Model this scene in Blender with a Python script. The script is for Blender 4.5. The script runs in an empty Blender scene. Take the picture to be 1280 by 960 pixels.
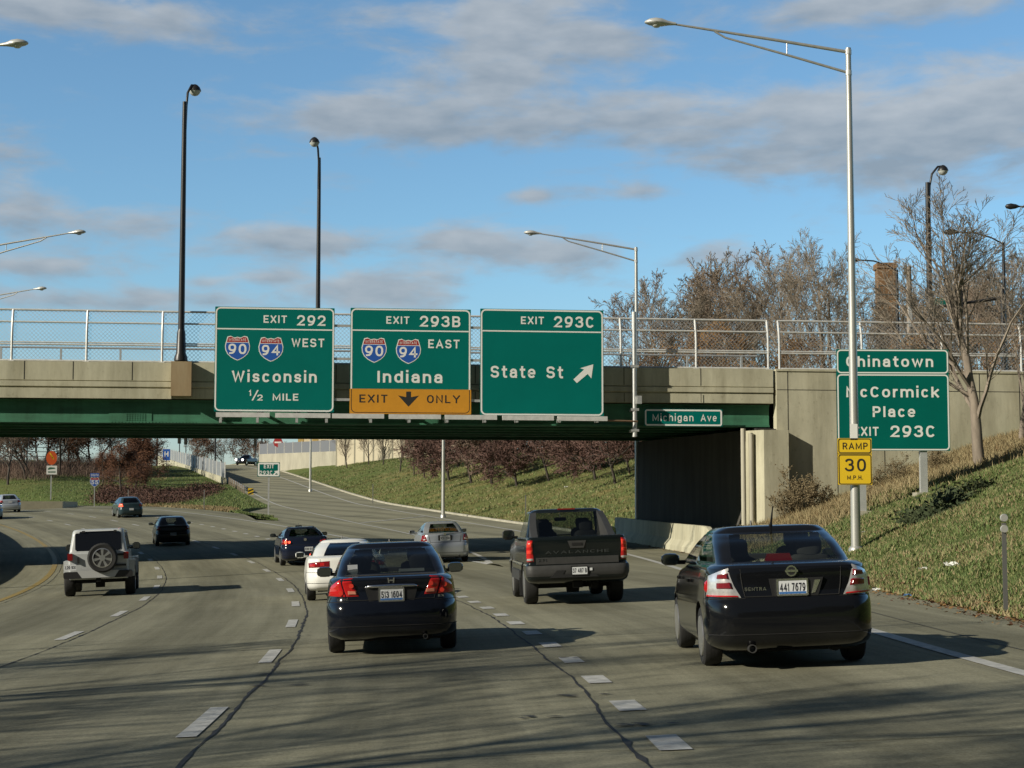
import bpy, bmesh, math, random
import numpy as np
from mathutils import Vector, Matrix, Euler
R_ = math.radians
SC = bpy.context.scene
COL = SC.collection

# ------------------------------------------------------------------ camera
F = 2100.0            # focal length in pixels of a 1280 px wide picture
CAMZ = 1.6
PITCH = math.atan((640 - 480) / F)
cam_d = bpy.data.cameras.new('camera'); cam = bpy.data.objects.new('camera', cam_d); COL.objects.link(cam)
cam_d.sensor_width = 36.0; cam_d.lens = F / 1280 * 36.0
cam_d.clip_start = 0.1; cam_d.clip_end = 12000
cam.location = (0, 0, CAMZ); cam.rotation_euler = (math.pi / 2 + PITCH, R_(0.0), 0)
SC.camera = cam

# ------------------------------------------------------------------ light
SUNV = Vector((-1.75, -1.02, 0.98)).normalized()      # towards the sun
SUN_EL = math.asin(SUNV.z)
SUN_AZ = math.atan2(SUNV.x, SUNV.y)
sun_d = bpy.data.lights.new('sun', 'SUN'); sun = bpy.data.objects.new('sun', sun_d); COL.objects.link(sun)
sun_d.energy = 5.0; sun_d.angle = R_(0.5); sun_d.color = (1.0, 0.925, 0.77)
sun.rotation_euler = (-SUNV).to_track_quat('-Z', 'Y').to_euler()
SC.view_settings.view_transform = 'Standard'; SC.view_settings.look = 'None'
SC.view_settings.exposure = 0.06; SC.view_settings.gamma = 1.0; SC.view_settings.use_curve_mapping = False

W = bpy.data.worlds.new('World'); SC.world = W; W.use_nodes = True
nt = W.node_tree; nt.nodes.clear()
def wn(t, **k):
    n = nt.nodes.new(t)
    for a, b in k.items(): setattr(n, a, b)
    return n
def wmath(op, a, b=None, c=None):
    n = wn('ShaderNodeMath', operation=op)
    for i, v in enumerate((a, b, c)):
        if v is None: continue
        if hasattr(v, 'is_linked'): nt.links.new(v, n.inputs[i])
        else: n.inputs[i].default_value = v
    return n.outputs[0]
SKY_STRENGTH = 0.085
sky = wn('ShaderNodeTexSky', sky_type='NISHITA', sun_disc=False, sun_elevation=SUN_EL, sun_rotation=SUN_AZ,
         altitude=200, air_density=1.0, dust_density=0.4, ozone_density=2.2)
tc = wn('ShaderNodeTexCoord')
sep = wn('ShaderNodeSeparateXYZ'); nt.links.new(tc.outputs['Generated'], sep.inputs[0])
az = wmath('ARCTAN2', sep.outputs[0], sep.outputs[1])
el = wmath('ARCSINE', sep.outputs[2])
# cloud banks, as directions in the sky: (azimuth px, elevation px, half width, half height, strength)
def skydir(px, py):
    v = (480 - py) / F; u = (px - 640) / F
    y = math.cos(PITCH) - v * math.sin(PITCH); z = math.sin(PITCH) + v * math.cos(PITCH)
    return math.atan2(u, y), math.asin(z / math.sqrt(u * u + y * y + z * z))
BANKS = [(100, 14, 230, 30, 1.0), (655, 45, 175, 75, 1.05), (590, 118, 110, 60, .7), (490, 148, 220, 44, .85), (790, 148, 170, 44, .9),
         (1010, 148, 210, 52, .95), (1180, 170, 190, 70, 1.1), (1120, 8, 190, 30, .95), (1260, 118, 110, 40, .8), (30, 262, 90, 32, .95), (170, 286, 75, 24, .85),
         (55, 334, 125, 20, .95), (390, 300, 130, 28, .95), (595, 306, 95, 26, .95), (450, 366, 160, 28, .95), (705, 318, 90, 26, .9),
         (885, 322, 80, 24, .85), (345, 346, 45, 11, .8), (800, 241, 75, 15, .75), (662, 244, 34, 11, .65), (130, 372, 220, 20, .8),
         (1000, 205, 180, 26, .7), (262, 352, 36, 8, .6), (560, 345, 140, 18, .6), (-200, 150, 200, 60, .9), (1500, 60, 220, 60, .9), (1480, 260, 180, 40, .8)]
acc = None; sha = None
for (px, py, hw, hh, st) in BANKS:
    a0, e0 = skydir(px, py)
    da = wmath('MULTIPLY', wmath('SUBTRACT', az, a0), F / hw)
    de = wmath('MULTIPLY', wmath('SUBTRACT', el, e0), F / hh)
    d2 = wmath('ADD', wmath('MULTIPLY', da, da), wmath('MULTIPLY', de, de))
    m = wmath('MULTIPLY', wmath('EXPONENT', wmath('MULTIPLY', d2, -1.1)), st * 1.04)
    q = wmath('MULTIPLY', m, de)
    acc = m if acc is None else wmath('MAXIMUM', wmath('MULTIPLY', wmath('ADD', acc, m), .74), wmath('MAXIMUM', acc, m))
    sha = q if sha is None else wmath('ADD', sha, q)
cmb = wn('ShaderNodeCombineXYZ')
nt.links.new(wmath('MULTIPLY', az, 15.0), cmb.inputs[0]); nt.links.new(wmath('MULTIPLY', el, 42.0), cmb.inputs[1])
n1 = wn('ShaderNodeTexNoise'); n1.inputs['Scale'].default_value = 1.0; n1.inputs['Detail'].default_value = 12; n1.inputs['Roughness'].default_value = 0.6
n1.inputs['Distortion'].default_value = 0.25
nt.links.new(cmb.outputs[0], n1.inputs['Vector'])
dens = wmath('ADD', wmath('MULTIPLY', wmath('SUBTRACT', n1.outputs['Fac'], 0.5), 2.15), acc)
mr = wn('ShaderNodeMapRange', interpolation_type='SMOOTHSTEP')
nt.links.new(dens, mr.inputs[0]); mr.inputs[1].default_value = 0.12; mr.inputs[2].default_value = 0.92
mr.inputs[3].default_value = 0; mr.inputs[4].default_value = 0.88
# tops a little paler than the flat undersides, thick cores greyer
n2 = wn('ShaderNodeTexNoise'); n2.inputs['Scale'].default_value = 2.2; n2.inputs['Detail'].default_value = 9
nt.links.new(cmb.outputs[0], n2.inputs['Vector'])
lit = wmath('ADD', wmath('ADD', wmath('MULTIPLY', sha, .55), wmath('MULTIPLY', wmath('SUBTRACT', n2.outputs['Fac'], .5), 1.6)), .50)
lit = wmath('MINIMUM', wmath('MAXIMUM', lit, 0.0), 1.0)
ccol = wn('ShaderNodeMixRGB'); nt.links.new(lit, ccol.inputs[0])
ccol.inputs[1].default_value = (3.1, 3.75, 4.45, 1); ccol.inputs[2].default_value = (5.3, 5.75, 6.2, 1)
tint = wn('ShaderNodeMixRGB', blend_type='MULTIPLY'); tint.inputs[0].default_value = 1.0
nt.links.new(sky.outputs[0], tint.inputs[1])
tcol = wn('ShaderNodeMixRGB'); tmr = wn('ShaderNodeMapRange', interpolation_type='SMOOTHSTEP'); nt.links.new(el, tmr.inputs[0]); tmr.inputs[1].default_value = 0.0; tmr.inputs[2].default_value = R_(9)
nt.links.new(tmr.outputs[0], tcol.inputs[0]); tcol.inputs[1].default_value = (1.0, 1.12, 1.30, 1); tcol.inputs[2].default_value = (1.14, 1.47, 1.57, 1); nt.links.new(tcol.outputs[0], tint.inputs[2])
mixc = wn('ShaderNodeMixRGB'); nt.links.new(mr.outputs[0], mixc.inputs[0])
nt.links.new(tint.outputs[0], mixc.inputs[1]); nt.links.new(ccol.outputs[0], mixc.inputs[2])
# dark cloud deck added overhead and behind the view, unseen, to cut fill light
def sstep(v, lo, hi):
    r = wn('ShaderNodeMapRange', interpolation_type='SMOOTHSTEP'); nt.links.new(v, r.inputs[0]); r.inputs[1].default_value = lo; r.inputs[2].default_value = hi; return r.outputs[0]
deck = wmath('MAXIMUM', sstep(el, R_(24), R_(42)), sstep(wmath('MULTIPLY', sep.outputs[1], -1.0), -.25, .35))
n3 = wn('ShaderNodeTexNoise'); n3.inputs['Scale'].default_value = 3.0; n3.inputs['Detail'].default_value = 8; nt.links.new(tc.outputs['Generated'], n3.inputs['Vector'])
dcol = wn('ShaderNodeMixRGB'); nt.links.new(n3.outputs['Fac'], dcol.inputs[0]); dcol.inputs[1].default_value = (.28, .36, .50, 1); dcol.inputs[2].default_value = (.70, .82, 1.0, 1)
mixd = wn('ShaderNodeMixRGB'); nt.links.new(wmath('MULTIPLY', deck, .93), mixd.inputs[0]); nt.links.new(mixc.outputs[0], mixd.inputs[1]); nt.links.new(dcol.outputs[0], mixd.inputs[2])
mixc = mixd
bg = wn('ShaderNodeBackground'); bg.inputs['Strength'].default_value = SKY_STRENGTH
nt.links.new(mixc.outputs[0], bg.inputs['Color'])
wo = wn('ShaderNodeOutputWorld'); nt.links.new(bg.outputs[0], wo.inputs[0])

# ------------------------------------------------------------------ materials
MATS = {}
def mat(name, col, rough=0.7, metal=0.0, var=0.0, vscale=3.0, bump=0.0, bscale=40.0, coat=0.0, col2=None, spec=0.5, emit=None, stretch=None, detail=6.0):
    if name in MATS: return MATS[name]
    m = bpy.data.materials.new(name); m.use_nodes = True
    t = m.node_tree; b = t.nodes['Principled BSDF']
    b.inputs['Base Color'].default_value = (*col, 1); b.inputs['Roughness'].default_value = rough
    b.inputs['Metallic'].default_value = metal; b.inputs['Specular IOR Level'].default_value = spec
    if coat: b.inputs['Coat Weight'].default_value = coat; b.inputs['Coat Roughness'].default_value = 0.04
    if emit: b.inputs['Emission Color'].default_value = (*emit[0], 1); b.inputs['Emission Strength'].default_value = emit[1]
    if var or col2 or bump:
        c = t.nodes.new('ShaderNodeTexCoord'); mp = t.nodes.new('ShaderNodeMapping')
        t.links.new(c.outputs['Object'], mp.inputs[0])
        if stretch: mp.inputs['Scale'].default_value = stretch
    if var or col2:
        n = t.nodes.new('ShaderNodeTexNoise'); n.inputs['Scale'].default_value = vscale; n.inputs['Detail'].default_value = detail
        n.inputs['Roughness'].default_value = 0.62
        t.links.new(mp.outputs[0], n.inputs['Vector'])
        r = t.nodes.new('ShaderNodeValToRGB'); t.links.new(n.outputs['Fac'], r.inputs[0])
        c2 = col2 if col2 else tuple(min(1, x * (1 + var)) for x in col)
        c1 = col if col2 else tuple(x * (1 - var) for x in col)
        r.color_ramp.elements[0].position = 0.3; r.color_ramp.elements[0].color = (*c1, 1)
        r.color_ramp.elements[1].position = 0.7; r.color_ramp.elements[1].color = (*c2, 1)
        t.links.new(r.outputs[0], b.inputs['Base Color'])
    if bump:
        n = t.nodes.new('ShaderNodeTexNoise'); n.inputs['Scale'].default_value = bscale; n.inputs['Detail'].default_value = 5
        t.links.new(mp.outputs[0], n.inputs['Vector'])
        bp = t.nodes.new('ShaderNodeBump'); bp.inputs['Strength'].default_value = bump; bp.inputs['Distance'].default_value = 0.02
        t.links.new(n.outputs['Fac'], bp.inputs['Height']); t.links.new(bp.outputs[0], b.inputs['Normal'])
    MATS[name] = m
    return m
def glass(name, tint, refl=0.12, tintmix=None):
    if name in MATS: return MATS[name]
    m = bpy.data.materials.new(name); m.use_nodes = True; t = m.node_tree; t.nodes.clear()
    tr = t.nodes.new('ShaderNodeBsdfTransparent'); tr.inputs[0].default_value = (*tint, 1)
    gl = t.nodes.new('ShaderNodeBsdfGlossy'); gl.inputs['Roughness'].default_value = 0.03; gl.inputs[0].default_value = (.9, .95, 1, 1)
    fr = t.nodes.new('ShaderNodeFresnel'); ge = t.nodes.new('ShaderNodeNewGeometry')
    io = t.nodes.new('ShaderNodeMath'); io.operation = 'MULTIPLY_ADD'; io.inputs[1].default_value = 1 / 1.45 - 1.45; io.inputs[2].default_value = 1.45
    t.links.new(ge.outputs['Backfacing'], io.inputs[0]); t.links.new(io.outputs[0], fr.inputs[0])   # thin pane: same reflection from both sides
    ad = t.nodes.new('ShaderNodeMath'); ad.operation = 'MULTIPLY_ADD'; ad.inputs[1].default_value = 0.9; ad.inputs[2].default_value = refl
    t.links.new(fr.outputs[0], ad.inputs[0])
    mx = t.nodes.new('ShaderNodeMixShader'); t.links.new(ad.outputs[0], mx.inputs[0])
    t.links.new(tr.outputs[0], mx.inputs[1]); t.links.new(gl.outputs[0], mx.inputs[2])
    o = t.nodes.new('ShaderNodeOutputMaterial'); t.links.new(mx.outputs[0], o.inputs[0])
    MATS[name] = m
    return m

# ------------------------------------------------------------------ mesh helpers
class MB:
    def __init__(s): s.v = []; s.f = []; s.mi = []
    def add(s, vs, fs, mi=0):
        o = len(s.v); s.v.extend([tuple(map(float, p)) for p in vs]); s.f.extend([tuple(i + o for i in f) for f in fs]); s.mi.extend([mi] * len(fs)); return s
    def box(s, c, d, mi=0, rz=0.0, rx=0.0, ry=0.0):
        M = Euler((rx, ry, rz)).to_matrix(); hx, hy, hz = d[0] / 2, d[1] / 2, d[2] / 2
        vs = [Vector(c) + M @ Vector((x * hx, y * hy, z * hz)) for z in (-1, 1) for (x, y) in ((-1, -1), (1, -1), (1, 1), (-1, 1))]
        return s.add(vs, [(3, 2, 1, 0), (4, 5, 6, 7), (0, 1, 5, 4), (1, 2, 6, 5), (2, 3, 7, 6), (3, 0, 4, 7)], mi)
    def bb(s, x0, x1, y0, y1, z0, z1, mi=0):
        return s.box(((x0 + x1) / 2, (y0 + y1) / 2, (z0 + z1) / 2), (abs(x1 - x0), abs(y1 - y0), abs(z1 - z0)), mi)
    def tube(s, pts, rad, n=8, cap=True, mi=0):
        pts = [Vector(p) for p in pts]
        if not hasattr(rad, '__len__'): rad = [rad] * len(pts)
        vs = []; up = None
        for i, p in enumerate(pts):
            d = (pts[min(i + 1, len(pts) - 1)] - pts[max(i - 1, 0)]).normalized()
            if up is None:
                up = Vector((0, 0, 1)) if abs(d.z) < .9 else Vector((1, 0, 0))
            a = d.cross(up)
            if a.length < 1e-6: a = d.cross(Vector((0, 1, 0)))
            a.normalize(); b = d.cross(a).normalized(); up = -b if False else up
            for k in range(n):
                t = 2 * math.pi * k / n
                vs.append(p + a * (math.cos(t) * rad[i]) + b * (math.sin(t) * rad[i]))
        fs = []
        for i in range(len(pts) - 1):
            for k in range(n):
                k2 = (k + 1) % n
                fs.append((i * n + k, i * n + k2, (i + 1) * n + k2, (i + 1) * n + k))
        if cap:
            fs.append(tuple(range(n - 1, -1, -1))); fs.append(tuple((len(pts) - 1) * n + k for k in range(n)))
        return s.add(vs, fs, mi)
    def lathe(s, prof, c, axis='z', n=20, mi=0):
        # prof: (radius, along) list
        vs = []
        for (r, h) in prof:
            for k in range(n):
                t = 2 * math.pi * k / n; a, b = r * math.cos(t), r * math.sin(t)
                p = {'z': (a, b, h), 'x': (h, a, b), 'y': (a, h, b)}[axis]
                vs.append((p[0] + c[0], p[1] + c[1], p[2] + c[2]))
        fs = []
        for i in range(len(prof) - 1):
            for k in range(n):
                k2 = (k + 1) % n; fs.append((i * n + k, i * n + k2, (i + 1) * n + k2, (i + 1) * n + k))
        fs.append(tuple(range(n - 1, -1, -1))); fs.append(tuple((len(prof) - 1) * n + k for k in range(n)))
        return s.add(vs, fs, mi)
    def prism(s, poly, y0, y1, mi=0, axis='y'):
        n = len(poly)
        def P(a, b, h): return {'y': (a, h, b), 'x': (h, a, b), 'z': (a, b, h)}[axis]
        vs = [P(a, b, y0) for a, b in poly] + [P(a, b, y1) for a, b in poly]
        fs = [tuple(range(n)), tuple(range(2 * n - 1, n - 1, -1))] + [(i, i + n, (i + 1) % n + n, (i + 1) % n) for i in range(n)]
        return s.add(vs, fs, mi)
    def ringprism(s, outer, inner, y0, y1, mi=0):
        n = len(outer); vs = []
        for y in (y0, y1):
            vs += [(a, y, b) for a, b in outer]; vs += [(a, y, b) for a, b in inner]
        fs = []
        for i in range(n):
            j = (i + 1) % n
            fs += [(i, j, n + j, n + i), (2 * n + i, 3 * n + i, 3 * n + j, 2 * n + j), (i, 2 * n + i, 2 * n + j, j), (n + i, n + j, 3 * n + j, 3 * n + i)]
        return s.add(vs, fs, mi)
    def build(s, name, mats, parent=None, smooth=None, fix=True):
        me = bpy.data.meshes.new(name); me.from_pydata(s.v, [], s.f)
        if not isinstance(mats, (list, tuple)): mats = [mats]
        for m in mats: me.materials.append(m)
        if len(mats) > 1: me.polygons.foreach_set('material_index', s.mi)
        if fix and len(s.f) < 60000:
            b = bmesh.new(); b.from_mesh(me); bmesh.ops.recalc_face_normals(b, faces=b.faces); b.to_mesh(me); b.free()
        if smooth is not None:
            me.polygons.foreach_set('use_smooth', [True] * len(me.polygons))
            me.set_sharp_from_angle(angle=R_(smooth))
        me.update()
        return link(name, me, parent)
def link(name, me, parent=None):
    o = bpy.data.objects.new(name, me); COL.objects.link(o)
    if parent is not None: o.parent = parent
    return o
def tag(o, label, cat, group=None):
    o['label'] = label; o['category'] = cat
    if group: o['group'] = group
    return o
def thing(name, label, cat, loc=(0, 0, 0), rz=0.0, group=None):
    o = bpy.data.objects.new(name, None); COL.objects.link(o); o.location = loc; o.rotation_euler = (0, 0, rz)
    o.empty_display_size = 0.2
    return tag(o, label, cat, group)
def struct(o): o['kind'] = 'structure'; return o
def stuff(o): o['kind'] = 'stuff'; return o
def rrect(x0, z0, x1, z1, r, n=5):
    pts = []
    for cx, cz, a0 in ((x1 - r, z0 + r, -90), (x1 - r, z1 - r, 0), (x0 + r, z1 - r, 90), (x0 + r, z0 + r, 180)):
        for k in range(n + 1):
            t = R_(a0 + 90 * k / n); pts.append((cx + r * math.cos(t), cz + r * math.sin(t)))
    return pts
def _arc(cx, cy, rx, ry, a0, a1, n=14, e=2.35):
    out = []
    for k in range(n + 1):
        t = R_(a0 + (a1 - a0) * k / n); c, d = math.cos(t), math.sin(t)
        out.append((cx + rx * math.copysign(abs(c) ** (2 / e), c), cy + ry * math.copysign(abs(d) ** (2 / e), d)))
    return out
XH = .74
def _arch(x0, x1): return [(x0, .48)] + _arc((x0 + x1) / 2, .45, (x1 - x0) / 2, XH - .45, 160, 0, 8) + [(x1, 0)]
GLY = {   # glyph: (width, strokes) in a unit box, cap height 1
 'A': (.80, [[(0, 0), (.5, 1), (1, 0)], [(.2, .3), (.8, .3)]]), 'B': (.68, [[(0, .0), (0, 1), (.55, 1)] + _arc(.55, .76, .40, .24, 90, -90, 10) + [(0, .52)], [(0, .52), (.55, .52)] + _arc(.55, .26, .45, .26, 90, -90, 10) + [(0, 0)]]),
 'C': (.70, [_arc(.5, .5, .5, .5, 50, 310, 22)]), 'D': (.70, [[(0, 0), (0, 1), (.45, 1)] + _arc(.45, .5, .55, .5, 90, -90, 14) + [(0, 0)]]), 'E': (.62, [[(1, 1), (0, 1), (0, 0), (1, 0)], [(0, .5), (.85, .5)]]),
 'F': (.6, [[(1, 1), (0, 1), (0, 0)], [(0, .5), (.85, .5)]]), 'G': (.7, [_arc(.5, .5, .5, .5, 42, 340, 22) + [(1, .45), (.55, .45)]]), 'H': (.70, [[(0, 0), (0, 1)], [(1, 0), (1, 1)], [(0, .5), (1, .5)]]), 'I': (.0, [[(.5, 0), (.5, 1)]]),
 'J': (.6, [[(1, 1), (1, .3)] + _arc(.5, .3, .5, .3, 0, -170, 10)]), 'K': (.72, [[(0, 0), (0, 1)], [(1, 1), (0, .36)], [(.32, .58), (1, 0)]]), 'L': (.58, [[(0, 1), (0, 0), (1, 0)]]), 'M': (.90, [[(0, 0), (0, 1), (.5, .12), (1, 1), (1, 0)]]),
 'N': (.72, [[(0, 0), (0, 1), (1, 0), (1, 1)]]), 'O': (.74, [_arc(.5, .5, .5, .5, 90, 450, 28)]), 'P': (.66, [[(0, 0), (0, 1), (.55, 1)] + _arc(.55, .73, .45, .27, 90, -90, 10) + [(0, .46)]]), 'Q': (.74, [_arc(.5, .5, .5, .5, 90, 450, 28), [(.6, .3), (1, 0)]]),
 'R': (.68, [[(0, 0), (0, 1), (.55, 1)] + _arc(.55, .74, .43, .26, 90, -90, 10) + [(0, .48)], [(.55, .48), (1, 0)]]), 'S': (.68, [_arc(.5, .75, .48, .25, 25, 265, 14) + _arc(.5, .255, .5, .255, 85, -155, 14)]), 'T': (.66, [[(0, 1), (1, 1)], [(.5, 1), (.5, 0)]]),
 'U': (.70, [[(0, 1), (0, .35)] + _arc(.5, .35, .5, .35, 180, 360, 14) + [(1, 1)]]), 'V': (.76, [[(0, 1), (.5, 0), (1, 1)]]), 'W': (.98, [[(0, 1), (.25, 0), (.5, .92), (.75, 0), (1, 1)]]), 'X': (.70, [[(0, 0), (1, 1)], [(0, 1), (1, 0)]]), 'Y': (.78, [[(0, 1), (.5, .48), (.5, 0)], [(1, 1), (.5, .48)]]), 'Z': (.66, [[(0, 1), (1, 1), (0, 0), (1, 0)]]),
 '0': (.68, [_arc(.5, .5, .5, .5, 90, 450, 28)]), '1': (.28, [[(0, .78), (1, 1), (1, 0)]]), '2': (.68, [_arc(.5, .71, .5, .29, 170, -25, 14) + [(0, 0), (1, 0)]]), '3': (.68, [_arc(.48, .765, .46, .235, 155, -85, 14), _arc(.48, .265, .52, .265, 85, -158, 14)]),
 '4': (.74, [[(.74, 0), (.74, 1), (0, .27), (1, .27)]]), '5': (.68, [[(.94, 1), (.1, 1), (.05, .52)] + _arc(.47, .325, .53, .325, 128, -155, 16)]), '6': (.68, [_arc(.5, .33, .5, .33, 90, 450, 24), [(0, .33), (.02, .5), (.2, .82), (.45, .97), (.85, 1)]]), '7': (.64, [[(0, 1), (1, 1), (.35, 0)]]),
 '8': (.68, [_arc(.5, .77, .44, .23, 90, 450, 22), _arc(.5, .27, .5, .27, 90, 450, 24)]), '9': (.68, [_arc(.5, .67, .5, .33, 90, 450, 24), [(1, .67), (.98, .5), (.8, .18), (.55, .03), (.15, 0)]]), '.': (.0, [[(.5, 0), (.5, .02)]]), '/': (.5, [[(0, 0), (1, 1)]]),
 'a': (.60, [[(.06, .58)] + _arc(.5, .45, .47, XH - .45, 140, 0, 8) + [(.97, 0)], [(.97, .42), (.42, .42)] + _arc(.4, .21, .4, .21, 90, 270, 10) + [(.6, 0), (.97, .14)]]), 'b': (.62, [[(0, 1), (0, 0)], _arc(.5, XH / 2, .5, XH / 2, 90, 450, 22)]), 'c': (.58, [_arc(.5, XH / 2, .5, XH / 2, 52, 308, 18)]),
 'd': (.62, [[(1, 1), (1, 0)], _arc(.5, XH / 2, .5, XH / 2, 90, 450, 22)]), 'e': (.62, [[(.04, .37), (.98, .37)] + _arc(.5, XH / 2, .5, XH / 2, 8, 305, 20)]), 'f': (.4, [[(.4, 0), (.4, .8), (.6, .98), (1, 1)], [(0, XH), (.95, XH)]]), 'g': (.62, [[(1, XH), (1, -.1)] + _arc(.5, -.08, .5, .2, 0, -150, 10), _arc(.5, XH / 2, .5, XH / 2, 90, 450, 22)]),
 'h': (.60, [[(0, 0), (0, 1)], _arch(0, 1)]), 'i': (.0, [[(.5, 0), (.5, XH)], [(.5, 1.10), (.5, 1.12)]]), 'k': (.60, [[(0, 0), (0, 1)], [(1, XH), (0, .26)], [(.36, .42), (1, 0)]]), 'l': (.0, [[(.5, 0), (.5, 1)]]), 'm': (1.04, [[(0, 0), (0, XH)], _arch(0, .5), _arch(.5, 1)]),
 'n': (.60, [[(0, 0), (0, XH)], _arch(0, 1)]), 'o': (.64, [_arc(.5, XH / 2, .5, XH / 2, 90, 450, 24)]), 'p': (.62, [[(0, -.3), (0, XH)], _arc(.5, XH / 2, .5, XH / 2, 90, 450, 22)]), 'r': (.38, [[(0, 0), (0, XH)], [(0, .42), (.3, .66), (.65, XH), (1, XH)]]), 's': (.54, [_arc(.5, .545, .47, .185, 20, 262, 10) + _arc(.5, .18, .5, .18, 85, -158, 10)]),
 't': (.44, [[(.4, 1), (.4, .2), (.52, .05), (.72, 0), (1, .0)], [(0, XH), (1, XH)]]), 'u': (.6, [[(0, XH), (0, .25)] + _arc(.5, .25, .5, .25, 180, 340, 8), [(1, XH), (1, 0)]]), 'v': (.62, [[(0, XH), (.5, 0), (1, XH)]]), 'w': (.90, [[(0, XH), (.25, 0), (.5, XH * .95), (.75, 0), (1, XH)]]), 'y': (.62, [[(0, XH), (.5, 0)], [(1, XH), (.3, -.3)]])}
_TC = {}
def text_geo(s, st, gap):
    key = (s, st, gap)
    if key in _TC: return _TC[key]
    V, Fc = [], []; x = 0.0; layer = 0
    for ch in s:
        if ch == ' ': x += .52; continue
        w, strokes = GLY[ch]; w = max(w, st); sx = w - st
        for k, pl in enumerate(strokes):
            P_ = [Vector((x + st / 2 + u * sx, st / 2 + v * (1 - st))) for u, v in pl]
            P_ = [p for i, p in enumerate(P_) if i == 0 or (p - P_[i - 1]).length > 1e-4]
            closed = (P_[0] - P_[-1]).length < 1e-3
            if not closed:
                P_[0] = P_[0] + (P_[0] - P_[1]).normalized() * st / 2; P_[-1] = P_[-1] + (P_[-1] - P_[-2]).normalized() * st / 2
            n = len(P_); o = len(V); lay = (k % 3)
            for i, p in enumerate(P_):
                a_ = P_[i - 1] if i else (P_[-2] if closed else None); c_ = P_[i + 1] if i < n - 1 else (P_[1] if closed else None)
                d1 = (p - a_).normalized() if a_ is not None else None; d2 = (c_ - p).normalized() if c_ is not None else None
                if d1 is None: d1 = d2
                if d2 is None: d2 = d1
                n1_ = Vector((-d1.y, d1.x)); n2_ = Vector((-d2.y, d2.x)); m_ = n1_ + n2_
                if m_.length < .2: m_ = n1_
                m_.normalize(); L_ = min(1.9, 1 / max(.3, m_.dot(n1_)))
                for sg in (1, -1): q = p + m_ * (sg * st / 2 * L_); V.append((q.x, q.y, lay))
            Fc += [(o + 2 * i, o + 2 * i + 1, o + 2 * i + 3, o + 2 * i + 2) for i in range(n - 1)]
        x += w + gap
    v = np.array(V); v[:, 0] -= v[:, 0].min(); _TC[key] = (v, Fc); return _TC[key]
def text(s, x0, x1, zb, cap, y, m, parent, bold=0.03, name='lettering'):
    """lettering in the XZ plane facing -y, between x0 and x1, standing on zb; a thin solid"""
    st = .172 if bold >= .02 else (.155 if bold >= .01 else .15)
    v, f = text_geo(s, st, .22 if bold >= .02 else .25); w = v[:, 0].max()
    n = len(v)
    front = np.stack([x0 + v[:, 0] * (x1 - x0) / w, y - v[:, 2] * .0006, zb + v[:, 1] * cap], 1)
    b = MB(); b.add(front, f)
    return b.build(name, m, parent, fix=False)

# ------------------------------------------------------------------ picture -> place
def W3(px, py, D):
    v = (480 - py) / F; u = (px - 640) / F
    y = math.cos(PITCH) - v * math.sin(PITCH); z = math.sin(PITCH) + v * math.cos(PITCH)
    t = D / y
    return Vector((u * t, D, CAMZ + z * t))
def pxX(px, D, py=560): return W3(px, py, D).x
BYAW = math.atan(0.13); BO = Vector((0, 67.5, 0))
def B(px, py, off=0.0):
    """local (X, z) on the plane parallel to the bridge front, off metres behind it"""
    v = (480 - py) / F; u = (px - 640) / F
    d = Vector((u, math.cos(PITCH) - v * math.sin(PITCH), math.sin(PITCH) + v * math.cos(PITCH)))
    n = Vector((-math.sin(BYAW), math.cos(BYAW), 0)); t = (n.dot(BO) + off) / n.dot(d)
    p = d * t
    return (p - BO).dot(Vector((math.cos(BYAW), math.sin(BYAW), 0))), p.z + CAMZ
def Bw(X, Y, z=0.0):
    return Vector((BO.x + X * math.cos(BYAW) - Y * math.sin(BYAW), BO.y + X * math.sin(BYAW) + Y * math.cos(BYAW), z))

# ------------------------------------------------------------------ road geometry
RC = 285.0
def smooth_knots(kn, lo, hi, sig=6.0):
    xs = np.arange(lo - 60, hi + 60, 1.0); k = np.array(kn)
    ys = np.interp(xs, k[:, 0], k[:, 1])
    s0 = (k[1, 1] - k[0, 1]) / (k[1, 0] - k[0, 0]); ys = np.where(xs < k[0, 0], k[0, 1] + s0 * (xs - k[0, 0]), ys)
    s1 = (k[-1, 1] - k[-2, 1]) / (k[-1, 0] - k[-2, 0]); ys = np.where(xs > k[-1, 0], k[-1, 1] + s1 * (xs - k[-1, 0]), ys)
    g = np.exp(-0.5 * (np.arange(-25, 26) / sig) ** 2); g /= g.sum()
    pad = np.concatenate([ys[0] + (ys[1] - ys[0]) * np.arange(-25, 0), ys, ys[-1] + (ys[-1] - ys[-2]) * np.arange(1, 26)])
    ys = np.convolve(pad, g, 'valid')
    return lambda t: np.interp(t, xs, ys)
G = smooth_knots([(-40, .4), (-20, .2), (0, 0), (20, -.2), (32, -.3), (46, -.42), (63, -.4), (86, -.02), (100, .38), (114, .85), (123, 1.12),
                  (140, 1.66), (155, 1.88), (175, 1.95), (230, 2.0), (420, 2.0)], -60, 450)
EB = 0.035
RX = smooth_knots([(-30, 4.9), (0, 5.25), (15, 5.1), (22, 4.85), (35, 4.9), (50, 4.9), (68, 4.5), (84, 2.9), (100, .4), (125, -5), (160, -14.8), (185, -20.6),
                   (220, -28.8), (270, -41.5), (350, -63), (450, -90)], -40, 460, 5.0)
RZ = smooth_knots([(-30, .4), (0, .16), (20, -.02), (50, -.05), (68, -.05), (84, .18), (100, .48), (125, 1.08), (160, 2.35), (185, 3.6), (220, 5.6), (270, 8.7),
                   (300, 10.0), (350, 11.2), (450, 12)], -40, 460, 5.0)
RWD = smooth_knots([(-30, 3.6), (20, 3.6), (57, 5.4), (95, 6.5), (120, 7.3), (160, 7.5), (450, 7.5)], -40, 460, 4.0)
def LX(D): return RX(D) - RWD(D)
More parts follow.
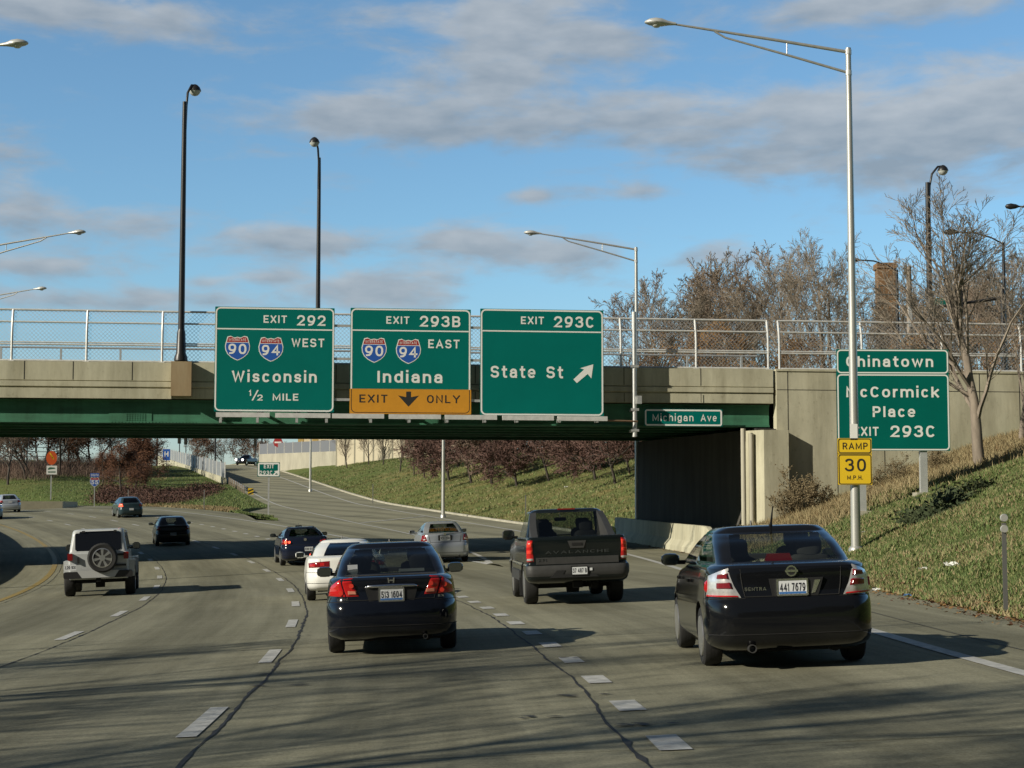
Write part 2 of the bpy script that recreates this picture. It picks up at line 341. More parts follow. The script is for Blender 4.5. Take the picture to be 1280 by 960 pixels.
SHO = 2.5
def M3(s, u, dz=0.0):
    a = s / RC
    return Vector((-RC + (RC + u) * math.cos(a), (RC + u) * math.sin(a), float(G(s)) + EB * u + dz))
def su(x, y): return RC * math.atan2(y, x + RC), math.hypot(x + RC, y) - RC
UE = 5.2
def zpave(x, y):
    s, u = su(x, y)
    if u <= UE: return float(G(s)) + EB * u
    R, L = float(RX(y)), float(LX(y)); zr = float(RZ(y))
    if y < 200:
        x0 = -RC + math.sqrt((RC + UE) ** 2 - y * y); s0, _ = su(x0, y); z0 = float(G(s0)) + EB * UE
    else: x0, z0 = -1e3, zr
    if x >= R: return zr + 0.02 * min(x - R, SHO)
    if y < 57: return z0 + (zr - z0) * (x - x0) / max(R - x0, 1e-3)
    if x < L and y < 200: return z0 + (zr - .12 - z0) * (x - x0) / max(L - x0, 1e-3)
    return zr - .12 + .12 * (x - L) / (R - L)
# ================================================================== setting: road, ramp, ground
def road_mat(name, ramp=False):
    m = bpy.data.materials.new(name); m.use_nodes = True; t = m.node_tree; b = t.nodes['Principled BSDF']
    b.inputs['Roughness'].default_value = 0.9; b.inputs['Specular IOR Level'].default_value = 0.06
    uv = t.nodes.new('ShaderNodeUVMap'); uv.uv_map = 'UVMap'
    def noise(scale, det, sx=1, sy=1, rough=.6):
        mp = t.nodes.new('ShaderNodeMapping'); mp.inputs['Scale'].default_value = (sx, sy, 1); t.links.new(uv.outputs[0], mp.inputs[0])
        n = t.nodes.new('ShaderNodeTexNoise'); n.inputs['Scale'].default_value = scale; n.inputs['Detail'].default_value = det; n.inputs['Roughness'].default_value = rough
        t.links.new(mp.outputs[0], n.inputs['Vector']); return n.outputs['Fac']
    def ramp_(f, p0, c0, p1, c1):
        r = t.nodes.new('ShaderNodeValToRGB'); r.color_ramp.elements[0].position = p0; r.color_ramp.elements[1].position = p1
        r.color_ramp.elements[0].color = (*c0, 1); r.color_ramp.elements[1].color = (*c1, 1); t.links.new(f, r.inputs[0]); return r.outputs[0]
    def mult(a, bb, fac=1.0):
        x = t.nodes.new('ShaderNodeMixRGB'); x.blend_type = 'MULTIPLY'; x.inputs[0].default_value = fac
        t.links.new(a, x.inputs[1]); t.links.new(bb, x.inputs[2]); return x.outputs[0]
    k = 1.0
    c = ramp_(noise(.35, 8, .35, 1.0), .3, (.218 * k, .213 * k, .156 * k), .7, (.285 * k, .277 * k, .206 * k))
    c = mult(c, ramp_(noise(24, 4), .3, (.78, .78, .78), .7, (1.12, 1.12, 1.12)))
    c = mult(c, ramp_(noise(2.2, 6, .06, 1.6), .32, (.80, .80, .79), .62, (1.04, 1.04, 1.04)))   # wear along the lanes
    c = mult(c, ramp_(noise(3.5, 5, 3.4, .16), .34, (.86, .86, .86), .6, (1.03, 1.03, 1.03)))      # tining across
    # small dark stains and tar spots
    c = mult(c, ramp_(noise(.9, 9, 1, 1, .75), .30, (.62, .61, .58), .40, (1, 1, 1)))
    # slab joints every 12 m
    sp = t.nodes.new('ShaderNodeSeparateXYZ'); t.links.new(uv.outputs[0], sp.inputs[0])
    def mth(op, a, bb=None):
        n = t.nodes.new('ShaderNodeMath'); n.operation = op
        for i, v in enumerate((a, bb)):
            if v is None: continue
            if hasattr(v, 'is_linked'): t.links.new(v, n.inputs[i])
            else: n.inputs[i].default_value = v
        return n.outputs[0]
    cx = t.nodes.new('ShaderNodeCombineXYZ'); t.links.new(mth('FLOOR', mth('DIVIDE', mth('ADD', sp.outputs[0], 6.0), 12.0)), cx.inputs[0]); t.links.new(mth('FLOOR', mth('DIVIDE', mth('ADD', sp.outputs[1], 2.1), 3.7)), cx.inputs[1])
    wnz = t.nodes.new('ShaderNodeTexWhiteNoise'); t.links.new(cx.outputs[0], wnz.inputs['Vector'])
    c = mult(c, ramp_(wnz.outputs['Value'], 0, (.90, .90, .91), 1, (1.08, 1.07, 1.05)))                # slabs of different age
    oil = mth('ADD', mth('MULTIPLY', mth('COSINE', mth('MULTIPLY', mth('ADD', sp.outputs[1], .45), 1.698)), .5), mth('MULTIPLY', noise(1.2, 6, .08, 1.0), 1.1))
    c = mult(c, ramp_(oil, .55, (1.05, 1.05, 1.04), 1.15, (.80, .80, .79)))                            # oil-darkened lane centres
    c = mult(c, ramp_(noise(60, 2, 1, 1, .5), .30, (.80, .80, .78), .55, (1.03, 1.03, 1.03)))         # aggregate
    md = t.nodes.new('ShaderNodeMath'); md.operation = 'PINGPONG'; md.inputs[1].default_value = 6.0; t.links.new(sp.outputs[0], md.inputs[0])
    c = mult(c, ramp_(md.outputs[0], .015, (.55, .54, .5), .04, (1, 1, 1)), .7)
    if ramp: c = mult(c, ramp_(mth('DIVIDE', sp.outputs[0], 200.0), .30, (1, 1, 1), .55, (1.18, 1.18, 1.17)))   # newer concrete up the ramp
    t.links.new(c, b.inputs['Base Color'])
    bp = t.nodes.new('ShaderNodeBump'); bp.inputs['Strength'].default_value = .35; bp.inputs['Distance'].default_value = .01
    t.links.new(noise(30, 4), bp.inputs['Height']); t.links.new(bp.outputs[0], b.inputs['Normal'])
    return m
M_ROAD = road_mat('worn_concrete_road'); M_RAMP = road_mat('paler_concrete_ramp', True)
def grid_mesh(name, P, UV, m, smooth=True, col=None):
    """P[r][c] points"""
    nr, nc = len(P), len(P[0]); me = bpy.data.meshes.new(name)
    v = [tuple(p) for row in P for p in row]
    f = [(r * nc + c, r * nc + c + 1, (r + 1) * nc + c + 1, (r + 1) * nc + c) for r in range(nr - 1) for c in range(nc - 1)]
    me.from_pydata(v, [], f)
    if m: me.materials.append(m)
    uv = me.uv_layers.new(name='UVMap'); fl = [UV[i // nc][i % nc] for i in range(nr * nc)]
    li = np.zeros(len(me.loops), dtype=np.int32); me.loops.foreach_get('vertex_index', li)
    a = np.array(fl)[li]; uv.data.foreach_set('uv', a.ravel())
    if col is not None:
        ca = me.attributes.new('dry', 'FLOAT', 'POINT'); ca.data.foreach_set('value', np.array(col, dtype=np.float32).ravel())
    me.polygons.foreach_set('use_smooth', [smooth] * len(me.polygons)); me.update()
    # make sure it faces up
    if me.polygons[len(me.polygons) // 2].normal.z < 0: me.flip_normals()
    return link(name, me)

def x_main(D, u): return -RC + math.sqrt(max((RC + u) ** 2 - D * D, 1.0))
US = [-14.6, -12.2, -9.9, -6, -2.3, 1.4, UE]
SS = np.arange(-45, 330, 1.0)
P = [[M3(s, u) for u in US] for s in SS]; UVs = [[(s, u) for u in US] for s in SS]
road = struct(grid_mesh('road', P, UVs, M_ROAD))
Pm = [[M3(s, u, -.02 if u > -20 else .15) for u in (-120, -70, -40, -30, -20, -14.2)] for s in SS]
o = grid_mesh('grass_median', Pm, [[(s, u) for u in range(6)] for s in SS], None); struct(o); MEDIAN = o
SM = 7.9
sh = [s for s in SS if s >= 112]
P = [[M3(s, u) for u in (UE, UE + (SM - UE) * min(1, (s - 111) / 14))] for s in sh]
o = grid_mesh('shoulder', P, [[(s, UE), (s, SM)] for s in sh], M_ROAD); struct(o)
def AX(D):
    """left edge of the paved ramp / gore"""
    if D < 116: return x_main(D, UE)
    b = x_main(D, SM) if D < 285 else -1e3
    a = float(LX(D)) - .9; t = min(1, (D - 116) / 44.0); t = t * t * (3 - 2 * t)
    if t >= 1: return a
    return b * (1 - t) + a * t
DS = list(np.arange(-42, 200, 1.0)) + list(np.arange(200, 452, 3.0))
P = []; UVr = []
for D in DS:
    A = AX(D); R = float(RX(D)); L = min(max(float(LX(D)), A + .05), max(R - .5, A + .05))
    xs = [A, A + (L - A) * .5, L, (L + R) / 2, R, R + SHO]
    P.append([Vector((x, D, zpave(x + 1e-4 if i == 0 else x, D))) for i, x in enumerate(xs)]); UVr.append([su(x, D) for x in xs])
ramp_o = struct(grid_mesh('exit_ramp', P, UVr, M_RAMP))

# ---- grass banks
def grass_mat():
    m = bpy.data.materials.new('autumn_grass'); m.use_nodes = True; t = m.node_tree; b = t.nodes['Principled BSDF']
    b.inputs['Roughness'].default_value = .95; b.inputs['Specular IOR Level'].default_value = .1
    c = t.nodes.new('ShaderNodeTexCoord')
    def noise(scale, det, rough=.65):
        n = t.nodes.new('ShaderNodeTexNoise'); n.inputs['Scale'].default_value = scale; n.inputs['Detail'].default_value = det; n.inputs['Roughness'].default_value = rough
        t.links.new(c.outputs['Object'], n.inputs['Vector']); return n.outputs['Fac']
    at = t.nodes.new('ShaderNodeAttribute'); at.attribute_name = 'dry'
    ad = t.nodes.new('ShaderNodeMath'); ad.operation = 'MULTIPLY_ADD'; ad.inputs[1].default_value = 1.5
    t.links.new(noise(.35, 9), ad.inputs[0])
    s2 = t.nodes.new('ShaderNodeMath'); s2.operation = 'ADD'; t.links.new(at.outputs['Fac'], s2.inputs[0]); s2.inputs[1].default_value = -.62
    t.links.new(s2.outputs[0], ad.inputs[2])
    r = t.nodes.new('ShaderNodeValToRGB'); e = r.color_ramp.elements
    e[0].position = .15; e[0].color = (.115, .155, .048, 1); e[1].position = .9; e[1].color = (.30, .22, .095, 1)
    x = e.new(.45); x.color = (.15, .165, .058, 1); x = e.new(.65); x.color = (.23, .20, .08, 1)
    t.links.new(ad.outputs[0], r.inputs[0])
    r2 = t.nodes.new('ShaderNodeValToRGB'); r2.color_ramp.elements[0].position = .3; r2.color_ramp.elements[0].color = (.55, .55, .55, 1)
    r2.color_ramp.elements[1].position = .7; r2.color_ramp.elements[1].color = (1.3, 1.3, 1.3, 1); t.links.new(noise(7, 6, .7), r2.inputs[0])
    mx = t.nodes.new('ShaderNodeMixRGB'); mx.blend_type = 'MULTIPLY'; mx.inputs[0].default_value = 1
    t.links.new(r.outputs[0], mx.inputs[1]); t.links.new(r2.outputs[0], mx.inputs[2]); t.links.new(mx.outputs[0], b.inputs['Base Color'])
    bp = t.nodes.new('ShaderNodeBump'); bp.inputs['Strength'].default_value = 1.0; bp.inputs['Distance'].default_value = .12
    t.links.new(noise(5, 8, .75), bp.inputs['Height']); t.links.new(bp.outputs[0], b.inputs['Normal'])
    return m
M_GRASS = grass_mat(); MEDIAN.data.materials.append(M_GRASS)
random.seed(4)
PLAT = smooth_knots([(-40, 7.0), (84, 7.0), (150, 8.0), (230, 9.2), (300, 10.7), (350, 12.4), (450, 13.5)], -45, 460)
def hn(x, y):   # smooth lumps
    return .10 * math.sin(x * .55 + 1.3 * math.sin(y * .21)) * math.sin(y * .43 + .8) + .05 * math.sin(x * 1.7 + y * 1.1) + .04 * math.sin(y * 2.3 - x * .9)
def zbank(D, d):
    R = float(RX(D)) + SHO; z0 = zpave(R, D)
    sl = .345 if D < 90 else (.345 - .06 * min(1, (D - 90) / 40))
    cap = float(PLAT(D)) + .004 * d
    z = z0 + .03 + sl * max(0, d - .3) + (hn(R + d, D) * min(1, d / 1.5))
    # soft shoulder at the top
    k = .8; z = cap - k * math.log1p(math.exp(min(40, (cap - z) / k))) if z > cap - 4 else z
    if 67.9 < D < 84 and z > 5.3: z = 5.3
    return z
ds = [0, .3, .6, 1, 1.5, 2, 2.7, 3.5, 4.3, 5.2, 6.2, 7.2, 8.3, 9.5, 10.7, 12, 13.5, 15, 16.7, 18.5, 20.5, 23, 26, 30, 36, 45, 60, 90, 150, 300, 900]
DB = list(np.arange(-42, 120, 1.0)) + list(np.arange(120, 240, 2.0)) + list(np.arange(240, 452, 4.0)) + [700, 1200, 3000]
P = []; UVb = []; dry = []
for D in DB:
    De = min(D, 451); R = float(RX(De)) + SHO
    row = []; rd = []
    for d in ds:
        z = zbank(De, d) if d > 0 else zpave(R, De) - .0
        row.append(Vector((R + d, D, z)))
        q = .0
        if d < 1.0 and D < 110: q += .25 * (1 - d)
        if D < 69: q += max(0, min(1.0, (D - 57 - 0.0) / 10)) * (1.0 if d > 2.5 else .3)
        if 84 < D < 200: q += .34
        if D >= 200: q += .15
        rd.append(q)
    P.append(row); UVb.append([(D, d) for d in ds]); dry.append(rd)
bank = struct(grid_mesh('grass_bank', P, UVb, M_GRASS, col=dry))
# hill between the mainline and the ramp
def zhill(x, y):
    s, u = su(x, y); zm = (float(G(s)) + EB * SM); dm = max(0, u - SM)
    top = float(RZ(min(y, 451))) - .16 + min(1.0, .06 * max(0, AX(min(y, 451)) - x - 9)) * min(1, max(0, (y - 125) / 40))
    z = zm + .03 + .33 * max(0, dm - .6) + hn(x, y) * min(1, dm / 2)
    k = .7
    z = top - k * math.log1p(math.exp(min(40, (top - z) / k))) + .0
    edge = abs(x - AX(y)) if y < 451 else 9
    return max(z, zm - .02) if edge > .05 else float(zpave(AX(y) + .02, y)) - .01
P = []; UVh = []; dry = []
NT = 44
for D in list(np.arange(116.2, 240, 1.5)) + list(np.arange(240, 452, 4.0)) + [900, 3000]:
    De = min(D, 451)
    x0 = x_main(De, SM) if De < 280 else -300 - (De - 280) * .6
    if D > 451: x0 = -900
    A = AX(De); row = []; rd = []
    for k in range(NT + 1):
        t = (k / NT); x = x0 + (A - x0) * t
        if De > 170: x = A + (x0 - A) * ((1 - t) ** 2.2)
        z = zhill(x, De) if k > 0 or De >= 280 else float(G(su(x, De)[0])) + EB * SM - .005
        row.append(Vector((x, D, z))); rd.append(.0 + .22 * max(0, math.sin(x * .09 + 1) * math.sin(D * .07)))
    P.append(row); UVh.append([(D, k) for k in range(NT + 1)]); dry.append(rd)
hill = struct(grid_mesh('grass_hill', P, UVh, M_GRASS, col=dry))
g = MB(); S = 6000; g.add([(-S, -S, -4), (S, -S, -4), (S, S, -4), (-S, S, -4)], [(0, 1, 2, 3)])
o = g.build('ground', M_GRASS); struct(o)

# ---- painted markings, joints
M_WHITE = mat('worn_white_paint', (.41, .41, .39), .75, var=.34, vscale=6, detail=9)
M_YEL = mat('worn_yellow_paint', (.27, .195, .055), .7, var=.25, vscale=7)
M_CRACK = mat('tar_joint', (.018, .017, .016), .8)
def strip(b, pts, w, dz=.009, mi=0):
    """flat ribbon through plan points (x, y), width w (number or list), laid on the pavement"""
    n = len(pts); vs = []
    for i, p in enumerate(pts):
        a = pts[max(i - 1, 0)]; c = pts[min(i + 1, n - 1)]
        dx, dy = c[0] - a[0], c[1] - a[1]; l = math.hypot(dx, dy) or 1; nx, ny = -dy / l, dx / l
        ww = w[i] if hasattr(w, '__len__') else w
        for sg in (-.5, .5):
            x, y = p[0] + nx * ww * sg, p[1] + ny * ww * sg; vs.append((x, y, zpave(x, y) + dz))
    b.add(vs, [(2 * i, 2 * i + 1, 2 * i + 3, 2 * i + 2) for i in range(n - 1)])
def mpts(u, s0, s1, st=1.0):
    n = max(2, int((s1 - s0) / st) + 1); return [tuple(M3(s, u)[:2]) for s in np.linspace(s0, s1, n)]
dash = MB()
for u, ph, per, ln, w in ((-2.3, 15.0, 7.6, 2.3, .17), (-6.0, 14.5, 7.4, 2.3, .17)):
    s = ph - 8 * per
    while s < 235:
        if s > -40: strip(dash, mpts(u, s - ln / 2, s + ln / 2, .6), w)
        s += per
s = 12.3 - 20 * 2.55
while s < 200:
    if s > -40 and not (59 < s < 68): strip(dash, mpts(1.4, s - .42, s + .42, .4), .235)
    s += 2.55 if s < 72 else 3.4
dash.build('lane_dashes', M_WHITE, road, fix=False)
ln = MB()
strip(ln, [(float(RX(D)), D) for D in np.arange(-38, 440, 1.0)], .2)
strip(ln, [(float(LX(D)), D) for D in np.arange(59, 440, 1.0)], .18)
strip(ln, mpts(UE, 58, 300), .2)
strip(ln, [(float(LX(119)) + .3, 119), (float(RX(130)) - .3, 130)], .3, .014)
for k in range(3):   # gore tip chevrons
    D = 60 + k * 2.5; strip(ln, [(x_main(D, UE) + .1, D - .5), (float(LX(D)) - .1, D + .5)], .16, .014)
ln.build('edge_lines', M_WHITE, road, fix=False)
yl = MB(); strip(yl, mpts(-9.9, -40, 300), .2); yl.build('yellow_edge_line', M_YEL, road, fix=False)
rn = random.Random(7)
ck = MB()
def crack(u0, s0, s1, wmin, wmax, wob):
    pts = []; ws = []; off = 0
    for s in np.arange(s0, s1, .22):
        off = off * .93 + rn.uniform(-wob, wob); p = M3(s, u0 + off); pts.append((p.x, p.y)); ws.append(rn.uniform(wmin, wmax) * (2.2 if rn.random() < .05 else 1))
    strip(ck, pts, ws, .006)
crack(-2.10, -10, 110, .014, .044, .013); crack(1.16, -10, 72, .014, .038, .015); crack(-5.8, -10, 120, .012, .03, .01); crack(-9.6, 0, 120, .01, .02, .01)
for (u, s, n) in ((-2.0, 18.2, 6), (1.3, 13.4, 7), (1.1, 15.9, 5), (-2.05, 19.6, 4), (1.3, 20.2, 4), (-5.9, 26, 5), (.6, 14.3, 4), (-2.2, 26.5, 4)):
    for k in range(n):
        uu = u + rn.uniform(-.28, .28); ss = s + rn.uniform(-.12, .12); L_ = rn.uniform(.05, .17)
        p = M3(ss, uu); q = M3(ss + rn.uniform(-.03, .03), uu + L_)
        strip(ck, [(p.x, p.y), ((p.x + q.x) / 2, (p.y + q.y) / 2 + rn.uniform(-.02, .02)), (q.x, q.y)], [.02, .07, .02], .013)
for s in (9.6, 27.4, 39.5, 51):   # old cracks across
    u = -9.5
    pts = [tuple(M3(s + .1 * math.sin(uu * 1.7) + rn.uniform(-.03, .03), uu)[:2]) for uu in np.arange(-9.5, 4.8, .5)]
    strip(ck, pts, [rn.uniform(.008, .018) for _ in pts], .006)
ck.build('joint_cracks', M_CRACK, road, fix=False)
strip_b = MB(); strip(strip_b, [(float(RX(D)) + .9, D) for D in np.arange(-20, 120, .8)], .022, .006)
strip_b.build('joint_crack', M_CRACK, ramp_o, fix=False)
# low kerb round the far ramp edge
M_CONC = mat('weathered_concrete', (.38, .36, .285), .85, var=.2, vscale=.9, bump=.25, bscale=14, stretch=(1, 1, .35))
kb = MB(); pts = [Vector((float(RX(D)) + SHO + .1, D, zpave(float(RX(D)) + SHO, D))) for D in np.arange(96, 440, 2.0)]
vs = []
for p in pts: vs += [p + Vector((-.12, 0, -.1)), p + Vector((-.1, 0, .13)), p + Vector((.16, 0, .13)), p + Vector((.2, 0, -.1))]
kb.add(vs, [(4 * i + k, 4 * i + k + 1, 4 * i + k + 5, 4 * i + k + 4) for i in range(len(pts) - 1) for k in range(3)])
o = kb.build('kerb', M_CONC); struct(o)

# ================================================================== overpass
M_CONC2 = mat('stained_concrete', (.60, .575, .43), .88, col2=(.43, .415, .31), vscale=1.6, bump=.3, bscale=9, stretch=(.6, .6, .22), detail=9)
def stain(m, amt=.42):
    t = m.node_tree; b = t.nodes['Principled BSDF']; src = b.inputs['Base Color'].links[0].from_socket
    c = t.nodes.new('ShaderNodeTexCoord')
    def layer(sc, st, p0, p1, dark, prev, det=8):
        mp = t.nodes.new('ShaderNodeMapping'); mp.inputs['Scale'].default_value = st; t.links.new(c.outputs['Object'], mp.inputs[0])
        n = t.nodes.new('ShaderNodeTexNoise'); n.inputs['Scale'].default_value = sc; n.inputs['Detail'].default_value = det; n.inputs['Roughness'].default_value = .7; t.links.new(mp.outputs[0], n.inputs['Vector'])
        r = t.nodes.new('ShaderNodeValToRGB'); r.color_ramp.elements[0].position = p0; r.color_ramp.elements[0].color = (*dark, 1); r.color_ramp.elements[1].position = p1; r.color_ramp.elements[1].color = (1, 1, 1, 1); t.links.new(n.outputs['Fac'], r.inputs[0])
        x = t.nodes.new('ShaderNodeMixRGB'); x.blend_type = 'MULTIPLY'; x.inputs[0].default_value = amt; t.links.new(prev, x.inputs[1]); t.links.new(r.outputs[0], x.inputs[2]); return x.outputs[0]
    o = layer(1.1, (1, 1, .10), .36, .56, (.45, .42, .36), src); o = layer(5, (1, 1, .8), .30, .42, (.40, .38, .33), o); o = layer(.5, (1, 1, .5), .35, .6, (.62, .6, .55), o)
    t.links.new(o, b.inputs['Base Color'])
stain(M_CONC2)
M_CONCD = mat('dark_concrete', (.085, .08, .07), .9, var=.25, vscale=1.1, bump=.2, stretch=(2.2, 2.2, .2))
M_GREEN = mat('green_girder_paint', (.05, .19, .112), .6, var=.2, vscale=1.5, stretch=(.5, 1, 3))
stain(M_GREEN, .5)
M_GALV = mat('galvanised_steel', (.60, .61, .60), .42, .55, var=.14, vscale=6)
M_RAIL = mat('pale_rail_paint', (.66, .66, .64), .5, .25, var=.15, vscale=4)
BD = 16.0     # depth of the deck
XR = 10.85
br = thing('overpass_bridge', 'concrete and green steel street overpass crossing above the expressway', 'bridge', BO, BYAW)
p = MB()
xl = -70
# parapet, near face: ledge band, grooves
prof = [(0.0, 6.73), (0.0, 7.45), (.38, 7.45), (.38, 6.05), (.02, 6.05), (.02, 6.42), (.06, 6.44), (.06, 6.47), (-.03, 6.49), (-.03, 6.68), (.05, 6.70)]
p.prism([(a, b) for a, b in prof], xl, XR - .02, axis='x')
p.build('parapet', M_CONC2, br)
p = MB(); p.prism([(a, b) for a, b in [(BD - .38, 6.05), (BD - .38, 7.45), (BD, 7.45), (BD, 6.05)]], xl, XR - .02, axis='x'); p.build('parapet', M_CONC2, br)
xp0 = B(214, 470, -.28)[0]; xp1 = B(239.5, 470, -.28)[0]
p = MB(); p.bb(xp0, xp1, -.42, 0.36, 6.12, 7.47); p.build('pilaster', mat('rust_stained_concrete', (.40, .33, .21), .88, col2=(.27, .19, .10), vscale=1.2, bump=.3, bscale=9, stretch=(1, 1, .25)), br)
p = MB(); p.bb(xl, xp0 + .0, -.07, .01, 6.02, 6.40); p.build('parapet_ledge', M_CONC2, br)
for px in (-60, 30, 91, 165, 420, 594, 780, 876):
    p = MB(); x = B(px, 480, 0)[0]; p.bb(x - .012, x + .012, -.035, -.025, 6.06, 6.42); p.bb(x - .015, x + .015, -.006, .05, 6.75, 7.46)
    p.build('parapet_joint', M_CRACK, br)
p = MB(); p.bb(xl, XR - .06, .39, BD - .39, 6.35, 6.85); p.build('deck', M_CONCD, br)
p = MB(); p.bb(xl, XR - .06, .36, 1.1, 6.0, 6.34); p.build('deck_overhang', M_CONCD, br)
# fascia girder: web, flanges, splice with bolts, stiffeners
p = MB(); p.bb(xl, XR - .1, .40, .44, 5.16, 6.0); p.bb(xl, XR - .1, .30, .62, 5.09, 5.16); p.bb(xl, XR - .1, .32, .62, 5.94, 6.0)
xs_ = B(172, 515, .4)[0]
p.bb(xs_ - 1.1, xs_ + .55, .375, .40, 5.17, 5.85)
for k in range(8):
    for j in range(9): p.bb(xs_ - .42 + k * .1 - .018, xs_ - .42 + k * .1 + .018, .355, .376, 5.2 + j * .075 - .018, 5.2 + j * .075 + .018)
for k in range(26): p.bb(xs_ - 1.0 + k * .13, xs_ - .97 + k * .13, .285, .30, 5.105, 5.135)
for X in np.arange(-60, 10, 3.1): p.bb(X - .01, X + .01, .441, .62, 5.1, 5.95)
p.build('girder', M_GREEN, br)
for yy in (2.6, 4.9, 7.2, 9.5, 11.6):
    p = MB(); p.bb(xl, XR - .1, yy - .02, yy + .02, 5.22, 6.34); p.bb(xl, XR - .1, yy - .18, yy + .18, 5.16, 5.22); p.build('girder', M_GREEN, br)
p = MB(); p.bb(xl, XR - .1, BD - .5, BD - .46, 5.2, 6.3); p.bb(xl, XR - .1, BD - .6, BD - .3, 5.15, 5.2); p.build('girder', M_GREEN, br)
# abutment: breast wall running back along the ramp, front pier block
ab0 = Vector((XR - 1.0, .1)); 
def loc2(wx, wy):
    v = Vector((wx, wy, 0)) - BO; return (v.x * math.cos(BYAW) + v.y * math.sin(BYAW), -v.x * math.sin(BYAW) + v.y * math.cos(BYAW))
xa = B(955, 600, -.5)[0]; xb = B(986, 600, -.5)[0]
far = loc2(pxX(797, 81.5), 81.5)
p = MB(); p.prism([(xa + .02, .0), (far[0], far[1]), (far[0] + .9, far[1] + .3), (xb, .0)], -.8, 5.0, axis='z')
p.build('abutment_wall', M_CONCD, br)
p = MB(); p.prism([(xa - .55, .35), (xa, -.55), (xb, -.55), (xb, .6), (xa - .3, .6)], -.8, 4.93, axis='z'); p.build('abutment_block', M_CONC2, br)
p = MB()
for px, top in ((929, 5.0), (939, 4.8)):
    x = B(px, 600, -.1)[0] ; x = min(x, xa - .1)
    p.tube([(x, -.15, top), (x, -.15, 1.2), (x - .05, -.3, .75), (x - .35, -.5, .35)], .10, 10)
p.build('drain_pipe', M_CONC, br, smooth=40)
p = MB(); p.bb(XR - .75, XR - .15, .0, .6, 4.94, 5.03); p.build('bearing', M_CRACK, br)

# wing wall carrying the street approach
ww = thing('wing_wall', 'tall tan concrete wing wall right of the overpass behind the green Chinatown sign', 'retaining wall', BO, BYAW)
x1 = 60.0
p = MB(); p.bb(XR + .10, x1, -.06, .42, -1, 7.38); p.build('wall', M_CONC2, ww)
p = MB(); p.bb(XR + .08, x1, -.10, .46, 7.38, 7.46); p.build('coping', M_CONC2, ww)
p = MB()
for px in (985, 1046, 1105, 1165, 1225, 1275): 
    x = B(px, 560, 0)[0]; p.bb(x - .012, x + .012, -.068, -.055, 0, 7.38)
p.bb(XR + .12, x1, -.066, -.055, 6.60, 6.625)
p.build('joint', M_CRACK, ww)
st = MB(); st.bb(XR - .05, 300, .47, BD, 6.4, 7.0)
o = st.build('street', M_CONCD); o.location = BO; o.rotation_euler = (0, 0, BYAW); struct(o)
st = MB(); st.bb(XR + .1, 300, BD, BD + .4, 2, 7.4); o = st.build('retaining_wall', M_CONC2); o.location = BO; o.rotation_euler = (0, 0, BYAW)
tag(o, 'rear concrete retaining wall of the street approach behind the overpass', 'retaining wall')

# ---- pedestrian fences on the overpass
M_MESH = mat('chain_link_wire', (.50, .51, .52), .5, .5)
def fence(name, label, X0, X1, posts, y, lean, parent_loc=BO, rz=BYAW, zb=7.46, h=2.05, group=None, mirror=1, extra=True):
    t = thing(name, label, 'fence', parent_loc, rz, group)
    # curved posts
    def prof(k): # k 0..1 height -> y offset
        return y + mirror * (.0 + .30 * max(0, k - .55) ** 1.5 * 2.2) * lean
    ks = [0, .3, .55, .7, .82, .92, 1.0]
    for X in posts:
        p = MB(); p.tube([(X, prof(k), zb + k * h) for k in ks], .048, 8); p.box((X, y, zb + .01), (.2, .2, .03)); p.build('post', M_RAIL, t, smooth=40)
    for k, r in ((1.0, .042), (.76, .036), (.37, .03), (.33, .034), (.02, .04)) if extra else ((1.0, .042), (.55, .036), (.03, .036)):
        p = MB(); p.tube([(X0, prof(k), zb + k * h), (X1, prof(k), zb + k * h)], r, 8); p.build('rail', M_RAIL, t, smooth=40)
    # woven wire
    w = MB(); pit = .16; wd = .0075
    segs = [(0, .55), (.55, .82), (.82, 1.0)]
    n = int((X1 - X0) / pit)
    for sgn in (1, -1):
        for i in range(n):
            xx = X0 + i * pit
            vs = []
            for k in (0, .55, .82, 1.0):
                xo = xx + sgn * k * h
                vs.append((max(X0, min(X1, xo)), prof(k) + .03 * mirror, zb + k * h)); vs.append((max(X0, min(X1, xo + wd * 2)), prof(k) + .03 * mirror, zb + k * h))
            w.add(vs, [(0, 1, 3, 2), (2, 3, 5, 4), (4, 5, 7, 6)])
    w.build('wire_mesh', M_MESH, t, fix=False)
    return t
postsL = [B(px, 420, .2)[0] for px in (-170, -77, 15, 108.5, 203, 298, 394, 490, 586, 682, 776, 870, 960)]
fence('chain_link_fence', 'long pale railed chain-link fence on the near overpass parapet behind the guide signs', postsL[0] - 3, postsL[-1], postsL, .2, 1)
postsR = [B(px, 420, .2)[0] for px in (974, 1077, 1177, 1276, 1376)]
fence('chain_link_fence', 'short pale railed chain-link fence on the wing wall above the Chinatown sign', postsR[0], postsR[-1], postsR, .2, 1)
postsF = [x - 1.2 for x in np.arange(-42, XR, 3.05)]
fence('chain_link_fence', 'far chain-link fence on the opposite parapet, seen through the near fence', postsF[0], postsF[-1], postsF, BD - .2, 1, mirror=-1, extra=False, h=1.2)
# inner traffic railing along the kerb of the deck
t = thing('bridge_railing', 'low double pipe railing on the overpass deck between the two chain-link fences', 'railing', BO, BYAW)
for z in (7.62, 8.22):
    p = MB(); p.tube([(-60, 2.4, z), (XR, 2.4, z)], .04, 8); p.build('rail', M_GALV, t, smooth=40)
for X in np.arange(-58, XR, 2.35):
    p = MB(); p.bb(X - .04, X + .04, 2.36, 2.44, 6.86, 8.2); p.build('post', M_GALV, t)

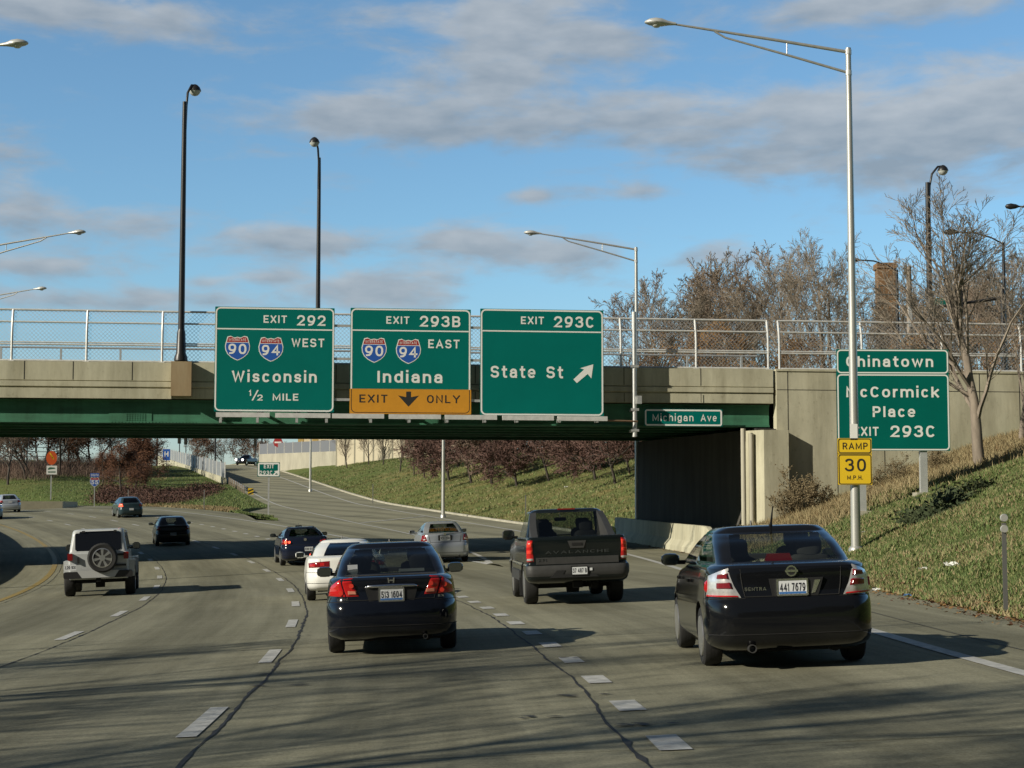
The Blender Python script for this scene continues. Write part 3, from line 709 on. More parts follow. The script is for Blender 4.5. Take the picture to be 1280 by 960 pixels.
# ---- barriers
wl = MB()
pts = [(M3(s, -13.6), s) for s in np.arange(-45, 300, 1.5)]
vs = []
for c, s in pts:
    e = Vector((math.cos(s / RC), math.sin(s / RC), 0))
    for du, dz in ((.42, -.2), (.42, .2), (.18, .45), (.14, 1.30), (-.14, 1.30), (-.42, -.2)): vs.append(c + e * du + Vector((0, 0, dz)))
wl.add(vs, [(6 * i + k, 6 * i + k + 1, 6 * i + k + 7, 6 * i + k + 6) for i in range(len(pts) - 1) for k in range(5)])
o = wl.build('median_barrier', M_CONC2); tag(o, 'curved concrete median barrier along the left edge of the expressway', 'concrete barrier')
wl = MB(); vs = []
Dd = [60.5, 61.5, 62.5] + list(np.arange(64, 86, 1.5))
for i, D in enumerate(Dd):
    x = float(RX(D)) + SHO + .1; z = zpave(x, D); hh = [.15, .7, 1.05][i] if i < 3 else 1.08
    sp = [1.5, .7, .2][i] if i < 3 else 0
    for dx, dz in ((-.3, -.1), (-.28, min(.2, hh)), (-.1, min(.45, hh)), (-.06, hh), (.12, hh), (.3 + sp * .4, -.1)): vs.append((x + dx + sp * .25, D, z + dz))
wl.add(vs, [(6 * i + k, 6 * i + k + 1, 6 * i + k + 7, 6 * i + k + 6) for i in range(len(Dd) - 1) for k in range(5)] + [tuple(range(6))])
o = wl.build('shoulder_barrier', M_CONC2); tag(o, 'low concrete shoulder barrier at the foot of the abutment under the overpass', 'concrete barrier')
# ================================================================== vehicles
M_TYRE = mat('tyre_rubber', (.018, .018, .018), .85, var=.2, vscale=30)
M_ALLOY = mat('alloy_wheel', (.62, .62, .62), .28, .85)
M_DARKRIM = mat('dark_wheel', (.10, .10, .10), .4, .6)
M_TRIM = mat('black_trim_plastic', (.016, .016, .017), .5)
M_GREYPL = mat('grey_cladding_plastic', (.036, .036, .035), .6, var=.15, vscale=8)
M_UNDER = mat('dark_underbody', (.008, .008, .008), .9)
M_CHROME = mat('chrome', (.8, .8, .82), .12, 1.0)
M_RED = mat('red_lens', (.46, .012, .012), .12, coat=.6)
M_DRED = mat('dark_red_lens', (.20, .006, .008), .12, coat=.6)
M_CLEAR = mat('clear_lens', (.72, .70, .68), .22, .55, coat=.8, var=.25, vscale=14)
M_AMBER = mat('pinkish_lens', (.52, .20, .13), .15, coat=.6)
M_LIT = mat('lit_brake_lamp', (.7, .03, .02), .2, emit=((1.0, .09, .04), 3.0))
M_PLATE = mat('plate_white', (.66, .68, .70), .4)
M_PLATEB = mat('plate_blue', (.05, .16, .42), .4)
M_PLTXT = mat('plate_text', (.02, .02, .03), .5)
M_SEAT = mat('grey_seat_fabric', (.20, .195, .185), .9, var=.15)
M_SEATD = mat('dark_seat_fabric', (.045, .045, .048), .9)
M_HEADL = mat('lit_headlamp', (.9, .9, .85), .2, emit=((1, .96, .85), 3.5))
G_LIGHT = glass('car_glass', (.62, .66, .62), .03); G_MID = glass('tinted_car_glass', (.34, .37, .36), .035); G_DARK = glass('dark_privacy_glass', (.045, .05, .05), .02)
M_MIRROR = mat('mirror_glass', (.22, .24, .25), .08, 1.0)

def smooth_tab(tab, n):
    a = np.array(tab, float); t = np.linspace(0, len(a) - 1, n); out = []
    for q in t:
        i = min(int(q), len(a) - 2); f = q - i
        p0, p1, p2, p3 = a[max(i - 1, 0)], a[i], a[i + 1], a[min(i + 2, len(a) - 1)]
        m1, m2 = (p2 - p0) / 2, (p3 - p1) / 2
        h = (2 * f ** 3 - 3 * f * f + 1) * p1 + (f ** 3 - 2 * f * f + f) * m1 + (-2 * f ** 3 + 3 * f * f) * p2 + (f ** 3 - f * f) * m2
        h[0] = p1[0] + (p2[0] - p1[0]) * f
        out.append(h)
    return np.array(out)
class Shell:
    """stack of horizontal outlines; y runs from the rear bumper forwards, x to the right.  table rows: z, half width, rear y, front y, corner radius"""
    def __init__(s, tab, crown=.06, n=16, zt=None, zlow=.7, kc=1.35, ns=18, fk=1.0, wy=None):
        s.t = smooth_tab(tab, n); s.crown = crown; s.zt = zt; s.zlow = zlow; s.kc = kc; s.ns = ns; s.fk = fk; s.wy = wy; s.ztop = s.t[-1, 0]
    def par(s, z): return [np.interp(z, s.t[:, 0], s.t[:, k]) for k in range(1, 5)]
    def zmap(s, z, y):
        if s.zt is None or z <= s.zlow: return z
        k = np.interp(y, [p[0] for p in s.zt], [p[1] for p in s.zt])
        return s.zlow + (z - s.zlow) * (k - s.zlow) / (s.ztop - s.zlow)
    def wmul(s, y): return 1.0 if s.wy is None else float(np.interp(y, [p[0] for p in s.wy], [p[1] for p in s.wy]))
    def half(s, z):
        w, r, f, c = s.par(z); pts = []
        for x in np.linspace(0, w - c, 8): pts.append((x, r + s.crown * (x / w) ** 2))
        for t in np.linspace(0, math.pi / 2, 8)[1:]:
            x = w - c + c * math.sin(t); pts.append((x, r + s.crown * (x / w) ** 2 + c * s.kc * (1 - math.cos(t))))
        ys = pts[-1][1]; cf = c * 1.6 * s.fk; ye = f - cf - s.crown * 2.2
        for y in np.linspace(ys, ye, s.ns + 2)[1:-1]: pts.append((w, y))
        for t in np.linspace(math.pi / 2, 0, 7):
            x = w - c + c * math.sin(t); pts.append((x, f - s.crown * 2.2 * (x / w) ** 2 - cf * (1 - math.cos(t))))
        for x in np.linspace(w - c, 0, 5)[1:]: pts.append((x, f - s.crown * 2.2 * (x / w) ** 2))
        return pts
    def ring(s, z):
        h = s.half(z); loop = h + [(-x, y) for x, y in h[-2:0:-1]]
        return [(x * s.wmul(y), y, s.zmap(z, y)) for x, y in loop]
    def pt(s, p, z, sg=1):
        w, r, f, c = s.par(z)
        if p <= 1: x = p * (w - c); y = r + s.crown * (x / w) ** 2
        elif p <= 2:
            t = (p - 1) * math.pi / 2; x = w - c + c * math.sin(t); y = r + s.crown * (x / w) ** 2 + c * s.kc * (1 - math.cos(t))
        else: x = w; y = r + s.crown + c * s.kc + (p - 2)
        return Vector((sg * x * s.wmul(y), y, s.zmap(z, y)))
    def px(s, x, z):
        w, r, f, c = s.par(z)
        if x <= w - c: return x / (w - c)
        return 1 + math.asin(min(1, (x - w + c) / c)) / (math.pi / 2)
    def nrm(s, p, z, sg=1):
        e = .01; a = s.pt(p + e, z, sg) - s.pt(max(p - e, 0), z, sg); b = s.pt(p, z + e, sg) - s.pt(p, z - e, sg)
        n = a.cross(b)
        if n.length < 1e-9: return Vector((0, -1, 0))
        n.normalize()
        c = Vector((0, 2.2, .8)); 
        if n.dot(s.pt(p, z, sg) - c) < 0: n = -n
        return n
    def patch(s, b, q, sg=1, off=.012, thick=.05, nu=9, nv=6, mi=0):
        """shell over the quad q = [(p,z) bl, br, tr, tl]"""
        o = []; ii = []
        for j in range(nv):
            v = j / (nv - 1)
            for i in range(nu):
                u = i / (nu - 1)
                a = [(1 - u) * q[0][k] + u * q[1][k] for k in (0, 1)]; d = [(1 - u) * q[3][k] + u * q[2][k] for k in (0, 1)]
                p, z = [(1 - v) * a[k] + v * d[k] for k in (0, 1)]
                P_ = s.pt(p, z, sg); N = s.nrm(p, z, sg)
                edge = i in (0, nu - 1) or j in (0, nv - 1)
                o.append(P_ + N * (off * (.25 if edge else 1))); ii.append(P_ - N * thick)
        f = []
        for j in range(nv - 1):
            for i in range(nu - 1):
                k = j * nu + i; f.append((k, k + 1, k + nu + 1, k + nu)); m = nu * nv
                f.append((m + k, m + k + nu, m + k + nu + 1, m + k + 1))
        m = nu * nv; loop = list(range(nu)) + [j * nu + nu - 1 for j in range(1, nv)] + [(nv - 1) * nu + i for i in range(nu - 2, -1, -1)] + [j * nu for j in range(nv - 2, 0, -1)]
        for a, c in zip(loop, loop[1:] + loop[:1]): f.append((a, c, m + c, m + a))
        b.add(o + ii, f, mi)
    def seam(s, b, pts, sg=1, r=.007):
        """thin dark gap line along (p,z) points"""
        pl = []
        for (p0, z0), (p1, z1) in zip(pts, pts[1:]):
            n = max(2, int(abs(p1 - p0) * 8 + abs(z1 - z0) * 12))
            pl += [s.pt(p0 + (p1 - p0) * k / n, z0 + (z1 - z0) * k / n, sg) for k in range(n)]
        pl.append(s.pt(pts[-1][0], pts[-1][1], sg)); b.tube(pl, r, 4)
def cap_rings(b, ring, zs, mi):
    """close a ring with shrinking rings; zs list of (scale, dz)"""
    n = len(ring); cx = 0; cy = sum(p[1] for p in ring) / n; base = len(b.v) - n
    prev = list(range(base, base + n))
    for sc, dz in zs:
        vs = [(p[0] * sc, cy + (p[1] - cy) * sc, p[2] + dz) for p in ring]
        o = len(b.v); b.v.extend(vs); cur = list(range(o, o + n))
        for i in range(n):
            j = (i + 1) % n; b.f.append((prev[i], prev[j], cur[j], cur[i])); b.mi.append(mi)
        prev = cur
    b.f.append(tuple(prev)); b.mi.append(mi)
def lower_body(sh, mats, wheels, parent, capz, wr):
    b = MB(); rings = [sh.ring(z) for z in sh.t[:, 0]]; n = len(rings[0])
    for k, r in enumerate(rings):
        b.v.extend(r)
        if k:
            o = (k - 1) * n
            for i in range(n):
                j = (i + 1) % n; b.f.append((o + i, o + j, o + n + j, o + n + i)); b.mi.append(0)
    cap_rings(b, rings[-1], capz, 0)
    b.f.append(tuple(range(n - 1, -1, -1))); b.mi.append(1)
    o = b.build('body', [mats[0], M_UNDER], parent, smooth=38)
    cut = MB()
    for (y, w) in wheels:
        for sg in (-1, 1):
            prof = [(wr, 0), (wr, .5)]
            vs = []; nn = 28
            for h in (w - .30, w + .3):
                for k in range(nn):
                    t = 2 * math.pi * k / nn; vs.append((sg * h, y + wr * math.cos(t), wr * .86 + wr * math.sin(t)))
            fs = [(k, (k + 1) % nn, nn + (k + 1) % nn, nn + k) for k in range(nn)] + [tuple(range(nn)), tuple(range(2 * nn - 1, nn - 1, -1))]
            cut.add(vs, fs)
    c = cut.build('cutter', [M_UNDER], None)
    md = o.modifiers.new('arches', 'BOOLEAN'); md.operation = 'DIFFERENCE'; md.object = c; md.solver = 'EXACT'; md.material_mode = 'TRANSFER'
    dg = bpy.context.evaluated_depsgraph_get(); me = bpy.data.meshes.new_from_object(o.evaluated_get(dg))
    o.modifiers.clear(); old = o.data; o.data = me; bpy.data.meshes.remove(old); cm = c.data; bpy.data.objects.remove(c); bpy.data.meshes.remove(cm)
    me.name = 'body'; me.polygons.foreach_set('use_smooth', [True] * len(me.polygons)); me.set_sharp_from_angle(angle=R_(38))
    return o
def greenhouse(sh, mats, parent, capz, glassrows, side_gaps=(), rear=True, rear_p=1.0, gl=(G_MID, G_LIGHT, G_MID)):
    """mats[0] paint.  glassrows (z0, z1).  returns pillars/roof object; the panes are parts of their own"""
    rings = [sh.ring(z) for z in sh.t[:, 0]]; n = len(rings[0]); nh = (n + 2) // 2
    b = MB(); gr, gs, gf = MB(), {1: MB(), -1: MB()}, MB()
    for r in rings: b.v.extend(r)
    for g_ in (gr, gs[1], gs[-1], gf): g_.v = list(b.v)
    zs = sh.t[:, 0]; nr, na = 8, 8
    i_side0 = 7 + 7; i_side1 = i_side0 + sh.ns + 1
    for k in range(len(rings) - 1):
        o = k * n
        inz = zs[k] >= glassrows[0] - 1e-4 and zs[k + 1] <= glassrows[1] + 1e-4
        for i in range(n):
            j = (i + 1) % n; f = (o + i, o + j, o + n + j, o + n + i)
            ih = i if i < nh - 1 else (n - 1 - i); sg = 1 if i < nh - 1 else -1
            tgt = b
            if inz:
                if ih < int(7 * rear_p) and rear: tgt = gr
                elif ih >= i_side1 + 4: tgt = gf
                elif i_side0 <= ih < i_side1:
                    if (ih - i_side0) not in side_gaps: tgt = gs[sg]
            tgt.f.append(f); tgt.mi.append(0)
    # roof
    ring = rings[-1]; n0 = len(b.v)
    b.v.extend(ring); cap_rings(b, ring, capz, 0)
    b.f += []
    base = (len(rings) - 1) * n
    for i in range(n):
        j = (i + 1) % n; b.f.append((base + i, base + j, n0 + j, n0 + i)); b.mi.append(0)
    o = b.build('cabin', mats, parent, smooth=40)
    for g_, nm, gm in ((gr, 'rear_window', gl[0]), (gs[1], 'side_window', gl[1]), (gs[-1], 'side_window', gl[1]), (gf, 'windscreen', gl[2])):
        if g_.f:
            w = g_.build(nm, gm, parent, smooth=40)
            bm = bmesh.new(); bm.from_mesh(w.data); bmesh.ops.delete(bm, geom=[v for v in bm.verts if not v.link_faces], context='VERTS'); bm.to_mesh(w.data); bm.free()
    bm = bmesh.new(); bm.from_mesh(o.data); bmesh.ops.delete(bm, geom=[v for v in bm.verts if not v.link_faces], context='VERTS')
    bmesh.ops.remove_doubles(bm, verts=bm.verts, dist=1e-4); bm.to_mesh(o.data); bm.free()
    o.data.polygons.foreach_set('use_smooth', [True] * len(o.data.polygons)); o.data.set_sharp_from_angle(angle=R_(40))
    return o
def wheel(parent, x, y, r, w, sg, rim_m, spokes=7, steel=False):
    t = MB(); hw = w / 2
    t.lathe([(r * .66, -hw * .9), (r * .9, -hw), (r * .975, -hw * .82), (r, -hw * .55), (r, hw * .55), (r * .975, hw * .82), (r * .9, hw), (r * .66, hw * .9)], (x, y, r), 'x', 28)
    for k in (-.3, 0, .3): t.lathe([(r * 1.002, hw * k - .006), (r * 1.002, hw * k + .006)], (x, y, r), 'x', 28)
    o = t.build('wheel', M_TYRE, parent, smooth=35)
    d = MB(); xo = x + sg * hw * .72
    d.lathe([(r * .67, -.015), (r * .69, .03), (r * .64, .035), (r * .62, .0)], (xo if sg > 0 else xo - .02, y, r), 'x', 28)
    d.lathe([(r * .16, -.02), (r * .16, .025)], (xo, y, r), 'x', 14)
    for k in range(spokes):
        a = 2 * math.pi * k / spokes + .2; wsp = .24 if not steel else .34
        vs = []
        for rr, ww in ((r * .12, r * wsp * .4), (r * .64, r * wsp * .55)):
            for q in (-1, 1):
                cy, cz = math.cos(a) * rr - math.sin(a) * ww * q * .5, math.sin(a) * rr + math.cos(a) * ww * q * .5
                for h in (-.02, .018): vs.append((xo + h, y + cy, r + cz))
        d.add(vs, [(0, 1, 3, 2), (4, 6, 7, 5), (0, 4, 5, 1), (2, 3, 7, 6), (1, 5, 7, 3), (0, 2, 6, 4)])
    d.build('rim', rim_m, o, smooth=35)
    k = MB(); k.lathe([(r * .64, -.02), (r * .64, .0)], (xo - sg * .05, y, r), 'x', 20); k.build('brake_drum', M_UNDER, o)
    return o
def plate(parent, x, y, z, s, w=.305, h=.152, m=M_PLATE, band=True, framem=None):
    p = MB(); p.prism([(a + x, c + z) for a, c in rrect(-w / 2, -h / 2, w / 2, h / 2, .012, 3)], y - .012, y, 0); pl = p.build('licence_plate', m, parent)
    if framem:
        q = MB(); q.ringprism([(a + x, c + z) for a, c in rrect(-w / 2 - .014, -h / 2 - .014, w / 2 + .014, h / 2 + .014, .014, 3)], [(a + x, c + z) for a, c in rrect(-w / 2 + .004, -h / 2 + .004, w / 2 - .004, h / 2 - .004, .01, 3)], y - .016, y - .002); q.build('plate_frame', framem, pl)
    if band:
        q = MB(); q.bb(x - w / 2 + .012, x + w / 2 - .012, y - .0155, y - .011, z - h / 2 + .008, z - h / 2 + .03); q.build('blue_band', M_PLATEB, pl)
    if s: text(s, x - w * .44, x + w * .44, z - h * .27, h * .56, y - .015, M_PLTXT, pl, .02)
    return pl
def mirror(parent, x, y, z, sg, m, sx=.23, sz=.15):
    b = MB(); n = 12; prof = [(.35, .0), (.85, .015), (1, .05), (.92, .1), (.6, .16), (.2, .19)]
    vs = []
    for s_, yy in prof:
        for k in range(n):
            t = 2 * math.pi * k / n; c, d = math.cos(t), math.sin(t); e = 3.2
            den = (abs(c) ** e + abs(d) ** e) ** (1 / e); vs.append((x + sg * sx * .5 + s_ * c / den * sx * .5, y + yy, z + s_ * d / den * sz * .5))
    fs = [(i * n + k, i * n + (k + 1) % n, (i + 1) * n + (k + 1) % n, (i + 1) * n + k) for i in range(len(prof) - 1) for k in range(n)] + [tuple(range(n)), tuple((len(prof) - 1) * n + k for k in range(n))]
    b.add(vs, fs); b.box((x - sg * .02, y + .08, z - sz * .25), (.1, .06, .05))
    o = b.build('side_mirror', m, parent, smooth=50)
    g_ = MB(); g_.add([(x + sg * sx * .5 + a * sx * .42, y - .004, z + c * sz * .40) for a, c in ((-1, -.9), (.9, -.9), (1, .6), (.8, 1), (-.8, 1), (-1, .6))], [tuple(range(6))]); g_.build('mirror_glass', M_MIRROR, o)
    return o
def seat(parent, x, y, zb, m, w=.5, rest=True):
    b = MB()
    def rb(cx, cy, cz, sx, sy, sz):
        n = 16; prof = [(-.5, .72), (-.42, .92), (-.2, 1), (.2, 1), (.4, .9), (.5, .62)]; vs = []
        for h, s_ in prof:
            for k in range(n):
                t = 2 * math.pi * k / n; c, d = math.cos(t), math.sin(t); den = (abs(c) ** 3 + abs(d) ** 3) ** (1 / 3)
                vs.append((cx + c / den * sx * .5 * s_, cy + d / den * sy * .5, cz + h * sz))
        b.add(vs, [(i * n + k, i * n + (k + 1) % n, (i + 1) * n + (k + 1) % n, (i + 1) * n + k) for i in range(len(prof) - 1) for k in range(n)] + [tuple(range(n)), tuple((len(prof) - 1) * n + k for k in range(n))])
    rb(x, y, zb - .12, w, .16, .36)
    if rest: rb(x, y - .03, zb + .155, .29, .11, .2)
    b.tube([(x - .07, y, zb), (x - .07, y, zb + .1)], .01, 6); b.tube([(x + .07, y, zb), (x + .07, y, zb + .1)], .01, 6)
    return b.build('seat', m, parent, smooth=50)
def interior(t, zb, yf, yr, w, m=M_SEATD, m2=None, driver=-1):
    for sg in (-1, 1):
        seat(t, sg * w * .5, yf, zb + .1, m2 or m); 
    if yr is not None:
        for sg in (-1, 1): seat(t, sg * w * .52, yr, zb + .01, m, .52)
    b = MB(); c = Vector((driver * w * .5, yf + .75, zb + .10)); n = 20
    b.tube([c + Vector((.19 * math.cos(2 * math.pi * k / n), .06 * math.sin(2 * math.pi * k / n), .18 * math.sin(2 * math.pi * k / n))) for k in range(n + 1)], .016, 6, cap=False); b.tube([c - Vector((.18, 0, 0)), c + Vector((.18, 0, 0))], .02, 6)
    b.build('steering_wheel', M_TRIM, t, smooth=60)
    b = MB(); b.box((0, yf + 1.05, zb - .06), (w * 1.75, .45, .22)); b.build('dashboard', M_SEATD, t)
    b = MB(); b.prism(rrect(-.13, zb + .295, .13, zb + .375, .035), yf + .75, yf + .79); b.tube([(0, yf + .79, zb + .37), (0, yf + .82, zb + .46)], .012, 6); b.build('inside_mirror', M_TRIM, t)
def place(t, px, D, head, dz=0.0, L=4.5, pxy=None):
    """rear bumper centre at picture column px, D metres ahead; head = turn to the left (radians)"""
    x = (px - 640) / F * D; fwd = Vector((-math.sin(head), math.cos(head), 0)); rt = Vector((math.cos(head), math.sin(head), 0))
    o = Vector((x, D, 0)); zr = lambda p: zpave(p.x, p.y)
    a = o + fwd * .9; c = o + fwd * (L - .9); zc = lambda p: (zr(p + rt * .75) + zr(p - rt * .75)) / 2
    za, zb = zc(a), zc(c); g_ = (zb - za) / (L - 1.8)
    bank_ = (zr(a + rt * .75) - zr(a - rt * .75)) / 1.5
    f = (fwd + Vector((0, 0, g_))).normalized(); r = (rt + Vector((0, 0, bank_))).normalized(); u = r.cross(f).normalized(); r = f.cross(u)
    t.rotation_euler = Matrix((r, f, u)).transposed().to_euler(); t.location = (x, D, za - .9 * g_ + dz + .004)
def paint(name, col, rough=.22, metal=0.0): return mat(name, col, rough, metal, coat=.42, spec=.3)

def sedan(t, c):
    """c: dictionary of measures"""
    S, W_, H, L = c.get('S', 1.0), c['W'], c['H'], c['L']; zd = c['deck']; pm = c['paint']; zb0 = c.get('zbot', .2); bt = c.get('bump', zd * .68)
    rl = c.get('lip', .10)
    low = Shell([(zb0, W_ * .91, .17, L - .25, .26), (zb0 + .07, W_ * .975, .045, L - .12, .25), (zb0 + .2, W_ * .992, .005, L - .04, .26), (bt - .12, W_, .0, L, .27), (bt - .02, W_ * .998, .02, L - .03, .27),
                 (bt + .045, W_ * .99, .065, L - .1, .27), (zd - .12, W_ * .97, .085, L - .3, .26), (zd - .03, W_ * .945, rl, L - .45, .25), (zd, W_ * .90, rl + .06, L - .55, .25)], crown=c.get('crown', .07), n=19,
                zt=[(0, zd), (.6, zd + .005), (1.2, zd), (L - 2.0, zd - .02), (L - 1.2, zd - .10), (L - .3, zd - .26), (L, zd - .33)], zlow=.62, wy=[(0, .985), (1, 1), (L - 1.2, 1), (L, .95)])
    fr, rr_ = L - .92, c.get('raxle', .98)
    lower_body(low, [pm], [(rr_, W_), (fr, W_)], t, [(.94, .012), (.8, .02), (.5, .025), (.2, .025)], c.get('wr', .31) + .055)
    g0, g1 = c['g0'], c['g1']; e = c.get('cr', .17)
    ye0, ye1 = c['wr0'], c['wr1']; yf0, yf1 = c['wf0'], c['wf1']; wb, wt = c['wb'], c['wt']
    lerp = lambda a, b_, k: a + (b_ - a) * k
    gh = Shell([(g0 - .05, wb + .02, ye0 - .12, yf0 + .16, e), (g0, wb, ye0, yf0, e), (lerp(g0, g1, .33), lerp(wb, wt, .25), lerp(ye0, ye1, .29), lerp(yf0, yf1, .32), e), (lerp(g0, g1, .67), lerp(wb, wt, .56), lerp(ye0, ye1, .61), lerp(yf0, yf1, .66), e),
                (g1, wt, ye1, yf1, e * .95), (g1 + .03, wt * .965, ye1 + .10, yf1 - .1, e * .9)], crown=c.get('gcrown', .10), n=16, ns=18, fk=.8, wy=[(ye0 - .1, c.get('tuck', .9)), (ye0 + 1.3, 1.0), (yf0 - .3, 1.0), (yf0 + .2, .97)])
    gtab = gh.t[:, 0]
    zz0 = gtab[3]; zz1 = gtab[12]
    greenhouse(gh, [pm], t, [(.9, H - g1 - .055), (.7, H - g1 - .04), (.4, H - g1 - .032), (.15, H - g1 - .03)], (zz0, zz1), side_gaps=c.get('gaps', (0, 9)), gl=c.get('glass', (G_MID, G_LIGHT, G_LIGHT)), rear_p=c.get('rear_p', 1.0))
    wr = c.get('wr', .31)
    for sg in (-1, 1):
        wheel(t, sg * (W_ - .115), rr_, wr, .205, sg, c.get('rim', M_ALLOY), c.get('spokes', 7)); wheel(t, sg * (W_ - .115), fr, wr, .205, sg, c.get('rim', M_ALLOY), c.get('spokes', 7))
        mirror(t, sg * (W_ - .02), yf0 - .35 + .0, zd - .02 + .04, sg, c.get('mirror', pm))
    u = MB(); u.bb(-W_ * .72, W_ * .72, .35, L - .4, zb0 - .03, zb0 + .1); u.bb(-W_ * .5, W_ * .5, rr_ - .05, rr_ + .05, .2, .3); u.tube([(.45, .2, zb0 + .03), (.45, 1.2, zb0 - .0)], .07, 8); u.build('underbody', M_UNDER, t)
    if c.get('inside', True): interior(t, zd, c.get('ys', L * .46), c.get('ysr', L * .30), wb, c.get('seat', M_SEATD), c.get('seat2'))
    s = MB(); tl = c.get('lidw', .66)   # boot lid and bumper seams
    for sg in (-1, 1):
        low.seam(s, [(low.px(tl * W_, zd - .04), zd - .04), (low.px(tl * W_ * .97, bt + .15), bt + .15), (low.px(tl * W_ * .93, bt + .05), bt + .05)], sg)
        low.seam(s, [(0, bt + .05), (low.px(tl * W_ * .93, bt + .05), bt + .05)], sg); low.seam(s, [(low.px(tl * W_ * .93, bt + .04), bt + .035), (2.05, bt + .03)], sg, .005)
        low.seam(s, [(0, zb0 + .17), (1.9, zb0 + .17)], sg, .006)
    s.build('panel_seams', M_UNDER, t)
    return low, gh

# ---- near right: black compact sedan with clear tail lamps
P_BLACK = paint('black_car_paint', (.006, .0065, .008), .12)
t = thing('sedan', 'glossy black compact sedan with clear and red tail lamps, nearest car in the right lane', 'car')
low, gh = sedan(t, dict(W=.895, H=1.515, L=4.57, deck=1.10, paint=P_BLACK, bump=.72, zbot=.21, tuck=.86, g0=1.13, g1=1.415, wb=.80, wt=.67, wr0=.40, wr1=1.12, wf0=3.35, wf1=2.45, wr=.325, rim=M_ALLOY, spokes=7, lip=.09, seat=M_SEATD, seat2=M_SEAT,
                          glass=(G_LIGHT, G_MID, G_LIGHT), gaps=(0, 9), mirror=P_BLACK, lidw=.60, cr=.15, gcrown=.09))
for sg in (-1, 1):
    b = MB(); low.patch(b, [(low.px(.545, .765), .765), (1.82, .775), (1.78, .99), (low.px(.66, 1.075), 1.075)], sg, .022, .06); tl_ = b.build('tail_lamp', M_CLEAR, t, smooth=45)
    b = MB(); low.patch(b, [(low.px(.615, .85), .85), (1.45, .85), (1.45, .93), (low.px(.64, .935), .935)], sg, .034, .01); low.patch(b, [(low.px(.65, .955), .955), (1.45, .955), (1.42, 1.015), (low.px(.665, 1.025), 1.025)], sg, .034, .01)
    b.build('red_reflector', mat('deep_red_reflector', (.17, .010, .014), .15, coat=.6), tl_, smooth=45)
    b = MB(); low.patch(b, [(low.px(.565, .77), .77), (1.8, .775), (1.8, .80), (low.px(.575, .79), .79)], sg, .030, .01); low.patch(b, [(1.70, .82), (1.84, .82), (1.8, .95), (1.72, .95)], sg, .032, .01); b.build('red_edge', M_RED, tl_, smooth=45)
yR = low.pt(0, .86).y
b = MB(); b.prism([(-.21, .765), (.27, .765), (.33, .955), (-.24, .955)], yR - .012, yR + .03); b.build('plate_recess', M_TRIM, t)
b = MB(); b.prism([(.20, .79), (.24, .80), (.30, .93), (.24, .93)], yR - .017, yR + .0); b.build('recess_edge', M_CHROME, t)
plate(t, 0, yR - .014, .86, '441 7679', framem=M_CHROME)
b = MB(); b.lathe([(.058, -.012), (.058, .0)], (0, yR - .0, 1.03), 'y', 20); em = b.build('emblem', M_CHROME, t)
b = MB(); b.lathe([(.043, -.016), (.043, -.011)], (0, yR, 1.03), 'y', 20); b.build('emblem_disc', M_TRIM, em); b = MB(); b.bb(-.068, .068, yR - .022, yR - .012, 1.018, 1.042); b.build('emblem_bar', M_CHROME, em)
text('SENTRA', -.50, -.27, .835, .036, low.pt(low.px(.27, .85), .85).y - .004, M_CHROME, t, .02, 'lettering')
b = MB(); b.lathe([(.045, .2), (.045, .02), (.036, .02), (.034, .12)], (-.45, 0, .235), 'y', 14); b.build('exhaust_tip', M_DARKRIM, t, smooth=40)
b = MB(); b.tube([(0, 1.35, 1.50), (0, 1.30, 1.53), (0, 1.12, 1.72)], [.022, .014, .006], 8); b.build('aerial', M_TRIM, t, smooth=40)
b = MB(); b.prism([(-.15, 1.12), (.15, 1.12), (.12, 1.20), (-.12, 1.20)], .86, .95); b.build('brake_lamp', M_DRED, t)
b = MB(); b.bb(-.62, .62, .3, .9, 1.08, 1.115); b.build('parcel_shelf', M_SEATD, t)
for sg, yy in ((-1, 1.55), (-1, 2.62)):
    b = MB(); b.box((sg * .897, yy + .4, .90), (.03, .2, .035)); b.build('door_handle', P_BLACK, t)
place(t, 993, 17.7, .0, L=4.57)

# ---- middle: dark navy compact sedan with red lamps
P_NAVY = paint('dark_navy_paint', (.006, .0075, .0125), .14)
t = thing('sedan', 'dark navy compact sedan with red wedge tail lamps and a chrome boot strip, middle lane', 'car')
low, gh = sedan(t, dict(W=.8575, H=1.44, L=4.45, deck=1.0, paint=P_NAVY, bump=.66, zbot=.21, tuck=.90, g0=1.035, g1=1.345, wb=.77, wt=.61, wr0=.42, wr1=1.18, wf0=3.3, wf1=2.4, wr=.305, rim=M_DARKRIM, lip=.07, seat=M_SEATD, seat2=M_SEAT, glass=(G_MID, G_MID, G_LIGHT), lidw=.70, cr=.13))
for sg in (-1, 1):
    b = MB(); low.patch(b, [(low.px(.60, .765), .765), (1.74, .775), (1.62, .90), (low.px(.645, .985), .985)], sg, .02, .06); tl_ = b.build('tail_lamp', M_RED, t, smooth=45)
    b = MB(); low.patch(b, [(low.px(.425, .765), .765), (low.px(.585, .765), .765), (low.px(.625, .985), .985), (low.px(.50, .995), .995)], sg, .02, .05); q = b.build('inner_lamp', M_RED, tl_, smooth=45)
    b = MB(); low.patch(b, [(low.px(.44, .78), .78), (low.px(.57, .78), .78), (low.px(.575, .845), .845), (low.px(.455, .835), .835)], sg, .028, .01); b.build('clear_lens', M_AMBER, q, smooth=45) if False else b.build('clear_lens', M_AMBER, tl_, smooth=45)
    b = MB()
    for (xx, zz) in ((.66, .81), (.70, .88), (.52, .90)):
        P_ = low.pt(low.px(xx, zz), zz, sg); b.lathe([(.03, -.03), (.03, .0)], (P_.x, P_.y - .005, P_.z), 'y', 12)
    b.build('lamp_spot', mat('bright_red_lens', (.75, .05, .03), .15, coat=.5), tl_, smooth=40)
yR = low.pt(0, .78).y
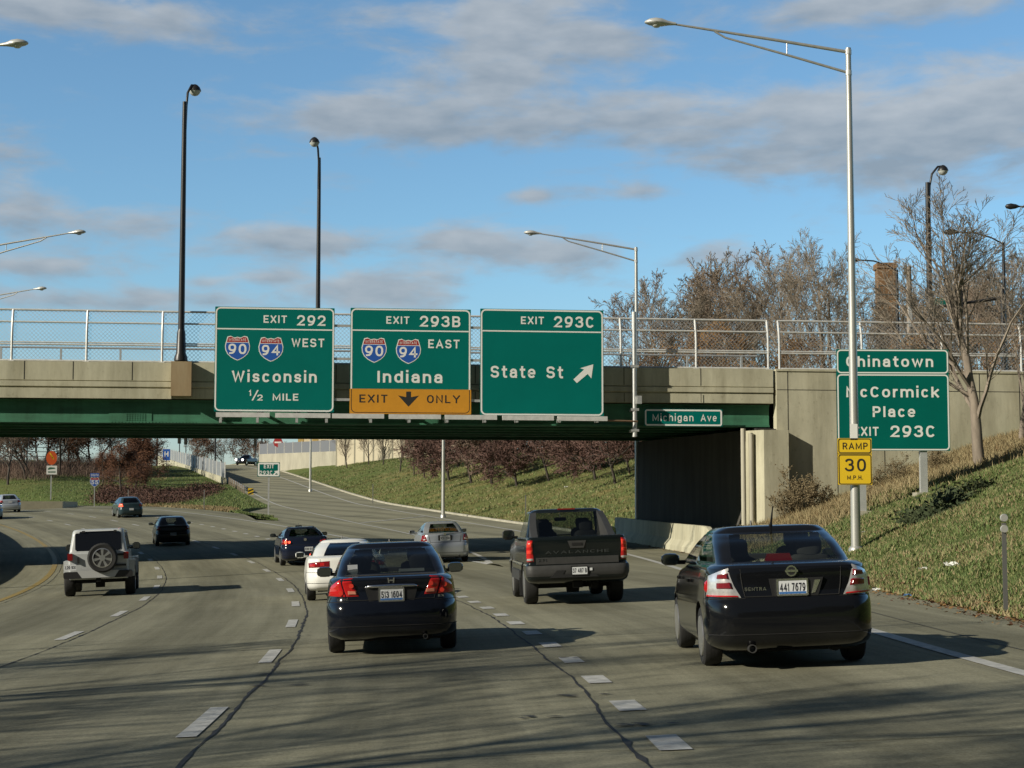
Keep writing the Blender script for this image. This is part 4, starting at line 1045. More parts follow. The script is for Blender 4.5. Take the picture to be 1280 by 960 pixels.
b = MB(); b.prism([(-.29, .69), (.29, .69), (.34, .87), (-.34, .87)], yR - .01, yR + .03); b.build('plate_recess', M_TRIM, t)
b = MB(); b.tube([(-.335, yR + .015, .872), (-.29, yR - .025, .885), (0, yR - .035, .89), (.29, yR - .025, .885), (.335, yR + .015, .872)], [.012, .022, .024, .022, .012], 8); b.build('chrome_strip', M_CHROME, t, smooth=50)
plate(t, 0, yR - .012, .775, '513 1604', framem=M_CHROME)
b = MB()   # H emblem
for sg in (-1, 1): b.prism([(sg * .022, .925), (sg * .038, .925), (sg * .046, .99), (sg * .030, .99)], yR - .012, yR + .01)
b.bb(-.03, .03, yR - .011, yR + .01, .95, .965); b.build('emblem', M_CHROME, t)
text('CIVIC', -.70, -.56, .715, .03, low.pt(low.px(.56, .73), .73).y - .006, M_CHROME, t, .02)
text('EX', .60, .68, .725, .028, low.pt(low.px(.60, .735), .735).y - .006, M_CHROME, t, .02)
b = MB(); b.bb(-.6, .6, .38, .95, 1.0, 1.03); b.build('parcel_shelf', M_SEATD, t)
b = MB(); b.box((-.50, .62, 1.10), (.13, .02, .12)); b.box((-.50, .60, 1.02), (.12, .02, .06)); b.build('window_sticker', M_PLATE, t)
b = MB(); b.box((.28, .95, 1.06), (.34, .2, .035)); b.build('parcel', M_PLATE, t)
b = MB(); b.lathe([(.032, .2), (.032, .05), (.026, .05), (.024, .12)], (.42, 0, .225), 'y', 12); b.build('exhaust_tip', M_DARKRIM, t, smooth=40)
b = MB()
for sg in (-1, 1): b.box((sg * .60, .003, .655), (.07, .012, .02))
b.build('reflector', M_CHROME, t) if False else None
place(t, 493, 21.7, .075, L=4.45)

# ---- silver sedan ahead
P_SILVER = paint('silver_car_paint', (.42, .45, .49), .32, .55)
t = thing('sedan', 'silver-blue sedan with white licence plate, just short of the bridge shadow', 'car')
low, gh = sedan(t, dict(W=.89, H=1.47, L=4.86, deck=1.05, paint=P_SILVER, bump=.70, g0=1.08, g1=1.39, wb=.78, wt=.60, wr0=.55, wr1=1.3, wf0=3.55, wf1=2.6, wr=.32, rim=M_DARKRIM, glass=(G_MID, G_MID, G_LIGHT)))
for sg in (-1, 1):
    b = MB(); low.patch(b, [(low.px(.66, .80), .80), (1.85, .78), (1.7, 1.0), (low.px(.70, 1.02), 1.02)], sg, .02, .06); tl_ = b.build('tail_lamp', M_DRED, t, smooth=45)
    b = MB(); low.patch(b, [(low.px(.70, .83), .83), (1.5, .82), (1.45, .88), (low.px(.70, .90), .90)], sg, .03, .01); b.build('clear_lens', M_CLEAR, tl_, smooth=45)
yR = low.pt(0, .9).y
b = MB(); b.prism(rrect(-.25, .81, .25, 1.0, .02), yR - .008, yR + .02); b.build('plate_recess', M_TRIM, t)
plate(t, 0, yR - .012, .895, 'K51 208', w=.36, h=.18, band=False)
b = MB(); b.lathe([(.05, -.012), (.05, .0)], (0, yR + .02, 1.035), 'y', 16); b.build('emblem', M_CHROME, t)
for sx_ in (-.5, .5):
    b = MB(); b.lathe([(.038, .2), (.038, .03), (.03, .03), (.028, .12)], (sx_, 0, .23), 'y', 12); b.build('exhaust_tip', M_DARKRIM, t, smooth=40)
place(t, 558, 61.0, .125, L=4.86)

# ---- dark blue coupe with lit brake lamps
P_BLUE = paint('dark_blue_paint', (.010, .014, .030), .18)
t = thing('coupe', 'dark blue two-door coupe with round lit brake lamps, left of the silver sedan', 'car')
low, gh = sedan(t, dict(W=.895, H=1.405, L=4.6, deck=1.06, paint=P_BLUE, bump=.72, g0=1.09, g1=1.33, wb=.79, wt=.58, wr0=.42, wr1=1.28, wf0=3.2, wf1=2.3, wr=.33, rim=M_ALLOY, spokes=5, gaps=(0, 1, 2, 9), glass=(G_MID, G_DARK, G_LIGHT)))
for sg in (-1, 1):
    b = MB(); low.patch(b, [(low.px(.62, .80), .80), (1.8, .80), (1.7, .98), (low.px(.66, .98), .98)], sg, .015, .05); tl_ = b.build('tail_lamp', M_DRED, t, smooth=45)
    b = MB()
    for xx, r in ((.73, .062), (.60, .045)):
        P_ = low.pt(low.px(xx, .885), .885, sg); N = low.nrm(low.px(xx, .885), .885, sg); b.lathe([(r, -.03), (r * .8, -.04), (.0, -.042)], (P_.x, P_.y - .01, P_.z), 'y', 14)
    b.build('brake_light', M_LIT if sg < 0 else M_RED, tl_, smooth=40)
yR = low.pt(0, .8).y; plate(t, .12, low.pt(0, .68).y - .012, .62, 'R38 614', band=False)
b = MB(); b.lathe([(.055, -.012), (.055, .0)], (0, low.pt(0, .97).y, .97), 'y', 16); b.build('emblem', M_CHROME, t)
b = MB(); b.lathe([(.06, .2), (.06, .0), (.05, .0), (.045, .12)], (.45, 0, .25), 'y', 12); b.build('exhaust_tip', M_DARKRIM, t, smooth=40)
place(t, 384, 62.5, .21, L=4.6)

# ---- white wagon behind the navy sedan
P_WHITE = paint('white_car_paint', (.74, .74, .70), .3)
t = thing('sedan', 'white rounded sedan with oval rear window, half hidden behind the navy sedan', 'car')
low, gh = sedan(t, dict(W=.925, H=1.37, L=5.0, deck=.98, paint=P_WHITE, bump=.62, zbot=.24, g0=1.01, g1=1.285, wb=.80, wt=.58, wr0=.48, wr1=1.35, wf0=3.6, wf1=2.7, wr=.32, rim=M_ALLOY, cr=.24, gcrown=.22, crown=.16, glass=(G_DARK, G_DARK, G_LIGHT), mirror=P_WHITE))
for sg in (-1, 1):
    b = MB(); low.patch(b, [(low.px(.40, .77), .77), (1.62, .755), (1.7, .86), (low.px(.40, .90), .90)], sg, .02, .05); tl_ = b.build('tail_lamp', M_DRED, t, smooth=45)
    b = MB(); low.patch(b, [(low.px(.70, .775), .775), (1.5, .765), (1.55, .845), (low.px(.70, .85), .85)], sg, .03, .01); low.patch(b, [(low.px(.50, .785), .785), (low.px(.62, .785), .785), (low.px(.62, .86), .86), (low.px(.50, .87), .87)], sg, .03, .01); b.build('red_reflector', M_RED, tl_, smooth=45)
plate(t, 0, low.pt(0, .62).y - .02, .58, '', band=False)
place(t, 437, 38.0, .135, L=5.0)

# ---- dark hatchback
P_BLK2 = paint('matt_black_car_paint', (.010, .010, .012), .3)
t = thing('hatchback', 'small black hatchback with dark rear, just beyond the bridge shadow', 'car')
low, gh = sedan(t, dict(W=.87, H=1.46, L=4.4, deck=1.02, paint=P_BLK2, bump=.68, g0=1.05, g1=1.39, wb=.79, wt=.60, wr0=.20, wr1=.62, wf0=3.2, wf1=2.3, wr=.315, lip=.1, glass=(G_MID, G_MID, G_LIGHT), rim=M_ALLOY))
for sg in (-1, 1):
    b = MB(); low.patch(b, [(low.px(.60, .82), .82), (1.7, .80), (1.6, 1.0), (low.px(.68, 1.0), 1.0)], sg, .02, .05); b.build('tail_lamp', M_DRED, t, smooth=45)
plate(t, 0, low.pt(0, .6).y - .012, .6, '', m=mat('shade_tinted_plate', (.30, .32, .38), .5), band=False)  # plate white darkened and blued in the colour, as if in shade
place(t, 219, 84.5, .26, L=4.4)

# ---- teal hatchback far
P_TEAL = paint('dark_teal_paint', (.03, .055, .065), .25, .2)
t = thing('hatchback', 'dark teal hatchback with a glowing left tail lamp, far ahead below the grassy hill', 'car')
low, gh = sedan(t, dict(W=.87, H=1.47, L=4.5, deck=1.04, paint=P_TEAL, bump=.68, g0=1.07, g1=1.40, wb=.78, wt=.60, wr0=.22, wr1=.75, wf0=3.3, wf1=2.4, wr=.315, glass=(G_DARK, G_MID, G_LIGHT)))
for sg in (-1, 1):
    b = MB(); low.patch(b, [(low.px(.58, .82), .82), (1.8, .80), (1.7, 1.0), (low.px(.62, 1.0), 1.0)], sg, .02, .05); b.build('tail_lamp', M_LIT if sg < 0 else M_DRED, t, smooth=45)
plate(t, .0, low.pt(0, .6).y - .012, .62, '', band=False)
place(t, 166, 121, .37, L=4.5)

# ---- two far cars at the left edge
P_SILV2 = paint('pale_silver_paint', (.50, .54, .60), .3, .4)
t = thing('sedan', 'pale silver sedan passing the short cream concrete wall at the far left', 'car')
low, gh = sedan(t, dict(W=.88, H=1.46, L=4.6, deck=1.03, paint=P_SILV2, bump=.68, g0=1.06, g1=1.38, wb=.78, wt=.60, wr0=.5, wr1=1.25, wf0=3.4, wf1=2.5, wr=.32, glass=(G_MID, G_DARK, G_LIGHT)))
for sg in (-1, 1):
    b = MB(); low.patch(b, [(low.px(.58, .80), .80), (1.8, .80), (1.7, .98), (low.px(.62, 1.0), 1.0)], sg, .02, .05); b.build('tail_lamp', M_DRED, t, smooth=45)
plate(t, 0, low.pt(0, .85).y - .012, .85, '', band=False)
place(t, 15, 137, .40, L=4.6)
P_SKYB = paint('pale_blue_paint', (.20, .30, .38), .3, .3)
t = thing('sedan', 'pale blue car cut by the left picture edge, one lane nearer than the silver sedan', 'car')
low, gh = sedan(t, dict(W=.88, H=1.46, L=4.6, deck=1.03, paint=P_SKYB, bump=.68, g0=1.06, g1=1.38, wb=.78, wt=.60, wr0=.5, wr1=1.25, wf0=3.4, wf1=2.5, wr=.32, glass=(G_MID, G_DARK, G_LIGHT)))
for sg in (-1, 1):
    b = MB(); low.patch(b, [(low.px(.58, .80), .80), (1.8, .80), (1.7, .98), (low.px(.62, 1.0), 1.0)], sg, .02, .05); b.build('tail_lamp', M_CLEAR, t, smooth=45)
place(t, -9, 122, .39, L=4.6)

# ---- dark pickup with grey cladding
P_DGRN = paint('dark_green_black_paint', (.007, .010, .0105), .16)
t = thing('pickup_truck', 'dark crew-cab pickup with grey cladding, tall red tail lamps and sloping cab buttresses', 'pickup')
Wp = .995; Lp = 5.6; wr = .39
low = Shell([(.42, Wp * .90, .22, Lp - .25, .14), (.48, Wp * .97, .05, Lp - .1, .15), (.56, Wp * .995, .0, Lp - .02, .15), (.72, Wp, .0, Lp, .14), (.78, Wp, .02, Lp, .13), (.80, Wp * .985, .09, Lp - .03, .10), (.83, Wp * .98, .10, Lp - .05, .10), (1.10, Wp * .975, .09, Lp - .1, .09), (1.22, Wp * .965, .08, Lp - .2, .09), (1.30, Wp * .955, .085, Lp - .3, .09), (1.325, Wp * .93, .11, Lp - .4, .08)], crown=.03, n=21,
            zt=[(0, 1.325), (3.7, 1.30), (4.2, 1.22), (5.5, 1.10)], zlow=.8, kc=1.0)
lower_body(low, [P_DGRN], [(1.22, Wp), (4.55, Wp)], t, [(.94, .004), (.7, .006), (.3, .006)], wr + .06)
gh = Shell([(1.28, .86, 1.66, 4.05, .10), (1.33, .85, 1.72, 4.0, .10), (1.5, .815, 1.80, 3.72, .10), (1.68, .775, 1.88, 3.45, .10), (1.80, .745, 1.98, 3.25, .11), (1.835, .715, 2.05, 3.15, .11)], crown=.03, n=16, fk=.8)
greenhouse(gh, [P_DGRN], t, [(.9, .03), (.6, .04), (.3, .042)], (gh.t[3, 0], gh.t[12, 0]), side_gaps=(0, 8, 9, 17), gl=(G_MID, G_MID, G_LIGHT), rear_p=1.0)
for sg in (-1, 1):
    for y in (1.22, 4.55): wheel(t, sg * (Wp - .15), y, wr, .265, sg, M_ALLOY, 6)
    b = MB()   # sail panel sloping from the roof down to the bed rail
    xo, xi = .90, .78
    sec = [((.75, 1.32), .83), ((1.15, 1.47), .82), ((1.6, 1.66), .79), ((1.95, 1.80), .75)]
    vs = []
    for (y, z), x in sec:
        for dx, zz in ((0, z), (-.13, z + .015), (-.14, 1.31), (.0, 1.31)):
            vs.append((sg * (x + dx + (0.02 if zz == 1.31 else 0)), y, zz))
    b.add(vs, [(4 * i + k, 4 * i + (k + 1) % 4, 4 * i + 4 + (k + 1) % 4, 4 * i + 4 + k) for i in range(3) for k in range(4)] + [(0, 1, 2, 3), (15, 14, 13, 12)])
    b.build('sail_panel', M_GREYPL, t, smooth=30)
    mirror(t, sg * (Wp - .03), 3.62, 1.36, sg, M_GREYPL, .27, .22)
    b = MB(); low.patch(b, [(low.px(.845, .86), .86), (1.9, .86), (1.9, 1.27), (low.px(.86, 1.27), 1.27)], sg, .018, .05); tl_ = b.build('tail_lamp', M_RED, t, smooth=45)
    b = MB(); low.patch(b, [(low.px(.855, .87), .87), (1.7, .87), (1.7, .925), (low.px(.855, .925), .925)], sg, .026, .01); b.build('clear_lens', M_CLEAR, tl_, smooth=45)
    b = MB(); low.patch(b, [(low.px(.865, 1.0), 1.0), (1.7, 1.0), (1.7, 1.09), (low.px(.865, 1.09), 1.09)], sg, .026, .01); low.patch(b, [(low.px(.865, 1.13), 1.13), (1.7, 1.13), (1.7, 1.24), (low.px(.865, 1.24), 1.24)], sg, .026, .01); b.build('lamp_spot', MATS['bright_red_lens'], tl_, smooth=45)
    b = MB(); low.patch(b, [(2.05, .53), (3.0, .53), (3.0, .78), (2.05, .78)], sg, .02, .02) if False else b.box((sg * (Wp + .0), 2.95, .55), (.05, 2.3, .2)); b.build('side_cladding', M_GREYPL, t)
    b = MB(); b.box((sg * (Wp - .1), 1.72, .33), (.27, .03, .36)); b.build('mud_flap', M_TRIM, t)
b = MB(); low.patch(b, [(0, .57), (1.95, .57), (1.95, .775), (0, .775)], 1, .02, .05, 16); low.patch(b, [(0, .57), (1.95, .57), (1.95, .775), (0, .775)], -1, .02, .05, 16); b.build('bumper', M_GREYPL, t, smooth=40)
yT = low.pt(0, 1.0).y
b = MB(); b.bb(-.80, .80, yT - .022, yT + .04, .80, .93); b.build('tailgate_cladding', M_GREYPL, t)
b = MB(); b.prism([(-.13, 1.10), (.13, 1.10), (.18, 1.24), (-.18, 1.24)], yT - .02, yT + .02); hd = b.build('tailgate_handle', M_GREYPL, t)
b = MB(); b.bb(-.10, .10, yT - .03, yT - .018, 1.15, 1.20); b.build('handle_recess', M_UNDER, hd)
text('AVALANCHE', -.62, .62, 1.0, .055, yT - .006, mat('dark_raised_letters', (.10, .11, .11), .25, .6), t, .0)
text('Z71', -.77, -.60, .855, .05, yT - .028, M_CHROME, t, .02)
yB = low.pt(0, .67).y
plate(t, .02, yB - .03, .665, '37 487 B', framem=M_TRIM, band=False)
b = MB(); b.bb(.22, .27, yB - .035, yB - .02, .66, .71); b.build('sticker', M_PLATE, t)
b = MB(); b.prism([(-.55, .54), (-.42, .68), (-.25, .68), (-.30, .60), (.30, .60), (.4, .54)], yB - .028, yB + .02); b.build('bumper_step', M_TRIM, t)
b = MB(); b.box((0, 1.99, 1.865), (.36, .06, .025)); b.build('brake_lamp', M_DRED, t)
b = MB(); b.bb(-.72, .72, .4, 5.2, .40, .52); b.bb(-.75, .75, 1.17, 1.27, .3, .42); b.tube([(.35, .3, .36), (.35, 1.2, .36)], .07, 8); b.lathe([(.16, -.12), (.16, .12)], (0, 1.22, .36), 'x', 12); b.box((.0, .25, .40), (.18, .2, .14)); b.build('underbody', M_UNDER, t)
for sg in (-1, 1): seat(t, sg * .42, 2.95, 1.42, M_SEATD); seat(t, sg * .42, 2.25, 1.36, M_SEATD)
b = MB(); b.prism(rrect(-.13, 1.62, .13, 1.70, .03), 3.35, 3.39); b.tube([(0, 3.4, 1.7), (0, 3.42, 1.78)], .012, 6); b.build('inside_mirror', M_TRIM, t)
b = MB(); b.tube([(Wp - .2, 4.5, 1.2), (Wp - .2, 4.42, 1.95)], [.012, .006], 6); b.build('aerial', M_TRIM, t)
place(t, 724, 32.6, .065, L=5.6)

# ---- white boxy off-roader with spare wheel
P_WHT2 = paint('white_offroader_paint', (.46, .48, .48), .35)
t = thing('off_roader', 'white boxy off-roader with black soft glass and a spare wheel on its tailgate', 'suv')
Wj = .78; Lj = 4.3; wr = .40
low = Shell([(.46, Wj * .97, .12, Lj - .3, .06), (.52, Wj, .08, Lj - .1, .06), (.9, Wj, .05, Lj - .05, .06), (1.10, Wj * .99, .05, Lj - .1, .06), (1.17, Wj * .985, .05, Lj - .15, .06), (1.19, Wj * .95, .09, Lj - .2, .05)], crown=.015, n=14, kc=1.0, zt=[(0, 1.19), (2.9, 1.19), (3.1, 1.12), (4.2, 1.06)], zlow=.6, wy=[(0, 1), (2.8, 1), (4.2, .86)])
lower_body(low, [P_WHT2], [(.95, Wj), (3.75, Wj)], t, [(.94, .0), (.6, .002), (.2, .002)], wr + .05)
gh = Shell([(1.17, .755, .06, 2.95, .09), (1.22, .75, .07, 2.93, .09), (1.45, .715, .11, 2.84, .10), (1.68, .68, .15, 2.74, .10), (1.74, .665, .17, 2.70, .11), (1.775, .64, .20, 2.65, .12)], crown=.02, n=16, kc=1.0)
greenhouse(gh, [P_WHT2], t, [(.9, .02), (.6, .026), (.3, .028)], (gh.t[3, 0], gh.t[12, 0]), side_gaps=(0, 5, 6, 11, 12, 17), gl=(G_DARK, G_DARK, G_DARK), rear_p=.99)
b = MB(); b.prism(rrect(-.60, 1.235, .60, 1.70, .05), -.006, .02)
vs = b.v; b.v = [(x, y + .075 + (z - 1.22) * .17, z) for x, y, z in vs]; b.build('rear_glass', mat('black_gloss_glass', (.006, .006, .007), .06, coat=.5), t)
for sg in (-1, 1):
    for y in (.95, 3.75):
        wheel(t, sg * .80, y, wr, .27, sg, M_ALLOY, 7)
        b = MB(); n = 14; vs = []
        for x in (Wj - .02, Wj + .155):
            for k in range(n + 1):
                a = math.pi * k / n; rr2 = .50; sq = 1.0
                cy = max(-.46, min(.46, math.cos(a) * .62)); cz = min(.40, math.sin(a) * .62); vs.append((sg * x, y + cy, .50 + cz)); vs.append((sg * x, y + cy * 1.08, .50 + cz + .06))
        m = 2 * (n + 1)
        fs = [(2 * k, 2 * k + 2, m + 2 * k + 2, m + 2 * k) for k in range(n)] + [(2 * k + 1, 2 * k + 3, m + 2 * k + 3, m + 2 * k + 1) for k in range(n)] + [(m + 2 * k, m + 2 * k + 1, m + 2 * k + 3, m + 2 * k + 2) for k in range(n)]
        b.add(vs, fs); b.build('fender_flare', P_WHT2, t, smooth=40)
    b = MB(); b.prism([(sg * a, c) for a, c in rrect(.665, .98, .795, 1.17, .02)], -.02, .09); b.build('tail_lamp', M_DRED, t)
    mirror(t, sg * (Wj + .03), 2.72, 1.28, sg, M_TRIM, .22, .2)
b = MB(); b.prism(rrect(-.90, .50, .90, .68, .05), -.14, .10)
bum = b.build('bumper', M_TRIM, t)
b = MB(); b.prism([(-.42, .51), (.42, .51), (.55, .70), (-.55, .70)], -.16, -.12); b.build('bumper_centre', mat('silver_step', (.42, .43, .43), .5), t)
plate(t, -.72, -.06, .80, 'L20 931', w=.30, h=.15, band=False)
sw = MB(); r = .395; c_ = (.12, 0, 1.03)
sw.lathe([(r * .62, -.26), (r * .88, -.28), (r * .97, -.25), (r, -.2), (r, -.09), (r * .97, -.04), (r * .88, -.01), (r * .6, -.01)], c_, 'y', 30); sp = sw.build('spare_wheel', M_TYRE, t, smooth=35)
d = MB(); d.lathe([(r * .63, -.2), (r * .66, -.27), (r * .60, -.275), (r * .58, -.2)], c_, 'y', 30); d.lathe([(r * .2, -.27), (r * .2, -.18)], c_, 'y', 16)
for k in range(7):
    a = 2 * math.pi * k / 7 + math.pi / 2; vs = []
    for rr2, w2 in ((r * .15, .035), (r * .6, .065)):
        for q in (-1, 1):
            for h in (-.262, -.2): vs.append((c_[0] + math.cos(a) * rr2 - math.sin(a) * w2 * q * .5 * 1.2, h, c_[2] + math.sin(a) * rr2 + math.cos(a) * w2 * q * .5 * 1.2))
    d.add(vs, [(0, 1, 3, 2), (4, 6, 7, 5), (0, 4, 5, 1), (2, 3, 7, 6), (1, 5, 7, 3), (0, 2, 6, 4)])
d.build('rim', M_ALLOY, sp, smooth=35); d = MB(); d.lathe([(r * .6, -.17), (r * .6, -.15)], c_, 'y', 20); d.build('rim_back', M_UNDER, sp)
b = MB()
for z in (1.1, .82): b.box((.55, .02, z), (.36, .04, .055))
b.build('hinge', M_TRIM, t)
b = MB(); b.box((-.52, .02, .98), (.05, .05, .16)); b.build('handle', M_TRIM, t)
b = MB()
for x in (-.38, .45): b.box((x, .14, 1.735), (.08, .05, .05))
b.build('glass_hinge', M_TRIM, t)
b = MB(); b.bb(-.6, .6, .2, 4, .40, .54); b.bb(-.7, .7, .9, 1.0, .34, .44); b.lathe([(.15, -.12), (.15, .12)], (0, .95, .36), 'x', 12); b.box((0, -.02, .45), (.12, .16, .09)); b.build('underbody', M_UNDER, t)
place(t, 127, 45.2, .19, L=4.3)
# ================================================================== signs
M_SGN = mat('green_sign_sheeting', (.0, .150, .128), .55, var=.05, vscale=.8, spec=.12)
M_SGN2 = mat('green_sign_sheeting_deep', (.0, .125, .10), .55, var=.08, vscale=.8, spec=.12)  # a deeper, slightly less blue sheeting green
M_SGW = mat('white_sign_sheeting', (.80, .80, .77), .5)
M_SGY = mat('amber_sign_sheeting', (.60, .27, .02), .5, var=.05)
M_SGYB = mat('yellow_sign_sheeting', (.78, .52, .02), .5)
M_SGK = mat('black_sign_ink', (.02, .02, .018), .6)
M_SHB = mat('shield_blue', (.02, .10, .42), .45); M_SHR = mat('shield_red', (.36, .03, .03), .45)
M_ALU = mat('bare_aluminium', (.62, .63, .62), .4, .5, var=.1, vscale=5)
M_BLKP = mat('black_pole_paint', (.018, .018, .02), .4, var=.2)
M_LENS = mat('lamp_refractor', (.55, .58, .55), .25)
M_POLE = mat('spun_aluminium_pole', (.50, .50, .47), .42, .55, var=.12, vscale=2.5, stretch=(3, 3, .4))

def shield_poly(cx, cz, w, h):
    r = [(0, .46), (.13, .43), (.27, .5), (.40, .47), (.45, .30), (.5, .10), (.48, -.08), (.40, -.24), (.26, -.37), (.10, -.46), (0, -.5)]
    return [(cx + a * w, cz + b * h) for a, b in r] + [(cx - a * w, cz + b * h) for a, b in r[-2:0:-1]]
def shield(parent, cx, cz, w, num, y, inter=True):
    h = w
    b = MB(); b.prism(shield_poly(cx, cz, w, h), y - .004, y); o = b.build('route_shield', M_SGW, parent)
    k = .93; inner = shield_poly(cx, cz, w * k, h * k); zc = cz + .235 * h
    lo = [(a, min(c, zc - .012 * h)) for a, c in inner]; hi = [(a, max(c, zc + .012 * h)) for a, c in inner]
    def clip(poly, z, keep_above):
        out = []
        for (a, c), (a2, c2) in zip(poly, poly[1:] + poly[:1]):
            ins, ins2 = (c >= z) == keep_above, (c2 >= z) == keep_above
            if ins: out.append((a, c))
            if ins != ins2: t = (z - c) / (c2 - c); out.append((a + (a2 - a) * t, z))
        return out
    b = MB(); b.prism(clip(inner, zc - .012 * h, False), y - .007, y - .003); b.build('shield_field', M_SHB, o)
    b = MB(); b.prism(clip(inner, zc + .012 * h, True), y - .007, y - .003); b.build('shield_crown', M_SHR, o)
    text(num, cx - .36 * w, cx + .36 * w, cz - .24 * h, .42 * h, y - .009, M_SGW, o, .02)
    if inter: text('INTERSTATE', cx - .34 * w, cx + .34 * w, cz + .29 * h, .10 * h, y - .009, M_SGW, o, .0)
    return o
class Sign:
    """a flat panel in its own XZ plane (bottom left at 0,0), laid out in picture pixels measured from its top left corner"""
    def __init__(s, name, label, k, w, h, loc, rz, group=None, panel=M_SGN, r=6.5, border=True, posts=(), cat='road sign', th=.04):
        s.k = k; s.h = h; s.w = w; s.m = panel
        s.t = thing(name, label, cat, loc, rz, group)
        b = MB(); b.prism(rrect(0, 0, w * k, h * k, .02, 2), -.0, th); s.p = b.build('panel', panel, s.t)
        if border:
            o = rrect(.6 * k, .6 * k, (w - .6) * k, (h - .6) * k, r * k, 5); i = rrect(2.5 * k, 2.5 * k, (w - 2.5) * k, (h - 2.5) * k, (r - 1.9) * k, 5)
            b = MB(); b.ringprism(o, i, -.005, -.0005); b.build('border', M_SGW, s.t)
    def X(s, x): return x * s.k
    def Z(s, y): return (s.h - y) * s.k
    def line(s, y, x0=2, x1=None, th=1.6, m=None):
        b = MB(); b.bb(s.X(x0), s.X((x1 or s.w - 2)), -.005, -.0005, s.Z(y + th / 2), s.Z(y - th / 2)); return b.build('divider', m or M_SGW, s.t)
    def txt(s, st, x0, x1, base, cap, m=None, bold=.025, y=-.006): return text(st, s.X(x0), s.X(x1), s.Z(base), cap * s.k, y, m or M_SGW, s.t, bold)
    def poly(s, name, pts, m, y0=-.006, y1=-.001):
        b = MB(); b.prism([(s.X(a), s.Z(c)) for a, c in pts], y0, y1); return b.build(name, m, s.t)
SOFF = -1.15
def bridge_sign(name, label, x0, y0, x1, y1, off=SOFF, **kw):
    a = B(x0, y1, off); c = B(x1, y0, off); w = x1 - x0; h = y1 - y0; k = (c[0] - a[0]) / w
    s = Sign(name, label, k, w, h, Bw(a[0], off, a[1]), BYAW, **kw); s.kz = (c[1] - a[1]) / h
    return s
GS = 'green guide signs on the overpass'
s = bridge_sign('guide_sign', 'green overhead sign EXIT 292 WEST Wisconsin with two interstate shields', 267.3, 380.5, 418.4, 514.3, group=GS)
s.line(28.3); s.txt('EXIT', 61, 90.5, 20, 9.6); s.txt('292', 102.5, 139.5, 23, 13.4); s.txt('WEST', 96.5, 138.3, 50.5, 11); s.txt('Wisconsin', 21.7, 129, 96, 14.3); s.txt('1', 43.3, 46.5, 113.5, 7.6); s.txt('2', 53.5, 61, 119.5, 7.6)
s.poly('fraction_bar', [(47, 119.5), (49, 119.5), (56, 106), (54, 106)], M_SGW); s.txt('MILE', 73.5, 106, 119.2, 8.8)
shield(s.t, s.X(28.5), s.Z(53), 31.5 * s.k, '90', -.001); shield(s.t, s.X(70.6), s.Z(54), 31.5 * s.k, '94', -.001)
s = bridge_sign('guide_sign', 'green overhead sign EXIT 293B EAST Indiana with an amber EXIT ONLY band', 437.3, 384.3, 588.6, 516.8, group=GS)
s.line(28); s.txt('EXIT', 44.7, 73.7, 19.4, 9.4); s.txt('293B', 86, 138, 22.6, 13.8); s.txt('EAST', 97.5, 137, 49.5, 11); s.txt('Indiana', 34, 116, 93.5, 14.6)
shield(s.t, s.X(29.7), s.Z(53), 31.5 * s.k, '90', -.001); shield(s.t, s.X(72.6), s.Z(54), 31.5 * s.k, '94', -.001)
b = MB(); b.prism(rrect(-.5 * s.k, 0 - .01, (s.w + .5) * s.k, 31 * s.k, .03, 2), -.014, -.004); ap = b.build('amber_band', M_SGY, s.t)
b = MB(); b.ringprism(rrect(1.2 * s.k, 1 * s.k, (s.w - 1.2) * s.k, 44 * s.k, 6 * s.k), rrect(2.0 * s.k, 1.8 * s.k, (s.w - 2.0) * s.k, 43 * s.k, 5.4 * s.k), -.0165, -.0145)
b.v = [(x, y, min(z, 30.5 * s.k)) for x, y, z in b.v]; b.build('band_edge', M_SGK, ap)
for st, x0, x1 in (('EXIT', 11.7, 46.5), ('ONLY', 96, 138)): text(st, s.X(x0), s.X(x1), s.Z(118.7), 10 * s.k, -.017, M_SGK, ap, .01)
b = MB(); b.prism([(s.X(a), s.Z(c)) for a, c in [(70, 104.5), (76, 104.5), (76, 111.5), (86, 109.5), (73, 123.5), (60, 109.5), (70, 111.5)]], -.017, -.0135); b.build('arrow', M_SGK, ap)
s = bridge_sign('guide_sign', 'green overhead sign EXIT 293C State St with a white slanting arrow', 600.2, 387.3, 754.2, 519.3, group=GS)
s.line(27.5); s.txt('EXIT', 50.5, 79.3, 18.5, 9.4); s.txt('293C', 91, 141.5, 22, 13.8); s.txt('State', 12.7, 68.5, 85.3, 14.6); s.txt('St', 82, 103, 85.3, 14.6)
s.poly('arrow', [(116, 86.5), (129.5, 74), (124.5, 72.5), (141, 67.5), (138.5, 85), (134, 79.5), (120.3, 91)], M_SGW)
# sign support: white catwalk beams and hangers
t = thing('sign_gantry', 'white walkway beams and brackets carrying the overhead signs along the overpass', 'sign support', BO, BYAW)
for xa_, xb_ in ((270, 337), (344, 413), (415, 480), (486, 551), (556, 621), (628, 692), (697, 759)):
    a = B(xa_, 518 + (xa_ - 270) * .011, SOFF - .25); c = B(xb_, 518, SOFF - .25)
    b = MB(); b.bb(a[0], c[0], SOFF - .32, SOFF - .18, a[1] - .10, a[1] + .08); b.build('walkway_beam', M_RAIL, t)
for xa_ in (276, 322, 371, 408, 463, 511, 558, 605, 645, 698, 745):
    x, z = B(xa_, 519, SOFF)
    b = MB(); b.bb(x - .05, x + .05, SOFF - .3, SOFF + .12, z - .30, z - .13); b.bb(x - .04, x + .04, SOFF + .05, SOFF + .13, z - .3, z + 3.9); b.bb(x - .04, x + .04, SOFF + .13, .02, z + .95, z + 1.05); b.bb(x - .04, x + .04, SOFF + .12, .3, z - .12, z - .02); b.build('hanger', M_GALV, t)
